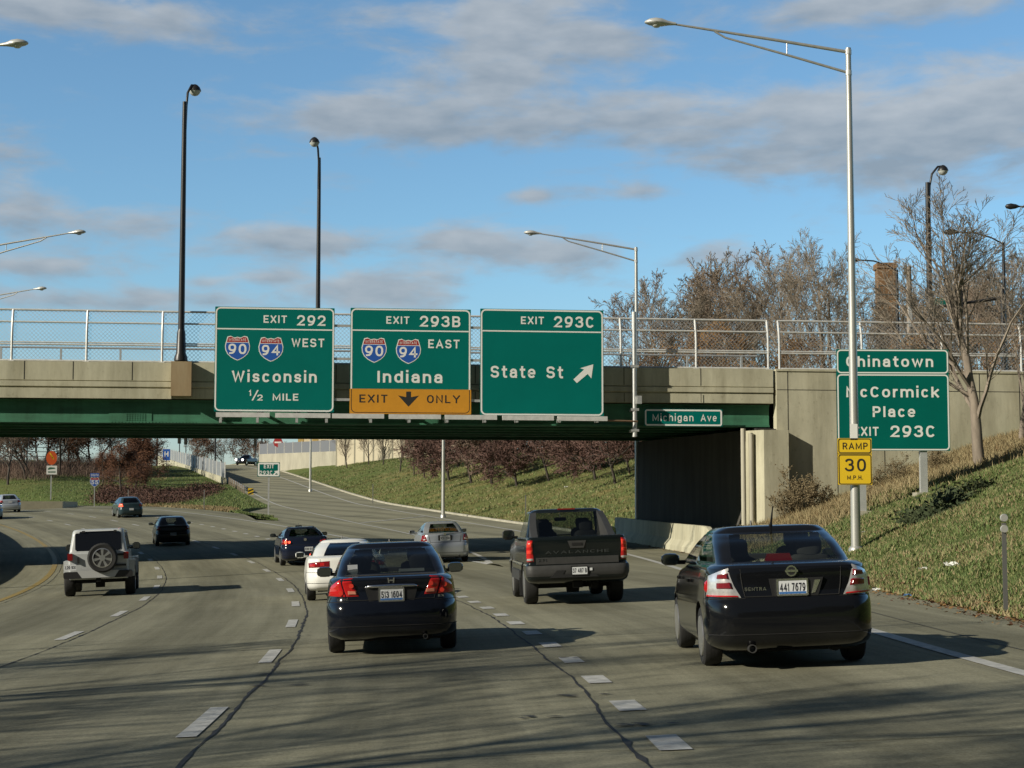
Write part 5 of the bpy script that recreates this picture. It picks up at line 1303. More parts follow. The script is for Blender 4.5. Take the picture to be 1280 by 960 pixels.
for zz in (.6, 2.2, 3.5):
    x, z = B(270, 519, SOFF); x2 = B(752, 519, SOFF)[0]
    b = MB(); b.bb(x, x2, SOFF + .045, SOFF + .075, z + zz, z + zz + .1); b.build('rail', M_GALV, t)
a = B(764, 525, SOFF); c = B(800, 526, SOFF); b = MB(); b.tube([(a[0] - .8, SOFF, a[1]), (c[0], SOFF * .6, c[1])], .035, 8); b.build('arm', mat('rusty_pipe', (.24, .15, .09), .8), t)
t = thing('conduit_pole', 'slim pale riser pipe with a small box, right of the State St sign', 'pole', BO, BYAW)
x0_, zt_ = B(792.5, 390, -.55); zb_ = B(792.5, 546, -.55)[1]
b = MB(); b.tube([(x0_, -.55, zb_), (x0_, -.55, zt_)], .10, 10); b.build('pole', M_GALV, t, smooth=50)
b = MB(); zz = B(796, 500, -.5)[1]; b.bb(x0_ + .08, x0_ + .27, -.7, -.42, zz - .16, zz + .16); b.build('box', M_GALV, t)
for py in (458, 512, 538):
    b = MB(); zz = B(792, py, -.55)[1]; b.bb(x0_ - .16, x0_ + .16, -.66, -.43, zz - .05, zz + .05); b.bb(x0_ - .05, x0_ + .05, -.45, .33, zz - .04, zz + .04); b.build('clamp', M_GALV, t)
# street name on the girder
s = bridge_sign('street_name_sign', 'narrow green Michigan Ave sign fixed to the overpass girder', 805.6, 511.5, 903, 532.6, off=-.16, r=3)
s.txt('Michigan', 10, 61, 14.8, 8.6, bold=.0); s.txt('Ave', 70, 90, 14.8, 8.6, bold=.0)

# Chinatown sign on posts
D_C = 56.5
def stand_sign(name, label, x0, y0, x1, y1, D, rz=0.0, **kw):
    a = W3(x0, y1, D); c = W3(x1, y0, D); w = x1 - x0; k = (c.x - a.x) / w
    return Sign(name, label, k, w, y1 - y0, a, rz, **kw)
s = stand_sign('exit_sign', 'green roadside sign Chinatown McCormick Place EXIT 293C behind the tall lamp post', 1047.2, 438, 1187, 563.3, D_C, .04, panel=M_SGN2, border=False)
def frame(s, y0, y1, r=5):
    k = s.k; o = rrect(.6 * k, s.Z(y1 - .6), (s.w - .6) * k, s.Z(y0 + .6), r * k); i = rrect(2.2 * k, s.Z(y1 - 2.2), (s.w - 2.2) * k, s.Z(y0 + 2.2), (r - 1.6) * k)
    b = MB(); b.ringprism(o, i, -.005, -.0005); b.build('border', M_SGW, s.t)
frame(s, 0, 30.5); frame(s, 30.5, 125.3)
s.txt('Chinatown', 12, 120.5, 21.8, 13); s.txt('McCormick', 11.5, 127.5, 59.5, 13.2); s.txt('Place', 44, 97, 83.8, 13.2); s.txt('EXIT', 20, 51, 107, 11); s.txt('293C', 64.8, 120.5, 108.5, 14.2)
for px in (1079, 1157):
    a = W3(px, 600, D_C); gz = zbank(D_C, a.x - float(RX(D_C)) - SHO); x = a.x - s.t.location.x
    b = MB(); b.bb(x - .12, x + .12, .05, .22, gz - .3 - s.t.location.z, 3.2); b.build('post', M_ALU, s.t)
    b = MB(); b.bb(x - .3, x + .3, -.15, .45, gz - .4 - s.t.location.z, gz + .12 - s.t.location.z); b.build('footing', M_CONC, s.t)
for yy in (.5, 1.5, 2.7):
    b = MB(); b.bb(.1, s.w * s.k - .1, .04, .10, yy, yy + .08); b.build('stringer', M_ALU, s.t)

# ---- light poles with trussed arms
def head(b_parent, p, d, L=.9, tilt=.06):
    """cobra head: long flattened body, lens below; p inner end, d unit direction outwards"""
    b = MB(); n = 12; prof = [(0, .045, .05), (.1, .06, .065), (.25, .085, .085), (.45, .18, .14), (.65, .22, .15), (.85, .17, .11), (.97, .08, .05), (1, .02, .02)]
    sd = Vector((-d.y, d.x, 0)); vs = []
    for t, hw, hh in prof:
        c = p + d * (t * L) + Vector((0, 0, tilt * t * L + .0))
        for k in range(n):
            a = 2 * math.pi * k / n; vs.append(c + sd * (math.cos(a) * hw) + Vector((0, 0, math.sin(a) * hh * (1 if math.sin(a) > 0 else .55))))
    b.add(vs, [(i * n + k, i * n + (k + 1) % n, (i + 1) * n + (k + 1) % n, (i + 1) * n + k) for i in range(len(prof) - 1) for k in range(n)] + [tuple(range(n)), tuple((len(prof) - 1) * n + k for k in range(n))])
    h = b.build('lamp_head', M_ALU_LAMP, b_parent, smooth=50)
    c = p + d * (.62 * L) + Vector((0, 0, tilt * .62 * L)); b = MB()
    b.lathe([(.14, -.04), (.13, -.08), (.08, -.12), (.01, -.13)], (c.x, c.y, c.z), 'z', 14); b.build('lens', M_LENS, h, smooth=50)
M_ALU_LAMP = mat('lamp_housing', (.55, .56, .54), .45, .3)
def truss_lamp(label, loc, H, arm, ang, lean=0, group='tall aluminium expressway lamps', rad=.14, small=False):
    t = thing('street_lamp', label, 'street lamp', loc, 0, group)
    b = MB(); b.tube([(0, 0, -.3), (0, 0, .0), (0, 0, H * .5), (0, 0, H)], [rad, rad, rad * .78, rad * .55], 16); b.build('pole', M_POLE, t, smooth=50)
    b = MB(); b.lathe([(rad * 1.5, -.3), (rad * 1.5, .05), (rad * 1.1, .12)], (0, 0, 0), 'z', 16); b.build('base', M_POLE, t, smooth=40)
    d = Vector((math.cos(ang), math.sin(ang), 0)); up = Vector((0, 0, 1))
    T = lambda a, z: tuple(d * a + up * z)
    b = MB(); b.tube([T(0, H - .12), T(arm * .4, H + .22), T(arm * .75, H + .50), T(arm, H + .70)], [.05, .045, .038, .03], 8)
    b.tube([T(0, H - .72), T(arm * .35, H - .20), T(arm * .7, H + .30), T(arm * .76, H + .48)], [.04, .036, .03, .03], 8)
    b.tube([T(arm * .35, H - .20), T(arm * .35, H + .18)], .018, 6)
    b.build('arm', M_POLE, t, smooth=50)
    for z in (H - .12, H - .72):
        b = MB(); b.lathe([(rad * .66, -.07), (rad * .66, .07)], (0, 0, z), 'z', 12); b.build('clamp', M_GALV, t)
    head(t, Vector(T(arm * .98, H + .69)), d)
    return t
D1 = 47.0; a = W3(1070, 686, D1); gz = zbank(D1, a.x - float(RX(D1)) - SHO)
tp = W3(1061, 60, D1)
lampA = truss_lamp('tall aluminium lamp post with trussed arm, nearest, carrying the yellow RAMP 30 sign', (a.x, D1, gz), tp.z - gz, 5.0, math.pi)
D2 = 84.6; a = W3(797, 655, D2); z2 = zpave(a.x - 1, D2); tp = W3(793, 309, D2)
truss_lamp('aluminium lamp post with trussed arm rising behind the overpass right of the State St sign', (a.x, D2, z2), tp.z - z2, 4.9, math.pi)
for hx, hy, D, lab in ((37, 57, 50.5, 'median lamp at the top left corner, only its head in view'), (108, 291, 84, 'median lamp left of the tall black post, its arm reaching in from the left'), (59, 361, 113, 'lowest and farthest median lamp at the left edge, just above the overpass fence')):
    e = W3(hx, hy, D); arm = 5.0; x = e.x - arm - .75; s_, u_ = su(x, D); zb = zpave(x, D) + 1.2
    truss_lamp(lab, (x, D, zb), e.z - .75 - zb, arm, -.05)
for px, py, D, lab in ((554, 632, 127, 'slim white lamp post on the grass seen under the EXIT ONLY sign'), (388, 593, 190, 'slim white lamp post by the upper ramp seen under the Wisconsin sign')):
    a = W3(px, py, D); d_ = a.x - float(RX(D)) - SHO; z = zbank(D, max(.5, d_))
    truss_lamp(lab, (a.x, D, z), 11.5 if D < 150 else 12.5, 4.9, math.pi)
# ---- ramp speed sign clamped on the near lamp post
s = stand_sign('ramp_speed_sign', 'yellow RAMP 30 M.P.H. sign pair clamped to the near lamp post', 1047.8, 549, 1089.4, 606, D1 - .2, 0, panel=M_SGYB, border=False, th=.02)
k = s.k
for y0, y1 in ((0, 18.8), (19.6, 57)):
    b = MB(); b.ringprism(rrect(.7 * k, s.Z(y1 - .5), (s.w - .7) * k, s.Z(y0 + .5), 2.5 * k), rrect(1.7 * k, s.Z(y1 - 1.5), (s.w - 1.7) * k, s.Z(y0 + 1.5), 2 * k), -.005, -.0005); b.build('border', M_SGK, s.t)
s.line(19.2, 0, s.w, .7, M_SGK)
s.txt('RAMP', 6, 36.5, 13.6, 8.2, M_SGK, .0); s.txt('30', 8, 34, 40.5, 15.5, M_SGK, .0); s.txt('M.P.H.', 11, 30, 50.5, 5, M_SGK, .0)
tb = W3(1067, 530, D1 - .17); b = MB(); b.bb(tb.x - .10, tb.x + .10, .0, .02, tb.z - .45 - s.t.location.z, tb.z + .0 - s.t.location.z); 
b.v = [(x - s.t.location.x, y, z) for x, y, z in b.v]; tg = b.build('pole_tag', M_SGW, s.t)

# ---- reflector posts
def marker(px, py, D, h, label, m=mat('dull_steel', (.17, .17, .165), .5, .4), disc=True):
    a = W3(px, py, D); t = thing('reflector_post', label, 'reflector post', a, 0, 'roadside reflector posts')
    b = MB(); b.prism([(-.035, 0), (.035, 0), (.035, .012), (.012, .012), (.012, .03), (-.012, .03), (-.012, .012), (-.035, .012)], -.3, h, axis='z'); b.build('post', m, t)
    if disc:
        for z in (h - .09, h + .08):
            b = MB(); b.lathe([(.055, -.03), (.062, -.01), (.062, .0)], (0, 0, z), 'y', 16); b.build('reflector', M_SGW if False else mat('pale_reflector', (.36, .36, .34), .3), t, smooth=40)
    return t
marker(1257, 746, 26.0, 1.13, 'steel reflector post with two round discs on the grass at the right edge')
marker(657, 647, 112, 1.5, 'thin reflector post on the grass bank above the pickup', disc=False)
marker(466, 625, 150, 1.4, 'pale reflector post on the grass beside the upper ramp', disc=False)
marker(160, 628, 146, 1.1, 'thin white reflector post above the teal hatchback', disc=False)
marker(255, 633, 134, 1.3, 'thin white reflector post at the foot of the grass hill left of the gore sign', disc=False)
# ---- gore exit sign
Dg = 129; s = stand_sign('gore_sign', 'small green EXIT 293C sign with arrow on a post at the ramp gore', 321.7, 577.7, 349.8, 595.8, Dg, .12, panel=M_SGN2, r=2)
s.txt('EXIT', 8, 20.5, 7.6, 4.8, bold=.02); s.txt('293C', 2.6, 18.5, 15.6, 5.0, bold=.02); s.poly('arrow', [(19.5, 15.2), (22.5, 12.2), (20.5, 11.2), (26, 10.3), (25.3, 15.2), (23.8, 13.4), (21, 16.2)], M_SGW)
a = W3(335.3, 640, Dg); b = MB(); zl = zhill(a.x, Dg) - s.t.location.z; b.bb(a.x - s.t.location.x - .06, a.x - s.t.location.x + .06, .05, .13, zl - .3, s.h * s.k); b.build('post', M_GALV, s.t)
# ---- striped object marker and the guard rail at the ramp wall
Dm = 186; s = stand_sign('object_marker', 'black and yellow striped hazard marker at the end of the ramp guard rail', 309.8, 610, 316.8, 622, Dm, .2, panel=M_SGYB, border=False)
for k_ in range(3): s.poly('stripe', [(.2, 3 + k_ * 4), (6.8, .2 + k_ * 4), (6.8, 2.2 + k_ * 4), (.2, 5 + k_ * 4)], M_SGK)
b = MB(); b.bb(.25, .35, .05, .1, -.6, 1.0); b.build('post', M_GALV, s.t)
def ramp_pt(D, off): x = float(LX(D)) - off; return Vector((x, D, zpave(float(LX(D)), D)))
t = thing('guard_rail', 'short grey guard rail with posts leading from the striped marker to the ramp wall', 'guard rail', ramp_pt(186, .9))
o0 = t.location.copy()
gp = [ramp_pt(D, .95) - o0 for D in np.linspace(188, 213, 9)]
b = MB()
for z in (.42, .66):
    b.tube([p_ + Vector((0, 0, z)) for p_ in gp], .11, 6)
b.build('rail', M_GALV, t)
for p_ in gp:
    b = MB(); b.box(p_ + Vector((-.18, 0, .42)), (.14, .14, .95)); b.build('post', mat('weathered_timber', (.2, .16, .12), .9), t)
# ---- retaining wall with screen fence on the left of the upper ramp
t = thing('ramp_wall', 'pale concrete wall climbing along the left side of the upper ramp under a grey screen fence', 'retaining wall', (0, 0, 0))
A0, A1 = W3(281, 611, 214), W3(197, 578, 352)
wallp = []
for k_ in range(9):
    q = k_ / 8; D = 214 + (352 - 214) * q; px = 281 + (197 - 281) * (q ** .8 if False else (1 / 214 - 1 / D) / (1 / 214 - 1 / 352)); py = 611 + (578 - 611) * ((1 / 214 - 1 / D) / (1 / 214 - 1 / 352))
    wallp.append(W3(px, py, D))
b = MB(); vs = []
for p_ in wallp: vs += [p_ + Vector((-.2, 0, -2.5)), p_ + Vector((-.2, 0, 1.45)), p_ + Vector((.2, 0, 1.45)), p_ + Vector((.2, 0, -2.5))]
b.add(vs, [(4 * i + k, 4 * i + (k + 1) % 4, 4 * i + 4 + (k + 1) % 4, 4 * i + 4 + k) for i in range(8) for k in range(4)] + [(0, 1, 2, 3), (35, 34, 33, 32)]); b.build('wall', M_CONC2, t)
f = thing('screen_fence', 'grey ribbed screen fence on top of the pale ramp wall', 'fence', (0, 0, 0))
M_SCR = mat('grey_screen_panel', (.27, .29, .31), .6, .3, var=.1)
b = MB(); vs = []
for p_ in wallp: vs += [p_ + Vector((-.03, 0, 1.46)), p_ + Vector((-.03, 0, 3.25)), p_ + Vector((.03, 0, 3.25)), p_ + Vector((.03, 0, 1.46))]
b.add(vs, [(4 * i + k, 4 * i + (k + 1) % 4, 4 * i + 4 + (k + 1) % 4, 4 * i + 4 + k) for i in range(8) for k in range(4)] + [(0, 1, 2, 3), (35, 34, 33, 32)]); b.build('panel', M_SCR, f)
for k_ in range(27):
    q = k_ / 26 * 8; i = min(7, int(q)); p_ = wallp[i].lerp(wallp[i + 1], q - i); b = MB(); b.bb(p_.x - .07, p_.x + .07, p_.y - .16, p_.y - .04, p_.z + 1.4, p_.z + 3.4); b.build('post', M_RAIL, f)
# ---- walls right of the upper ramp
t = thing('noise_wall', 'cream panelled wall along the top of the grass bank seen under the overhead signs', 'wall', (0, 0, 0))
a = W3(421, 574, 236); c = W3(620, 574, 214); n = 16
for k_ in range(n):
    p_, q_ = a.lerp(c, k_ / n), a.lerp(c, (k_ + 1) / n); d_ = (q_ - p_)
    b = MB(); vs = []
    for e in (p_ + d_ * .015, q_ - d_ * .015):
        for z in (-1.5, 3.6): vs += [(e.x, e.y - .1, e.z + z), (e.x, e.y + .1, e.z + z)]
    b.add(vs, [(0, 1, 3, 2), (4, 6, 7, 5), (0, 2, 6, 4), (1, 5, 7, 3), (2, 3, 7, 6), (0, 4, 5, 1)]); b.build('panel', mat('cream_wall_panel', (.50, .45, .33), .85, var=.1, vscale=.5), t)
    b = MB(); b.box((p_.x, p_.y, p_.z + 1), (.3, .34, 5.3)); b.build('post', M_CONC, t)
t = thing('parking_fence', 'low concrete wall with grey wire fence at the ramp top, below the Wisconsin sign', 'fence', (0, 0, 0))
a = W3(324, 577, 262); c = W3(424, 574, 238)
def vwall(b, a, c, z0, z1, th):
    vs = []
    for e in (a, c):
        for z in (z0, z1): vs += [(e.x, e.y - th, e.z + z), (e.x, e.y + th, e.z + z)]
    b.add(vs, [(0, 1, 3, 2), (4, 6, 7, 5), (0, 2, 6, 4), (1, 5, 7, 3), (2, 3, 7, 6), (0, 4, 5, 1)])
b = MB(); vwall(b, a, c, -2, 1.15, .15); b.build('wall', M_CONC, t)
b = MB(); vwall(b, a, c, 1.16, 2.75, .02); b.build('wire_panel', mat('dense_grey_wire', (.20, .21, .23), .6, .3), t)
for k_ in range(10):
    p_ = a.lerp(c, k_ / 9); b = MB(); b.bb(p_.x - .05, p_.x + .05, p_.y - .14, p_.y - .04, p_.z + 1.1, p_.z + 2.85); b.build('post', M_RAIL, t)
# low building with a yellow gate pillar beyond
t = thing('building', 'low cream building with a yellow pillar beyond the ramp fence', 'building', (0, 0, 0))
a = W3(376, 575, 280); c = W3(640, 575, 262)
b = MB(); vwall(b, a + Vector((0, 6, 0)), c + Vector((0, 6, 0)), -2, 5.2, 4); b.build('wall', mat('cream_render', (.48, .40, .26), .85, var=.1), t)
b = MB(); vwall(b, a + Vector((-.3, 6, 0)), c + Vector((.3, 6, 0)), 5.2, 5.7, 4.3); b.build('roof', M_CONCD, t)
for px in (376, 394): 
    p_ = W3(px, 575, 277.5); b = MB(); b.box((p_.x, p_.y, p_.z + 1.6), (.9, .8, 6.4)); b.build('pillar', mat('ochre_render', (.52, .36, .13), .85), t)
for k_ in range(9):
    p_ = a.lerp(c, .12 + k_ * .1); b = MB(); b.box((p_.x, p_.y + 1.93, p_.z + 2.6), (1.6, .2, 1.5)); b.build('window', mat('dark_window', (.02, .025, .03), .1), t)
# ---- signs and signals at the top of the ramp
def pole_sign(name, label, cat, px, py, D, r, m, inner=None):
    a = W3(px, py, D); t = thing(name, label, cat, a)
    b = MB(); b.lathe([(r, -.02), (r, .02)], (0, 0, 0), 'y', 8); b.build('panel', m, t)
    if inner: b = MB(); b.bb(-r * .7, r * .7, -.03, -.021, -r * .16, r * .16); b.build('bar', M_SGW, t)
    b = MB(); b.bb(-.05, .05, .03, .1, -5, 0); b.build('post', M_GALV, t)
pole_sign('warning_sign', 'round red sign with a white bar behind the fence at the ramp top', 'road sign', 347.5, 553, 256, .75, M_SHR, True)
M_SIGR = mat('lit_red_signal', (.6, .02, .02), .3, emit=((1, .06, .05), 4)); M_SIGO = mat('dark_signal_lens', (.03, .03, .02), .3)
def signal(px, py, D, label, toward=True, h=1.9, lit=True, pole=9.0):
    a = W3(px, py, D); t = thing('traffic_light', label, 'traffic light', a, 0, 'traffic lights beyond the overpass')
    b = MB(); b.prism(rrect(-.28, -h / 2, .28, h / 2, .08), 0, .35); b.build('housing', M_BLKP, t)
    for k_ in range(3):
        z = h * (.31 - .31 * k_); b = MB(); b.lathe([(.21, -.03), (.21, .01)], (0, 0, z), 'y', 14); b.build('lens', M_SIGR if (k_ == 0 and lit) else M_SIGO, t)
        b = MB(); b.tube([(.24 * math.cos(q), -.2, z + .24 * math.sin(q)) for q in np.linspace(0, math.pi, 8)], .02, 4); b.build('visor', M_BLKP, t)
    b = MB(); b.bb(-.07, .07, .36, .5, -pole, h / 2 - .2); b.build('post', M_BLKP, t)
signal(232, 549, 300, 'traffic light with a lit red lens beside the dark post, far beyond the overpass')
signal(224, 548, 304, 'unlit traffic light just left of the lit red one, far beyond the overpass', lit=False)
signal(319, 551, 300, 'dark traffic light above the oncoming vehicle at the ramp top', lit=False)
signal(33, 548, 215, 'single traffic light with a red lens among the bare trees at the far left')
for px, lab in ((269, 'thin black post between the traffic light and the ramp top'), (327, 'thin black post right of the oncoming vehicle at the ramp top'), (196, 'thin dark post at the far end of the screen fence')):
    a = W3(px, 578, 292); t = thing('post', lab, 'post', a); b = MB(); b.tube([(0, 0, -2), (0, 0, 9)], [.17, .12], 8); b.build('shaft', M_BLKP, t, smooth=50); b = MB(); b.lathe([(.3, -2), (.22, -1.2)], (0, 0, 0), 'z', 10); b.build('base', M_BLKP, t)
s = stand_sign('hospital_sign', 'blue sign with a white H on the post at the top of the ramp wall', 203.5, 561, 212.5, 575.5, 300, .1, panel=M_SHB, r=1.5, border=False, posts=())
s.txt('H', 2, 7, 9.5, 6.5, bold=.02); b = MB(); b.bb(.55, .7, .06, .12, -2.2, .1); b.build('post', M_GALV, s.t)
D5 = 152; s = stand_sign('route_sign', 'blue SOUTH plate above an interstate 55 shield on a thin post on the grass', 112, 591, 124.3, 608.5, D5, .25, panel=M_GALV, border=False, th=.02)
s.p.scale = (.2, 1, 1); s.p.location = (s.w * s.k * .4, .03, 0)
b = MB(); b.prism(rrect(.6 * s.k, s.Z(5), (s.w - .6) * s.k, s.Z(0), .03), -.03, -.0); pl = b.build('plate', M_SHB, s.t); text('SOUTH', s.X(1.6), s.X(10.7), s.Z(4), 3 * s.k, -.034, M_SGW, pl, .01)
shield(s.t, s.X(6.15), s.Z(11.4), 12.0 * s.k, '55', -.02, inter=False)
b = MB(); a = W3(118.3, 628, D5); b.bb(s.X(6.15) - .04, s.X(6.15) + .04, .02, .08, a.z - s.t.location.z - .8, .3); b.build('post', M_GALV, s.t)
D6 = 170; s = stand_sign('emblem_sign', 'orange-red sign with a yellow leaf-like emblem above a white plate, far left', 57, 562, 71.5, 593.5, D6, .25, panel=M_GALV, border=False, th=.02)
s.p.scale = (.15, 1, .8); s.p.location = (s.w * s.k * .42, .04, 0)
c_ = [(7.2 + 6.9 * math.cos(q), 9.3 + 9.2 * math.sin(q)) for q in np.linspace(0, 2 * math.pi, 20, endpoint=False)]
op = s.poly('emblem_panel', c_, mat('orange_red_sheeting', (.62, .10, .02), .5), -.03, 0)
for q, L_ in ((.5, 8), (.9, 7), (-.2, 6), (1.4, 5)):
    b = MB(); x0, y0 = 4.5 + q * 2, 4 + q * 3.2
    b.prism([(s.X(a_), s.Z(c2)) for a_, c2 in [(x0, y0), (x0 + 1.6, y0 - .8), (x0 + L_ * .62, y0 + L_ * .55), (x0 + L_ * .3, y0 + L_ * .5)]], -.036, -.029); b.build('emblem_stroke', M_SGYB, op)
wp = s.poly('plate', [(1, 19.5), (14.3, 19.5), (14.3, 31), (1, 31)], M_SGW, -.03, 0)
b = MB(); b.prism([(s.X(a_), s.Z(c2)) for a_, c2 in [(2.5, 23.5), (5, 21.5), (11, 22), (12.5, 23.5), (8, 24), (3, 25)]], -.034, -.029); b.build('plate_mark', mat('dark_green_ink', (.03, .12, .07), .6), wp)
b = MB(); b.bb(s.X(3), s.X(12.5), -.034, -.029, s.Z(28.6), s.Z(27)); b.build('plate_line', MATS['dark_green_ink'], wp)
b = MB(); b.bb(s.X(7) - .06, s.X(7) + .06, .05, .12, -2.5, 1.5); b.build('post', M_GALV, s.t)
# oncoming vehicle at the ramp top
t = thing('pickup_truck', 'dark blue vehicle with two lit headlamps facing us at the top of the ramp', 'pickup')
lowf, _g = sedan(t, dict(W=.95, H=1.78, L=5.0, deck=1.2, paint=P_BLUE, bump=.72, g0=1.22, g1=1.62, wb=.86, wt=.70, wr0=1.9, wr1=2.0, wf0=3.6, wf1=3.0, wr=.36, zbot=.3, glass=(G_DARK, G_DARK, G_DARK), inside=False))
for sg in (-1, 1):
    b = MB(); b.lathe([(.19, .0), (.19, .06), (.02, .09)], (sg * .62, 4.93, .86), 'y', 14); b.build('headlamp', M_HEADL, t)
b = MB(); b.box((0, 4.98, .78), (.8, .1, .2)); b.build('grille', M_CHROME, t)
t.location = W3(317, 580.5, 287); t.location.z = float(RZ(287)) + .05; t.rotation_euler = (0, 0, math.pi - .35)

# ---- black teardrop lamps of the street above
def black_lamp(label, px, pt, pb, D, ang, head_px=None, zbase=None, r=.13, armL=.9):
    base = W3(px[1], pb, D); top = W3(px[0], pt, D)
    if zbase is not None: base.z = zbase
    t = thing('street_lamp', label, 'street lamp', base, 0, 'black teardrop lamps of the street above')
    H = top.z - base.z; 
    b = MB(); b.lathe([(r * 2.1, 0), (r * 2.0, .15), (r * 1.5, .3), (r * 1.3, 1.1), (r, 1.25)], (0, 0, 0), 'z', 14); b.build('base', M_BLKP, t, smooth=40)
    b = MB(); b.tube([(0, 0, 1.2), (0, 0, H - 1.6), (0, 0, H - .75)], [r, r * .72, r * .62], 12); b.build('pole', M_BLKP, t, smooth=50)
    d = Vector((math.cos(ang), math.sin(ang), 0))
    b = MB(); b.tube([Vector((0, 0, H - 2.3)) + d * .05, Vector((0, 0, H - .9)) + d * .10, Vector((0, 0, H - .35)) + d * (armL * .3), Vector((0, 0, H)) + d * (armL * .7), Vector((0, 0, H + .02)) + d * armL], .05, 8); b.build('arm', M_BLKP, t, smooth=50)
    c = d * (armL + .02) + Vector((0, 0, H - .12))
    b = MB(); b.lathe([(.03, .20), (.10, .17), (.20, .07), (.25, -.05), (.25, -.08)], c, 'z', 16); h = b.build('lamp_shade', M_BLKP, t, smooth=50)
    b = MB(); b.lathe([(.235, -.08), (.20, -.17), (.12, -.25), (.03, -.28)], c, 'z', 16); b.build('globe', M_LENS, h, smooth=50)
black_lamp('tall black teardrop lamp on the parapet pilaster left of the Wisconsin sign', (232, 226), 104, 451, 65.9, 1.0, armL=.55)
xx = W3(397, 380, 80.2); black_lamp('tall black teardrop lamp on the far parapet, rising above the Wisconsin sign', (398, 397), 178, 440, 80.2, -1.75, zbase=7.5, armL=.8, r=.12)
black_lamp('tall black teardrop lamp behind the Chinatown sign beside the big bare tree', (1166, 1164), 208, 470, 76.5, .1, zbase=7.0, armL=.72, r=.16)
def cobra(label, pt, ph, D, zb, r=.12):
    a = W3(pt[0], pt[1], D); h = W3(ph[0], ph[1], D); t = thing('street_lamp', label, 'street lamp', (a.x, D, zb), 0, 'dark cobra-head lamps beyond the overpass')
    H = a.z - zb; dx = h.x - a.x; dz = h.z - a.z
    b = MB(); b.tube([(0, 0, -.5), (0, 0, H)], [r, r * .65], 10); b.build('pole', M_BLKP, t, smooth=50)
    b = MB(); b.tube([(0, 0, H - .1), (dx * .25, 0, H + dz * .45), (dx * .6, 0, H + dz * .9), (dx, 0, H + dz)], .045, 8); b.build('arm', M_BLKP, t, smooth=50)
    b = MB(); sg = 1 if dx > 0 else -1; L_ = .8
    b.lathe([(.04, 0), (.13, sg * .2), (.18, sg * .5), (.12, sg * .75), (.02, sg * .82)], (dx - sg * .1, 0, H + dz), 'x', 10); b.build('lamp_head', M_BLKP, t, smooth=50)
cobra('thin dark cobra lamp among the bare trees left of the tall pole', (1036, 363), (990, 352), 120, 7)
cobra('thin dark cobra lamp right of the brick chimney', (1121, 337), (1073, 325), 100, 7)
cobra('thin dark cobra lamp tangled in the big bare tree', (1254, 303), (1196, 290), 92, 7)
cobra('thin dark cobra lamp cut by the right picture edge', (1296, 262), (1272, 258), 96, 7)
t = thing('utility_pole', 'grey wooden utility pole between the chimney and the tall black lamp', 'pole', (pxX(1137, 98, 400), 98, 7))
b = MB(); b.tube([(0, 0, -.5), (0, 0, W3(1137, 333, 98).z - 7)], [.2, .15], 10); b.build('shaft', mat('grey_timber', (.26, .22, .18), .9, var=.2), t, smooth=50); b = MB(); b.box((0, -.2, 6), (.2, .12, 1.2)); b.build('conduit', M_GALV, t)
Dc = 205; a = W3(1108, 440, Dc); zt = W3(1108, 337, Dc).z
t = thing('chimney', 'square brown brick chimney rising behind the street trees', 'chimney', (a.x, Dc, 8))
M_BRK = mat('brown_brick', (.28, .165, .085), .9, col2=(.20, .115, .06), vscale=2.2, bump=.4, bscale=10)
_t = M_BRK.node_tree; _b = _t.nodes['Principled BSDF']; _s = _b.inputs['Base Color'].links[0].from_socket
_c = _t.nodes.new('ShaderNodeTexCoord'); _m = _t.nodes.new('ShaderNodeMapping'); _m.inputs['Rotation'].default_value = (R_(90), 0, 0); _t.links.new(_c.outputs['Object'], _m.inputs[0])
_k = _t.nodes.new('ShaderNodeTexBrick'); _k.inputs['Scale'].default_value = 1.6; _k.inputs['Color1'].default_value = (1.15, 1.1, 1, 1); _k.inputs['Color2'].default_value = (.75, .72, .7, 1); _k.inputs['Mortar'].default_value = (.55, .55, .55, 1); _k.inputs['Mortar Size'].default_value = .03
_t.links.new(_m.outputs[0], _k.inputs['Vector']); _x = _t.nodes.new('ShaderNodeMixRGB'); _x.blend_type = 'MULTIPLY'; _x.inputs[0].default_value = 1; _t.links.new(_s, _x.inputs[1]); _t.links.new(_k.outputs[0], _x.inputs[2]); _t.links.new(_x.outputs[0], _b.inputs['Base Color'])
b = MB(); b.prism([(-1.1, -1.1), (1.1, -1.1), (1.02, 1.1), (-1.02, 1.1)], 0, zt - 8, axis='z'); b.build('shaft', M_BRK, t)
b = MB(); b.bb(-1.2, 1.2, -1.2, 1.2, zt - 8, zt - 7.3); b.build('cap', M_BRK, t)
for k_ in range(3): b = MB(); b.bb(-1.12, 1.12, -1.13, -1.09, zt - 10.2 - k_ * 1.1, zt - 10.05 - k_ * 1.1); b.build('band', M_CONCD, t)
# signal mast on the street at right
t = thing('traffic_light', 'mast arm with a green street plate and dark signal heads behind the big bare tree', 'traffic light', (pxX(1254, 86, 400), 86, 7), 0, 'traffic lights beyond the overpass')
zz = W3(1200, 372, 86).z - 7; b = MB(); b.tube([(0, 0, -.3), (0, 0, zz + .6)], [.15, .11], 10); b.build('post', M_BLKP, t, smooth=50)
b = MB(); b.tube([(0, 0, zz), (pxX(1172, 86, 400) - t.location.x, 0, zz - .5)], [.09, .05], 8); b.build('arm', M_BLKP, t, smooth=50)
b = MB(); b.box((pxX(1196, 86, 400) - t.location.x, -.15, zz - .2), (.5, .4, 1.5)); b.build('signal_head', M_BLKP, t)
b = MB(); b.box((pxX(1177, 86, 400) - t.location.x, -.1, zz - .2), (.9, .05, .35)); b.build('street_plate', M_SGN2, t)
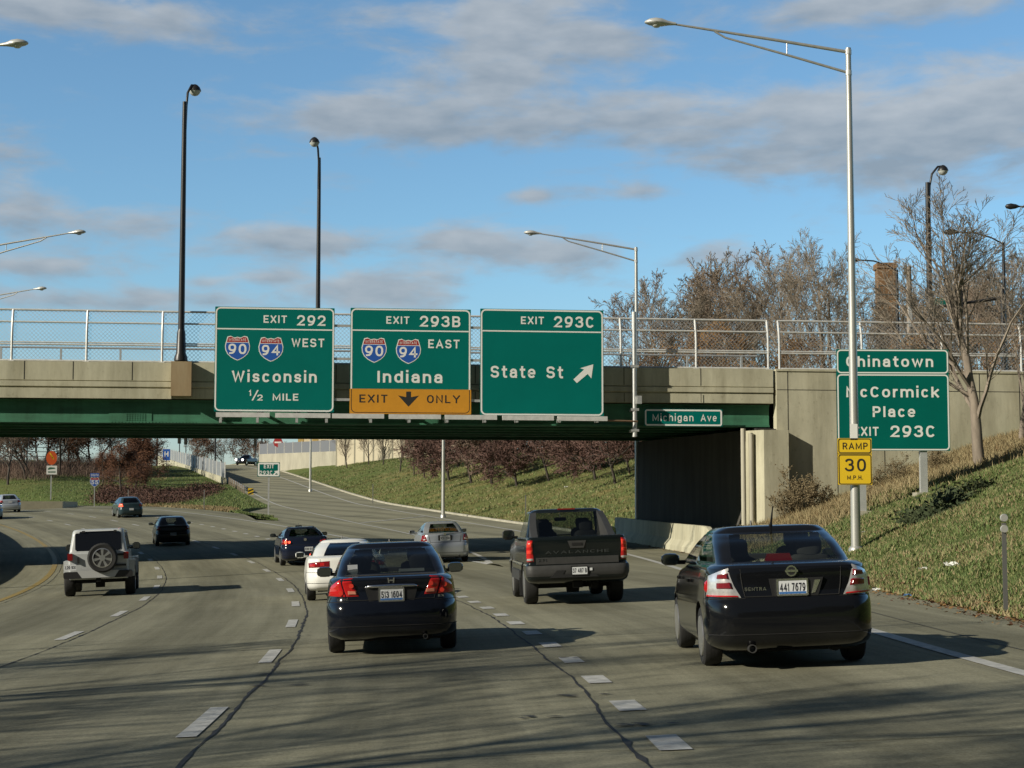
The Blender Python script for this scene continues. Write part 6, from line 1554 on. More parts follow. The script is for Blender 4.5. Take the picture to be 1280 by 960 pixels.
# ---- far overpass wing wall at left with rails, cream wall by the road
t = thing('far_wing_wall', 'far tan wing wall at the left edge beyond the bare trees', 'retaining wall', (0, 0, 0))
a = W3(-60, 602, 222); c = W3(150, 602, 240); b = MB(); vwall(b, a, a.lerp(c, .58), -4, 2.7, .25); b.build('wall', mat('cream_wall_panel', (.50, .45, .33), .85, var=.1, vscale=.5), t)
a2 = a + Vector((0, 0, 2.7)); c2 = a.lerp(c, .56) + Vector((0, 0, 2.7))
f = thing('far_railing', 'pale railed fence on the far tan wing wall at the left edge', 'railing', (0, 0, 0))
for z in (.1, .75, 1.4, 2.0):
    b = MB(); b.tube([a2 + Vector((0, 0, z)), c2 + Vector((0, 0, z))], .05, 6); b.build('rail', M_RAIL, f)
for k_ in range(8): p_ = a2.lerp(c2, k_ / 7); b = MB(); b.bb(p_.x - .06, p_.x + .06, p_.y - .06, p_.y + .06, p_.z, p_.z + 2.0); b.build('post', M_RAIL, f)
a = W3(22, 637.5, 149); c = W3(78, 637.5, 150.5); e_ = W3(97, 629, 158)
t = thing('kerb_wall', 'short cream concrete wall at the road edge behind the silver sedan', 'retaining wall', (0, 0, 0))
b = MB(); b.prism([(a.x, a.y), (c.x, c.y), (e_.x, e_.y), (e_.x - .5, e_.y + .5), (a.x, a.y + 6)], 0, 1.4, axis='z'); zb_ = zpave(*(c.xy)) 
b.v = [(x, y, z + zb_ - .8) for x, y, z in b.v]; b.build('wall', mat('cream_concrete', (.50, .46, .33), .85, var=.1), t)
# ================================================================== vegetation
M_BARK = mat('grey_bark', (.235, .195, .155), .9, var=.3, vscale=3, stretch=(2, 2, .5))
M_TWIG = mat('pale_twigs', (.215, .18, .14), .9, var=.25, vscale=.6)
M_TWIG2 = mat('brown_twigs', (.18, .13, .098), .9, var=.3, vscale=.6)
M_TWIG3 = mat('tan_twigs', (.225, .172, .128), .9, var=.25, vscale=.6)
M_BARKD = mat('dark_bark', (.06, .05, .042), .95, var=.3, vscale=2)
M_TWIGR = mat('reddish_twigs', (.12, .068, .056), .9, var=.35, vscale=.7)
M_LEAFG = mat('golden_dry_leaves', (.27, .16, .055), .9, col2=(.20, .105, .04), vscale=.8)
M_LEAFR = mat('maroon_leaves', (.075, .036, .03), .9, col2=(.125, .062, .042), vscale=.5)
M_LEAFB = mat('rust_leaves', (.17, .075, .035), .9, col2=(.105, .048, .028), vscale=.4)
M_SHRUB = mat('dark_evergreen_leaves', (.035, .055, .022), .9, col2=(.06, .075, .03), vscale=2)
class Tree:
    def __init__(s, seed): s.r = random.Random(seed); s.seg = []; s.tips = []
    def branch(s, p, d, L, rad, lev, P):
        r = s.r; n = P['nseg'][min(lev, len(P['nseg']) - 1)]; pts = [p]; rs = [rad]; step = L / n
        wob = P.get('wob', .16)
        for i in range(n):
            d = (d + Vector((r.gauss(0, wob), r.gauss(0, wob), r.gauss(0, wob * .7) + P['up'][min(lev, len(P['up']) - 1)]))).normalized()
            p = p + d * step; pts.append(p); rs.append(max(rad * (1 - .8 * (i + 1) / n), P.get('rmin', .006)))
        s.seg.append((pts, rs, lev))
        if lev >= P['lev']: s.tips.append((p, d)); s.tips.append((pts[n // 2], d)); return
        nc = P['kids'][min(lev, len(P['kids']) - 1)]; t0 = P['t0'][min(lev, len(P['t0']) - 1)]
        for k in range(nc):
            t = t0 + (1 - t0) * (k + r.random() * .8) / nc; f = t * n; i = min(int(f), n - 1); q = pts[i].lerp(pts[i + 1], f - i)
            ax = (pts[i + 1] - pts[i]).normalized(); a = r.random() * 2 * math.pi + k * 2.4
            u = ax.orthogonal().normalized(); v = ax.cross(u); th = R_(P['ang'][min(lev, len(P['ang']) - 1)] + r.gauss(0, 9))
            dd = ax * math.cos(th) + (u * math.cos(a) + v * math.sin(a)) * math.sin(th)
            s.branch(q, dd.normalized(), L * P['ratio'][min(lev, len(P['ratio']) - 1)] * (1.1 - .55 * (t - t0) / (1.001 - t0)) * r.uniform(.75, 1.2), max(rs[i] * P.get('rr', .55), P.get('rmin', .006)), lev + 1, P)
    def meshes(s, lv_trunk=1, leaves=0, lsize=.07, spread=.25):
        T, C, Lf = MB(), MB(), MB()
        for pts, rs, lev in s.seg: (T if lev <= lv_trunk else C).tube(pts, rs, 7 if lev == 0 else (5 if lev <= lv_trunk else 3), cap=False)
        r = s.r
        for k in range(leaves):
            p, d = r.choice(s.tips); c = p + Vector((r.gauss(0, spread), r.gauss(0, spread), r.gauss(0, spread)))
            a = Vector((r.gauss(0, 1), r.gauss(0, 1), r.gauss(0, 1))).normalized(); b_ = a.orthogonal().normalized(); z = lsize * r.uniform(.6, 1.4)
            Lf.add([c - a * z, c + b_ * z * .55, c + a * z, c - b_ * z * .55], [(0, 1, 2, 3)])
        return T, C, Lf
P_BARE = dict(lev=4, nseg=(7, 6, 5, 4, 3), kids=(10, 8, 7, 5), t0=(.26, .22, .2, .15), ang=(38, 36, 38, 40), ratio=(.62, .50, .46, .45), up=(.05, .085, .06, .03, .02), rr=.55, rmin=.0105)
P_VASE = dict(lev=4, nseg=(10, 8, 6, 5, 3), kids=(16, 9, 5, 3), t0=(.18, .14, .2, .12), ang=(34, 27, 30, 33), ratio=(.58, .50, .55, .55), up=(.09, .075, .05, .03, .02), rr=.5, rmin=.007, wob=.075)
P_CRAB = dict(lev=4, nseg=(4, 5, 5, 4, 3), kids=(9, 8, 7, 5), t0=(.18, .15, .12, .1), ang=(56, 46, 45, 45), ratio=(.95, .6, .52, .5), up=(.25, .04, .03, .02, 0), rr=.55, rmin=.02, wob=.13)
P_ROUND = dict(lev=4, nseg=(6, 6, 5, 4, 3), kids=(9, 7, 6, 5), t0=(.2, .2, .2, .1), ang=(55, 45, 42, 45), ratio=(.60, .52, .5, .45), up=(.05, .05, .03, .02, 0), rr=.55, rmin=.014, wob=.17)
def make_tree(kind, seed, H, r0, P, bark, twig, lean=(0, 0), leaves=0, leaf=None, lsize=.08, spread=.25, trunkL=.8):
    t = Tree(seed); t.branch(Vector((0, 0, -.2)), Vector((lean[0], lean[1], 1)).normalized(), H * trunkL, r0, 0, P)
    top = max(p.z for pts, _, _ in t.seg for p in pts); k = H / top
    t.seg = [([p * k for p in pts], [r for r in rs], lev) for pts, rs, lev in t.seg]; t.tips = [(p * k, d) for p, d in t.tips]
    T, C, Lf = t.meshes(1, leaves, lsize, spread)
    out = []
    for b, nm, m in ((T, 'trunk', bark), (C, 'crown', twig), (Lf, 'foliage', leaf)):
        if not b.v: continue
        me_o = b.build(nm, m, None, smooth=60, fix=False); me = me_o.data; bpy.data.objects.remove(me_o); out.append((nm, me))
    return out
def plant(name, parts, label, cat, loc, rz=0.0, sc=1.0, group=None, sz=None):
    t = thing(name, label, cat, loc, rz, group); t.scale = (sc, sc, sz or sc)
    for nm, me in parts: link(nm, me, t)
    return t
def on_bank(px, py, D): a = W3(px, py, D); d = a.x - float(RX(min(D, 451))) - SHO; return Vector((a.x, D, zbank(min(D, 451), max(d, .2)) - .05))
def top_h(px, pt, D, base): return W3(px, pt, D).z - base
# big bare trees in front of the wing wall
tA = make_tree('bare', 11, 10.5, .17, P_VASE, M_BARK, M_TWIG, lean=(.02, 0)); tB = make_tree('bare', 23, 9.0, .13, P_VASE, M_BARK, M_TWIG)
p_ = on_bank(1225, 565, 61); H1 = top_h(1225, 203, 61, p_.z)
plant('bare_tree', tA, 'big bare grey tree on the grass right of the Chinatown sign', 'tree', p_, .4, 1.28 * H1 / 10.5, None, H1 / 10.5)
p_ = on_bank(1276, 545, 65); plant('bare_tree', tB, 'bare tree cut by the right picture edge in front of the wing wall', 'tree', p_, 1.2, 1.05)
# trees beyond the overpass on the right
S1 = make_tree('s', 31, 10, .16, P_BARE, M_BARK, M_TWIG3); S2 = make_tree('s', 37, 10, .15, P_BARE, M_BARK, M_TWIG); S3 = make_tree('s', 41, 10, .14, P_VASE, M_BARK, M_TWIG)
S4 = make_tree('s', 47, 8, .13, P_ROUND, M_BARK, M_TWIG2, leaves=2600, leaf=M_LEAFG, lsize=.085, spread=.28)
kinds = [(S1, 10), (S2, 10), (S3, 10), (S4, 8)]
GRP = 'bare street trees beyond the overpass'
for i, (px, pt, D, k, lab) in enumerate((
        (778, 372, 112, 0, 'low brown bare tree just right of the State St sign, beyond the fence'), (806, 352, 118, 1, 'bare tree directly behind the overpass lamp post, beyond the fence'), (838, 340, 124, 0, 'round brown bare tree second right of the overpass lamp post'),
        (874, 333, 130, 0, 'wide brown bare tree midway between the two trussed lamp posts'), (915, 347, 122, 1, 'bare tree with fine pale twigs left of the small cobra lamp'), (950, 328, 128, 0, 'tall brown bare tree behind the small cobra lamp arm'),
        (986, 305, 117, 2, 'upright pale bare tree behind the small cobra lamp head'), (1030, 283, 112, 2, 'tallest pale bare tree just left of the near lamp post'), (1052, 330, 104, 1, 'bare tree hidden in part by the near lamp post'),
        (1086, 385, 116, 0, 'low bare tree in front of the brick chimney'), (1150, 345, 108, 1, 'bare tree between the utility pole and the tall black lamp'), (1178, 372, 100, 0, 'brown bare tree right of the tall black lamp, behind the big bare tree'),
        (1206, 318, 118, 2, 'slender bare tree directly behind the big bare tree'), (1243, 350, 104, 0, 'brown bare tree behind the signal mast'), (1282, 300, 112, 1, 'bare tree at the right edge beyond the wing wall fence'),
        (858, 402, 100, 3, 'bushy tree with golden dry leaves behind the overpass fence, left one'), (905, 398, 98, 3, 'bushy tree with golden dry leaves behind the overpass fence, right one'), (815, 425, 104, 3, 'low golden bush close behind the overpass lamp post'),
        (1152, 405, 96, 3, 'bush with golden dry leaves behind the Chinatown sign'), (1262, 395, 98, 3, 'bush with golden dry leaves at the right edge behind the fence'), (1005, 415, 103, 3, 'low golden bush below the small cobra lamp'),
        (890, 318, 150, 0, 'wide brown bare tree in the rear row above the golden bushes'), (965, 300, 150, 1, 'brown bare tree in the rear row left of the upright pale one'), (1010, 290, 140, 0, 'broad brown bare tree crowded behind the upright pale one'), (1068, 318, 138, 1, 'bare tree close right of the near lamp post'), (1132, 352, 135, 0, 'brown bare tree directly behind the utility pole'), (1190, 322, 138, 0, 'broad bare tree in the rear row behind the big bare tree'), (1228, 300, 128, 2, 'upright bare tree right of the big bare tree'), (1265, 322, 130, 0, 'broad brown bare tree at the right edge in the rear row'),
        (938, 412, 108, 1, 'small bare tree right of the golden bushes'), (1118, 400, 112, 1, 'small bare tree right of the brick chimney'))):
    x = pxX(px, D, 420); z = 7.0; H = W3(px, pt, D).z - z; pr, h0 = kinds[k]; sc = H / h0
    plant('bare_tree' if k != 3 else 'golden_tree', pr, lab, 'tree', (x, D, z - .1), i * 1.7, sc, GRP if k != 3 else 'golden-leaved bushes behind the fence')
# reddish ornamental trees on the bank, seen under the deck
C1 = make_tree('c', 53, 4.6, .11, P_CRAB, M_BARKD, M_TWIGR, leaves=1500, leaf=M_LEAFR, lsize=.06, spread=.22, trunkL=.6); C2 = make_tree('c', 59, 4.6, .10, P_CRAB, M_BARKD, M_TWIGR, leaves=900, leaf=M_LEAFR, lsize=.06, spread=.22, trunkL=.6); C3 = make_tree('c', 113, 4.2, .10, P_CRAB, M_BARKD, M_TWIG2, leaves=500, leaf=M_LEAFB, lsize=.06, spread=.2, trunkL=.55)
def bank_ray(px, py):
    best = None
    for D in np.arange(96, 200, 1.0):
        a = W3(px, py, D); d = a.x - float(RX(D)) - SHO
        if d > .3 and a.z <= zbank(D, d): return Vector((a.x, D, zbank(D, d) - .05))
    return on_bank(px, py, 140)
rows = [(562, 600, 146), (590, 603, 140), (615, 607, 138), (647, 610, 135), (687, 602, 137), (719, 595, 141), (745, 600, 138), (770, 604, 134), (540, 588, 156), (574, 584, 158), (604, 584, 156), (632, 582, 157), (665, 580, 158), (698, 580, 157), (730, 582, 158), (756, 584, 157), (788, 592, 152)]
ords = ['first', 'second', 'third', 'fourth', 'fifth', 'sixth', 'seventh', 'eighth', 'ninth']
for i, (px, py, D) in enumerate(rows):
    p_ = bank_ray(px, py); lab = ('%s reddish ornamental tree from the left in the front row under the deck' % ords[i]) if i < 8 else ('%s reddish ornamental tree from the left in the rear row under the deck' % ords[i - 8])
    plant('ornamental_tree', (C1, C2, C3)[i % 3], lab, 'tree', p_, i * 2.1, (1.12 if i < 8 else .95) * (1.0 + .3 * ((i * 7) % 5) / 5) * (p_.y / 140), 'reddish ornamental trees on the bank')
YB = make_tree('y', 61, 7, .10, P_VASE, M_BARKD, M_TWIG2)
for i, (px, py, D, sc) in enumerate(((434, 572, 226, .9), (461, 571, 222, 1.0), (479, 574, 214, .9), (500, 578, 196, .9), (518, 582, 186, .85), (531, 586, 176, .9))):
    p_ = on_bank(px, py, D); plant('bare_tree', YB, '%s thin dark sapling from the left in front of the cream wall' % ords[i], 'tree', p_, i * 1.3, sc, 'saplings in front of the cream wall')
# hill on the left
def ray_hill(px, py):
    for D in np.arange(120, 420, 1.0):
        a = W3(px, py, D)
        if su(a.x, D)[1] > SM + .3 and a.x < AX(D) and a.z < zhill(a.x, D): return Vector((a.x, D, zhill(a.x, D)))
    a = W3(px, py, 300); return Vector((a.x, 300, zhill(a.x, 300)))
R1 = make_tree('r', 67, 6.5, .16, P_ROUND, M_BARKD, M_TWIGR, leaves=12000, leaf=M_LEAFB, lsize=.075, spread=.36, trunkL=.7)
for px, py, pt, lab, w in ((150, 616, 556, 'broad rust-brown leafy tree on the hill, left of the pair', 1.1), (182, 606, 540, 'tall rust-brown leafy tree on the hill beside the screen fence', 1.0), (128, 606, 565, 'low rust-brown bush left of the two rust trees', .9), (168, 612, 548, 'rust-brown tree crowded between the two larger rust trees', .9)):
    p_ = ray_hill(px, py); H = top_h(px, pt, p_.y, p_.z); plant('rust_tree', R1, lab, 'tree', p_, px * .3, max(.5, H / 6.5), 'rust-brown trees on the hill')
D3_ = make_tree('d', 79, 9, .14, P_ROUND, M_BARKD, M_TWIG2, leaves=6500, leaf=M_LEAFB, lsize=.11, spread=.5)
D1_ = make_tree('d', 71, 11, .17, P_BARE, M_BARKD, M_TWIG2); D2_ = make_tree('d', 73, 9, .14, P_ROUND, M_BARKD, M_TWIG2, leaves=1800, leaf=M_LEAFB, lsize=.13, spread=.4)
for i, (px, py, k, sc, lab) in enumerate(((10, 606, 0, .9, 'dark bare tree in front of the far wing wall at the left edge'), (32, 600, 0, 1.0, 'dark bare tree with a thick trunk left of the emblem sign'), (37, 598, 0, .85, 'thin dark bare tree hugging the thick trunk left of the emblem sign'), (74, 595, 0, 1.1, 'dark bare tree just right of the emblem sign'),
        (96, 592, 1, 1.0, 'brown round tree between the emblem sign and the interstate shield'), (120, 590, 0, .95, 'bare tree with a pale trunk above the interstate shield'), (55, 590, 1, 1.1, 'brown tree behind the emblem sign'), (140, 588, 1, 1.0, 'brown tree behind the rust trees'), (-20, 600, 0, 1.0, 'dark bare tree just outside the left picture edge'),
        (48, 588, 1, 1.1, 'brown tree close behind the far railing left of the emblem sign'), (84, 586, 1, 1.2, 'brown tree on the hill top right of the emblem sign'), (-6, 590, 1, 1.1, 'brown tree at the picture edge behind the far railing'), (30, 584, 0, 1.2, 'dark bare tree rising behind the far railing'), (100, 583, 0, 1.2, 'dark bare tree rising behind the rust-brown bush'),
        (15, 588, 1, 1.2, 'brown tree above the far railing at the left edge'), (112, 586, 1, 1.15, 'brown tree high on the hill left of the rust trees'))):
    p_ = ray_hill(px, py); plant('dark_tree', (D1_, D3_)[k], lab, 'tree', p_, i * 1.1, sc * (1.0 if i < 6 else 1.15), 'dark trees on the left hill')
for i, (px, D, k, sc) in enumerate(((250, 395, 1, 1.3), (268, 410, 1, 1.35), (284, 400, 0, 1.15), (300, 390, 1, 1.25), (236, 400, 0, .8), (316, 400, 1, 1.1), (210, 420, 1, .8), (336, 420, 1, 1.2), (352, 430, 0, 1.2))):
    plant('dark_tree', (D1_, D2_)[k], '%s hazy brown tree from the left on the skyline beyond the ramp top' % ords[i], 'tree', (pxX(px, D, 580), D, 10.6 if D < 452 else 12), i, sc * .85, 'skyline trees beyond the ramp')
# tall trees on the median verge (left of the picture); their shadows streak the near road
L1 = make_tree('l', 83, 17, .26, P_BARE, M_BARK, M_TWIG2); L2 = make_tree('l', 89, 16, .24, P_VASE, M_BARK, M_TWIG2)
for i, (x, y, k, sc) in enumerate(((-18.5, -9, 0, 1.0), (-22, -2, 1, 1.05), (-17.5, 4, 0, .95), (-24, 7, 1, 1.1), (-21, 13, 0, .8), (-28, -8, 0, 1.2), (-31, -16, 0, 1.3))):
    s_, u_ = su(x, y); plant('verge_tree', (L1, L2)[k], 'tall bare tree on the median verge whose shadow streaks the near road', 'tree', (x, y, float(M3(s_, max(u_, -40)).z)), i * 1.9, sc, 'tall bare verge trees')
# unseen trees added behind the viewer to darken reflections in glossy paint
E1 = make_tree('e', 97, 9, .2, P_ROUND, M_BARKD, M_TWIG2, leaves=7000, leaf=M_SHRUB, lsize=.3, spread=.6)
for i, (x, y, sc) in enumerate(((14, -24, 1.2), (21, -34, 1.3), (9.5, -46, 1.3), (30, -28, 1.4), (16, -60, 1.5), (26, -50, 1.5), (40, -40, 1.6), (3, -75, 1.6), (-8, -90, 1.6), (12, -85, 1.7), (36, -70, 1.8))):
    D = max(-41, y); z = zbank(D, max(0.3, x - float(RX(D)) - SHO)) if x > 9 else 0; plant('reflection_tree', E1, 'dark leafy tree added unseen behind the viewer for reflections', 'tree', (x, y, z - .2), i * 1.1, sc, 'leafy trees added behind the viewer')

# ---- weeds and low shrubs on the near bank
P_WEED = dict(lev=2, nseg=(5, 4, 3), kids=(9, 5), t0=(.2, .15), ang=(42, 45), ratio=(.5, .5), up=(.02, .04, 0), rr=.5, rmin=.006, wob=.15)
M_WEED = mat('dry_weed_stems', (.19, .15, .085), .95, var=.3, vscale=3)
wt = Tree(101)
for k in range(5): wt.branch(Vector((random.uniform(-.3, .3), random.uniform(-.2, .2), -.1)), Vector((random.uniform(-.5, .5), random.uniform(-.3, .3), 1)).normalized(), random.uniform(1.0, 1.6), .014, 0, P_WEED)
wm = MB()
for pts, rs, lev in wt.seg: wm.tube(pts, rs, 4, cap=False)
rr_ = random.Random(5)
for k in range(500):
    p, d = rr_.choice(wt.tips); c = p + Vector((rr_.gauss(0, .06), rr_.gauss(0, .06), rr_.gauss(0, .06))); wm.box(c, (.045, .03, .03), rz=rr_.random() * 3, rx=rr_.random() * 3)
o0_ = wm.build('dry_weed', M_WEED, None, fix=False); wme = o0_.data; bpy.data.objects.remove(o0_)
for i, (px, py, D, sc, lab) in enumerate(((985, 640, 68, 1.0, 'dry weed clump at the left foot of the wing wall'), (1003, 634, 67.5, 1.25, 'tall dry weed clump with seed heads against the wing wall'), (1022, 630, 67.5, .9, 'dry weed clump against the wing wall left of the lamp post'), (1120, 600, 66, .8, 'dry weed clump between the Chinatown sign posts'), (1095, 606, 66, .7, 'low dry weed clump behind the RAMP sign'), (1170, 585, 65, .8, 'dry weed clump right of the Chinatown sign post'))):
    p_ = on_bank(px, py, D); o = link('dry_weed', wme); o.location = p_; o.scale = (sc, sc, sc); o.rotation_euler = (0, 0, i * 1.4); tag(o, lab, 'weed', 'dry weeds along the wing wall')
def clump(n, rad, hgt, lsize, seed):
    b = MB(); r = random.Random(seed)
    for k in range(n):
        c = Vector((r.gauss(0, rad), r.gauss(0, rad * .6), abs(r.gauss(0, hgt)))); a = Vector((r.gauss(0, 1), r.gauss(0, 1), r.gauss(0, 1))).normalized(); q = a.orthogonal().normalized(); z = lsize * r.uniform(.6, 1.5)
        b.add([c - a * z, c + q * z * .5, c + a * z, c - q * z * .5], [(0, 1, 2, 3)])
    return b
o_ = clump(700, .45, .22, .09, 3).build('low_shrub', M_SHRUB, None, fix=False); sme = o_.data; bpy.data.objects.remove(o_)
for i, (px, py, D, sc, lab) in enumerate(((1172, 634, 48, .8, 'low dark shrub on the near bank, the middle one of three'), (1190, 626, 49, .9, 'low dark shrub on the near bank below the big bare tree'), (1152, 642, 47, .8, 'low dark shrub on the near bank, nearest the lamp post'), (1228, 610, 51, .7, 'low dark shrub on the near bank, farthest up the slope'))):
    p_ = on_bank(px, py, D); o = link('low_shrub', sme); o.location = p_ + Vector((0, 0, .05)); o.scale = (sc, sc, sc); o.rotation_euler = (0, 0, i); tag(o, lab, 'shrub', 'low shrubs on the near bank')

# ---- ground cover and grass (uncountable)
rg = random.Random(8); nr = np.random.default_rng(8)
def inpoly(x, y, poly):
    c = False
    for (x1, y1), (x2, y2) in zip(poly, poly[1:] + poly[:1]):
        if (y1 > y) != (y2 > y) and x < (x2 - x1) * (y - y1) / (y2 - y1) + x1: c = not c
    return c
poly = [(118, 630), (126, 608), (170, 612), (215, 614), (262, 606), (279, 612), (258, 622), (225, 629), (180, 631)]
gc = MB(); n = 0
while n < 1500:
    px, py = rg.uniform(115, 282), rg.uniform(603, 634)
    if not inpoly(px, py, poly): continue
    p_ = ray_hill(px, py); n += 1
    for k in range(16):
        c = p_ + Vector((rg.gauss(0, .45), rg.gauss(0, .8), abs(rg.gauss(0, .30)))); a = Vector((rg.gauss(0, 1), rg.gauss(0, 1), rg.gauss(0, 1))).normalized(); q = a.orthogonal().normalized(); z = rg.uniform(.04, .10)
        gc.add([c - a * z, c + q * z * .6, c + a * z, c - q * z * .6], [(0, 1, 2, 3)], 0 if rg.random() < .7 else 1)
o = gc.build('ground_cover', [M_LEAFR, M_TWIGR], None, fix=False); stuff(o); tag(o, 'maroon ground cover spread over the foot of the left hill', 'ground cover')
ug = MB(); n = 0
while n < 1700:
    px = rg.uniform(-30, 186); py = rg.uniform(583, 597) + (6 if px < 60 else 0) * rg.random(); p_ = ray_hill(px, py); n += 1; hh = rg.uniform(.3, 1.0)
    for k in range(7):
        c = p_ + Vector((rg.gauss(0, .5), rg.gauss(0, .7), 0)); d_ = Vector((rg.gauss(0, .35), rg.gauss(0, .3), 1)).normalized(); h_ = hh * rg.uniform(.8, 2.6); q = Vector((rg.uniform(-1, 1), rg.uniform(-1, 1), 0)) * .022; e = c + d_ * h_
        ug.add([c - q, c + q, e + q * .4, e - q * .4], [(0, 1, 2, 3)], 0)
        for j in range(3):
            m_ = c + d_ * h_ * rg.uniform(.3, .95); dd = Vector((rg.gauss(0, .8), rg.gauss(0, .6), rg.uniform(.1, .9))).normalized() * h_ * .4
            ug.add([m_ - q * .6, m_ + q * .6, m_ + dd + q * .3, m_ + dd - q * .3], [(0, 1, 2, 3)], 1)
o = ug.build('undergrowth', [M_TWIG2, M_TWIGR], None, fix=False); stuff(o); tag(o, 'brown leafless undergrowth below the dark trees on the left hill', 'undergrowth')
ll = MB()
for k in range(3600):
    D = 19 + 60 * rg.random() ** 1.3; d = rg.gauss(.05, .30); x = float(RX(D)) + SHO + d
    z = (zbank(D, d) + .02) if d > .1 else zpave(x, D) + .012
    a = rg.random() * 6.28; L_ = rg.uniform(.02, .055); u_ = Vector((math.cos(a), math.sin(a), rg.gauss(0, .3))) * L_; v_ = Vector((-math.sin(a), math.cos(a), rg.gauss(0, .3))) * L_ * .6; c = Vector((x, D, z + .012))
    ll.add([c - u_, c + v_, c + u_, c - v_], [(0, 1, 2, 3)], 0 if rg.random() < .6 else 1)
o = ll.build('leaf_litter', [M_LEAFG, M_LEAFB], None, fix=False); stuff(o); tag(o, 'brown dead leaves gathered along the right pavement edge', 'leaf litter')
def blades(name, pts, hs, ws, cols, mats, label):
    n = len(pts); ang = nr.uniform(0, 2 * math.pi, n); le = nr.normal(0, .45, (n, 2))
    dx = np.cos(ang) * ws / 2; dy = np.sin(ang) * ws / 2; V = np.zeros((n, 3, 3))
    V[:, 0] = pts; V[:, 0, 0] -= dx; V[:, 0, 1] -= dy; V[:, 1] = pts; V[:, 1, 0] += dx; V[:, 1, 1] += dy
    V[:, 2] = pts; V[:, 2, 0] += le[:, 0] * hs; V[:, 2, 1] += le[:, 1] * hs; V[:, 2, 2] += hs
    me = bpy.data.meshes.new(name); me.vertices.add(n * 3); me.vertices.foreach_set('co', V.ravel()); me.loops.add(n * 3); me.loops.foreach_set('vertex_index', np.arange(n * 3, dtype=np.int32))
    me.polygons.add(n); me.polygons.foreach_set('loop_start', np.arange(0, n * 3, 3, dtype=np.int32)); me.polygons.foreach_set('loop_total', np.full(n, 3, dtype=np.int32))
    for m in mats: me.materials.append(m)
    me.polygons.foreach_set('material_index', cols.astype(np.int32)); me.update(); me.validate()
    o = link(name, me); stuff(o); tag(o, label, 'grass'); return o
GM = [mat('grass_blade_green', (.115, .17, .048), .8), mat('grass_blade_olive', (.18, .195, .072), .8), mat('grass_blade_straw', (.30, .245, .13), .85), mat('grass_blade_dark', (.055, .085, .022), .85), mat('grass_blade_rust', (.21, .145, .07), .85)]
pts, hs, ws, cols = [], [], [], []
def patchy(x, y): return .5 + .5 * math.sin(x * .9 + 2 * math.sin(y * .33)) * math.sin(y * .51 + x * .3)
N = 0
while N < 120000:
    D = 19 + 51 * rg.random() ** 1.15; d = 17 * rg.random() ** 1.05
    x = float(RX(D)) + SHO + d
    px = 640 + F * x / D
    if px > 1310 or (D > 66.8 + .13 * x): 
        if px > 1310 and rg.random() < .97: continue
        if D > 66.8 + .13 * x: continue
    z = zbank(D, d); dry_ = (max(0, min(1, (D - 56) / 10)) * .8 if d > 1.5 else 0) + (.30 if d < .5 else 0) + .26 * (patchy(x * .6, D * .5) > .66)
    r_ = rg.random()
    if rg.random() < dry_: c = 2 if r_ < .8 else 4; h = rg.uniform(.10, .36) if D > 57 else rg.uniform(.04, .12)
    else: c = 0 if r_ < .36 else (1 if r_ < .76 else (3 if r_ < .84 else 2)); h = rg.uniform(.04, .125)
    pts.append((x, D, z - .015)); hs.append(h); ws.append(rg.uniform(.012, .03) * (1 + D / 60)); cols.append(c); N += 1
blades('grass', np.array(pts), np.array(hs), np.array(ws), np.array(cols), GM, 'green and straw grass on the near bank right of the expressway')
pts, hs, ws, cols = [], [], [], []; N = 0
while N < 60000:
    D = rg.uniform(84, 236); d = 26 * rg.random() ** 1.2 + .2; x = float(RX(D)) + SHO + d; px = 640 + F * x / D
    if px > 820 or (D < 84 + .13 * x): continue
    z = zbank(D, d); r_ = rg.random(); pt_ = patchy(x * .5, D * .3)
    c = (2 if r_ < .35 else 1) if rg.random() < .25 + .5 * (pt_ > .6) else (0 if r_ < .4 else (1 if r_ < .8 else 3))
    pts.append((x, D, z - .02)); hs.append(rg.uniform(.06, .2)); ws.append(rg.uniform(.05, .11)); cols.append(c); N += 1
blades('grass', np.array(pts), np.array(hs), np.array(ws), np.array(cols), GM, 'olive grass on the far bank seen under the overpass')
pts, hs, ws, cols = [], [], [], []; N = 0
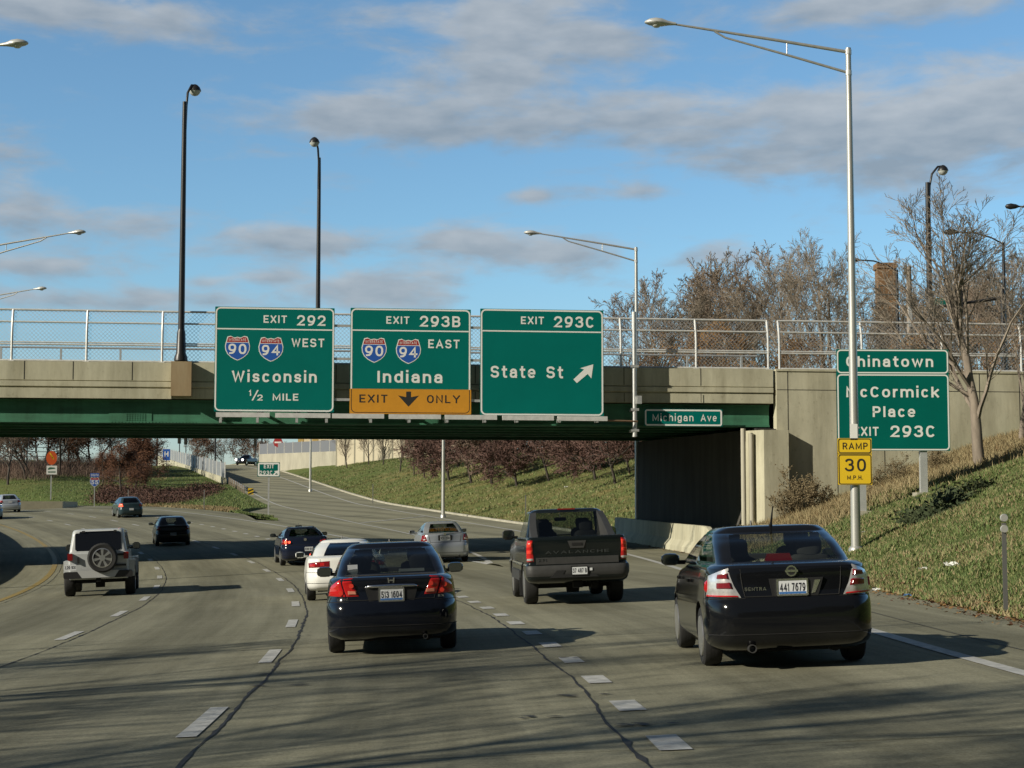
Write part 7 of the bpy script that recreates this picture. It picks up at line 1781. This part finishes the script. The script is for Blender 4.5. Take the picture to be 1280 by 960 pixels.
while N < 26000:
    px, py = rg.uniform(-5, 345), rg.uniform(592, 641); p_ = None
    D = rg.uniform(118, 330); x0 = x_main(D, SM) if D < 280 else -300; x = x0 + .3 + (AX(D) - .6 - x0) * rg.random()
    if abs(x / D) > .32: continue
    z = zhill(x, D); r_ = rg.random(); rust = patchy(x * .25 + 3, D * .12) > .80
    c = (4 if r_ < .5 else 2) if rust else (0 if r_ < .5 else (1 if r_ < .8 else 3))
    pts.append((x, D, z - .02)); hs.append(rg.uniform(.06, .22)); ws.append(rg.uniform(.06, .13)); cols.append(c); N += 1
blades('grass', np.array(pts), np.array(hs), np.array(ws), np.array(cols), GM, 'green grass on the hill between the expressway and the ramp')

# ---- litter on the verge
def litter(px, py, D, sc, m, lab, seed):
    r = random.Random(seed); p_ = on_bank(px, py, D); b = MB(); n = 5; g_ = [[Vector(((i - 2) * .07 + r.uniform(-.03, .03), (j - 2) * .06 + r.uniform(-.03, .03), .05 + r.uniform(-.04, .07))) for i in range(n)] for j in range(n)]
    vs = [v for row in g_ for v in row] + [v + Vector((0, 0, -.008)) for row in g_ for v in row]
    f = [(j * n + i, j * n + i + 1, (j + 1) * n + i + 1, (j + 1) * n + i) for j in range(n - 1) for i in range(n - 1)]; b.add(vs, f + [tuple(25 + k for k in q[::-1]) for q in f])
    o = b.build('litter', m, None, fix=False); o.location = p_ + Vector((0, 0, .05)); o.scale = (sc, sc, sc); tag(o, lab, 'litter', 'litter on the verge')
M_PAPER = mat('crumpled_paper', (.70, .70, .66), .8)
litter(1190, 730, 34, .9, M_PAPER, 'largest scrap of white paper on the near bank', 1); litter(1154, 714, 36, .6, M_PAPER, 'small white scrap on the near bank left of the larger one', 2)
litter(1095, 736, 33.5, .5, M_PAPER, 'pale scrap at the pavement edge just right of the black sedan', 3); litter(1135, 748, 31.5, .5, mat('blue_wrapper', (.10, .22, .45), .5), 'blue wrapper at the pavement edge', 4)
litter(1080, 643, 50, .7, M_PAPER, 'white scrap on the bank right of the near lamp post', 5); litter(708, 613, 128, 1.2, M_PAPER, 'white scrap on the far bank above the pickup', 6)
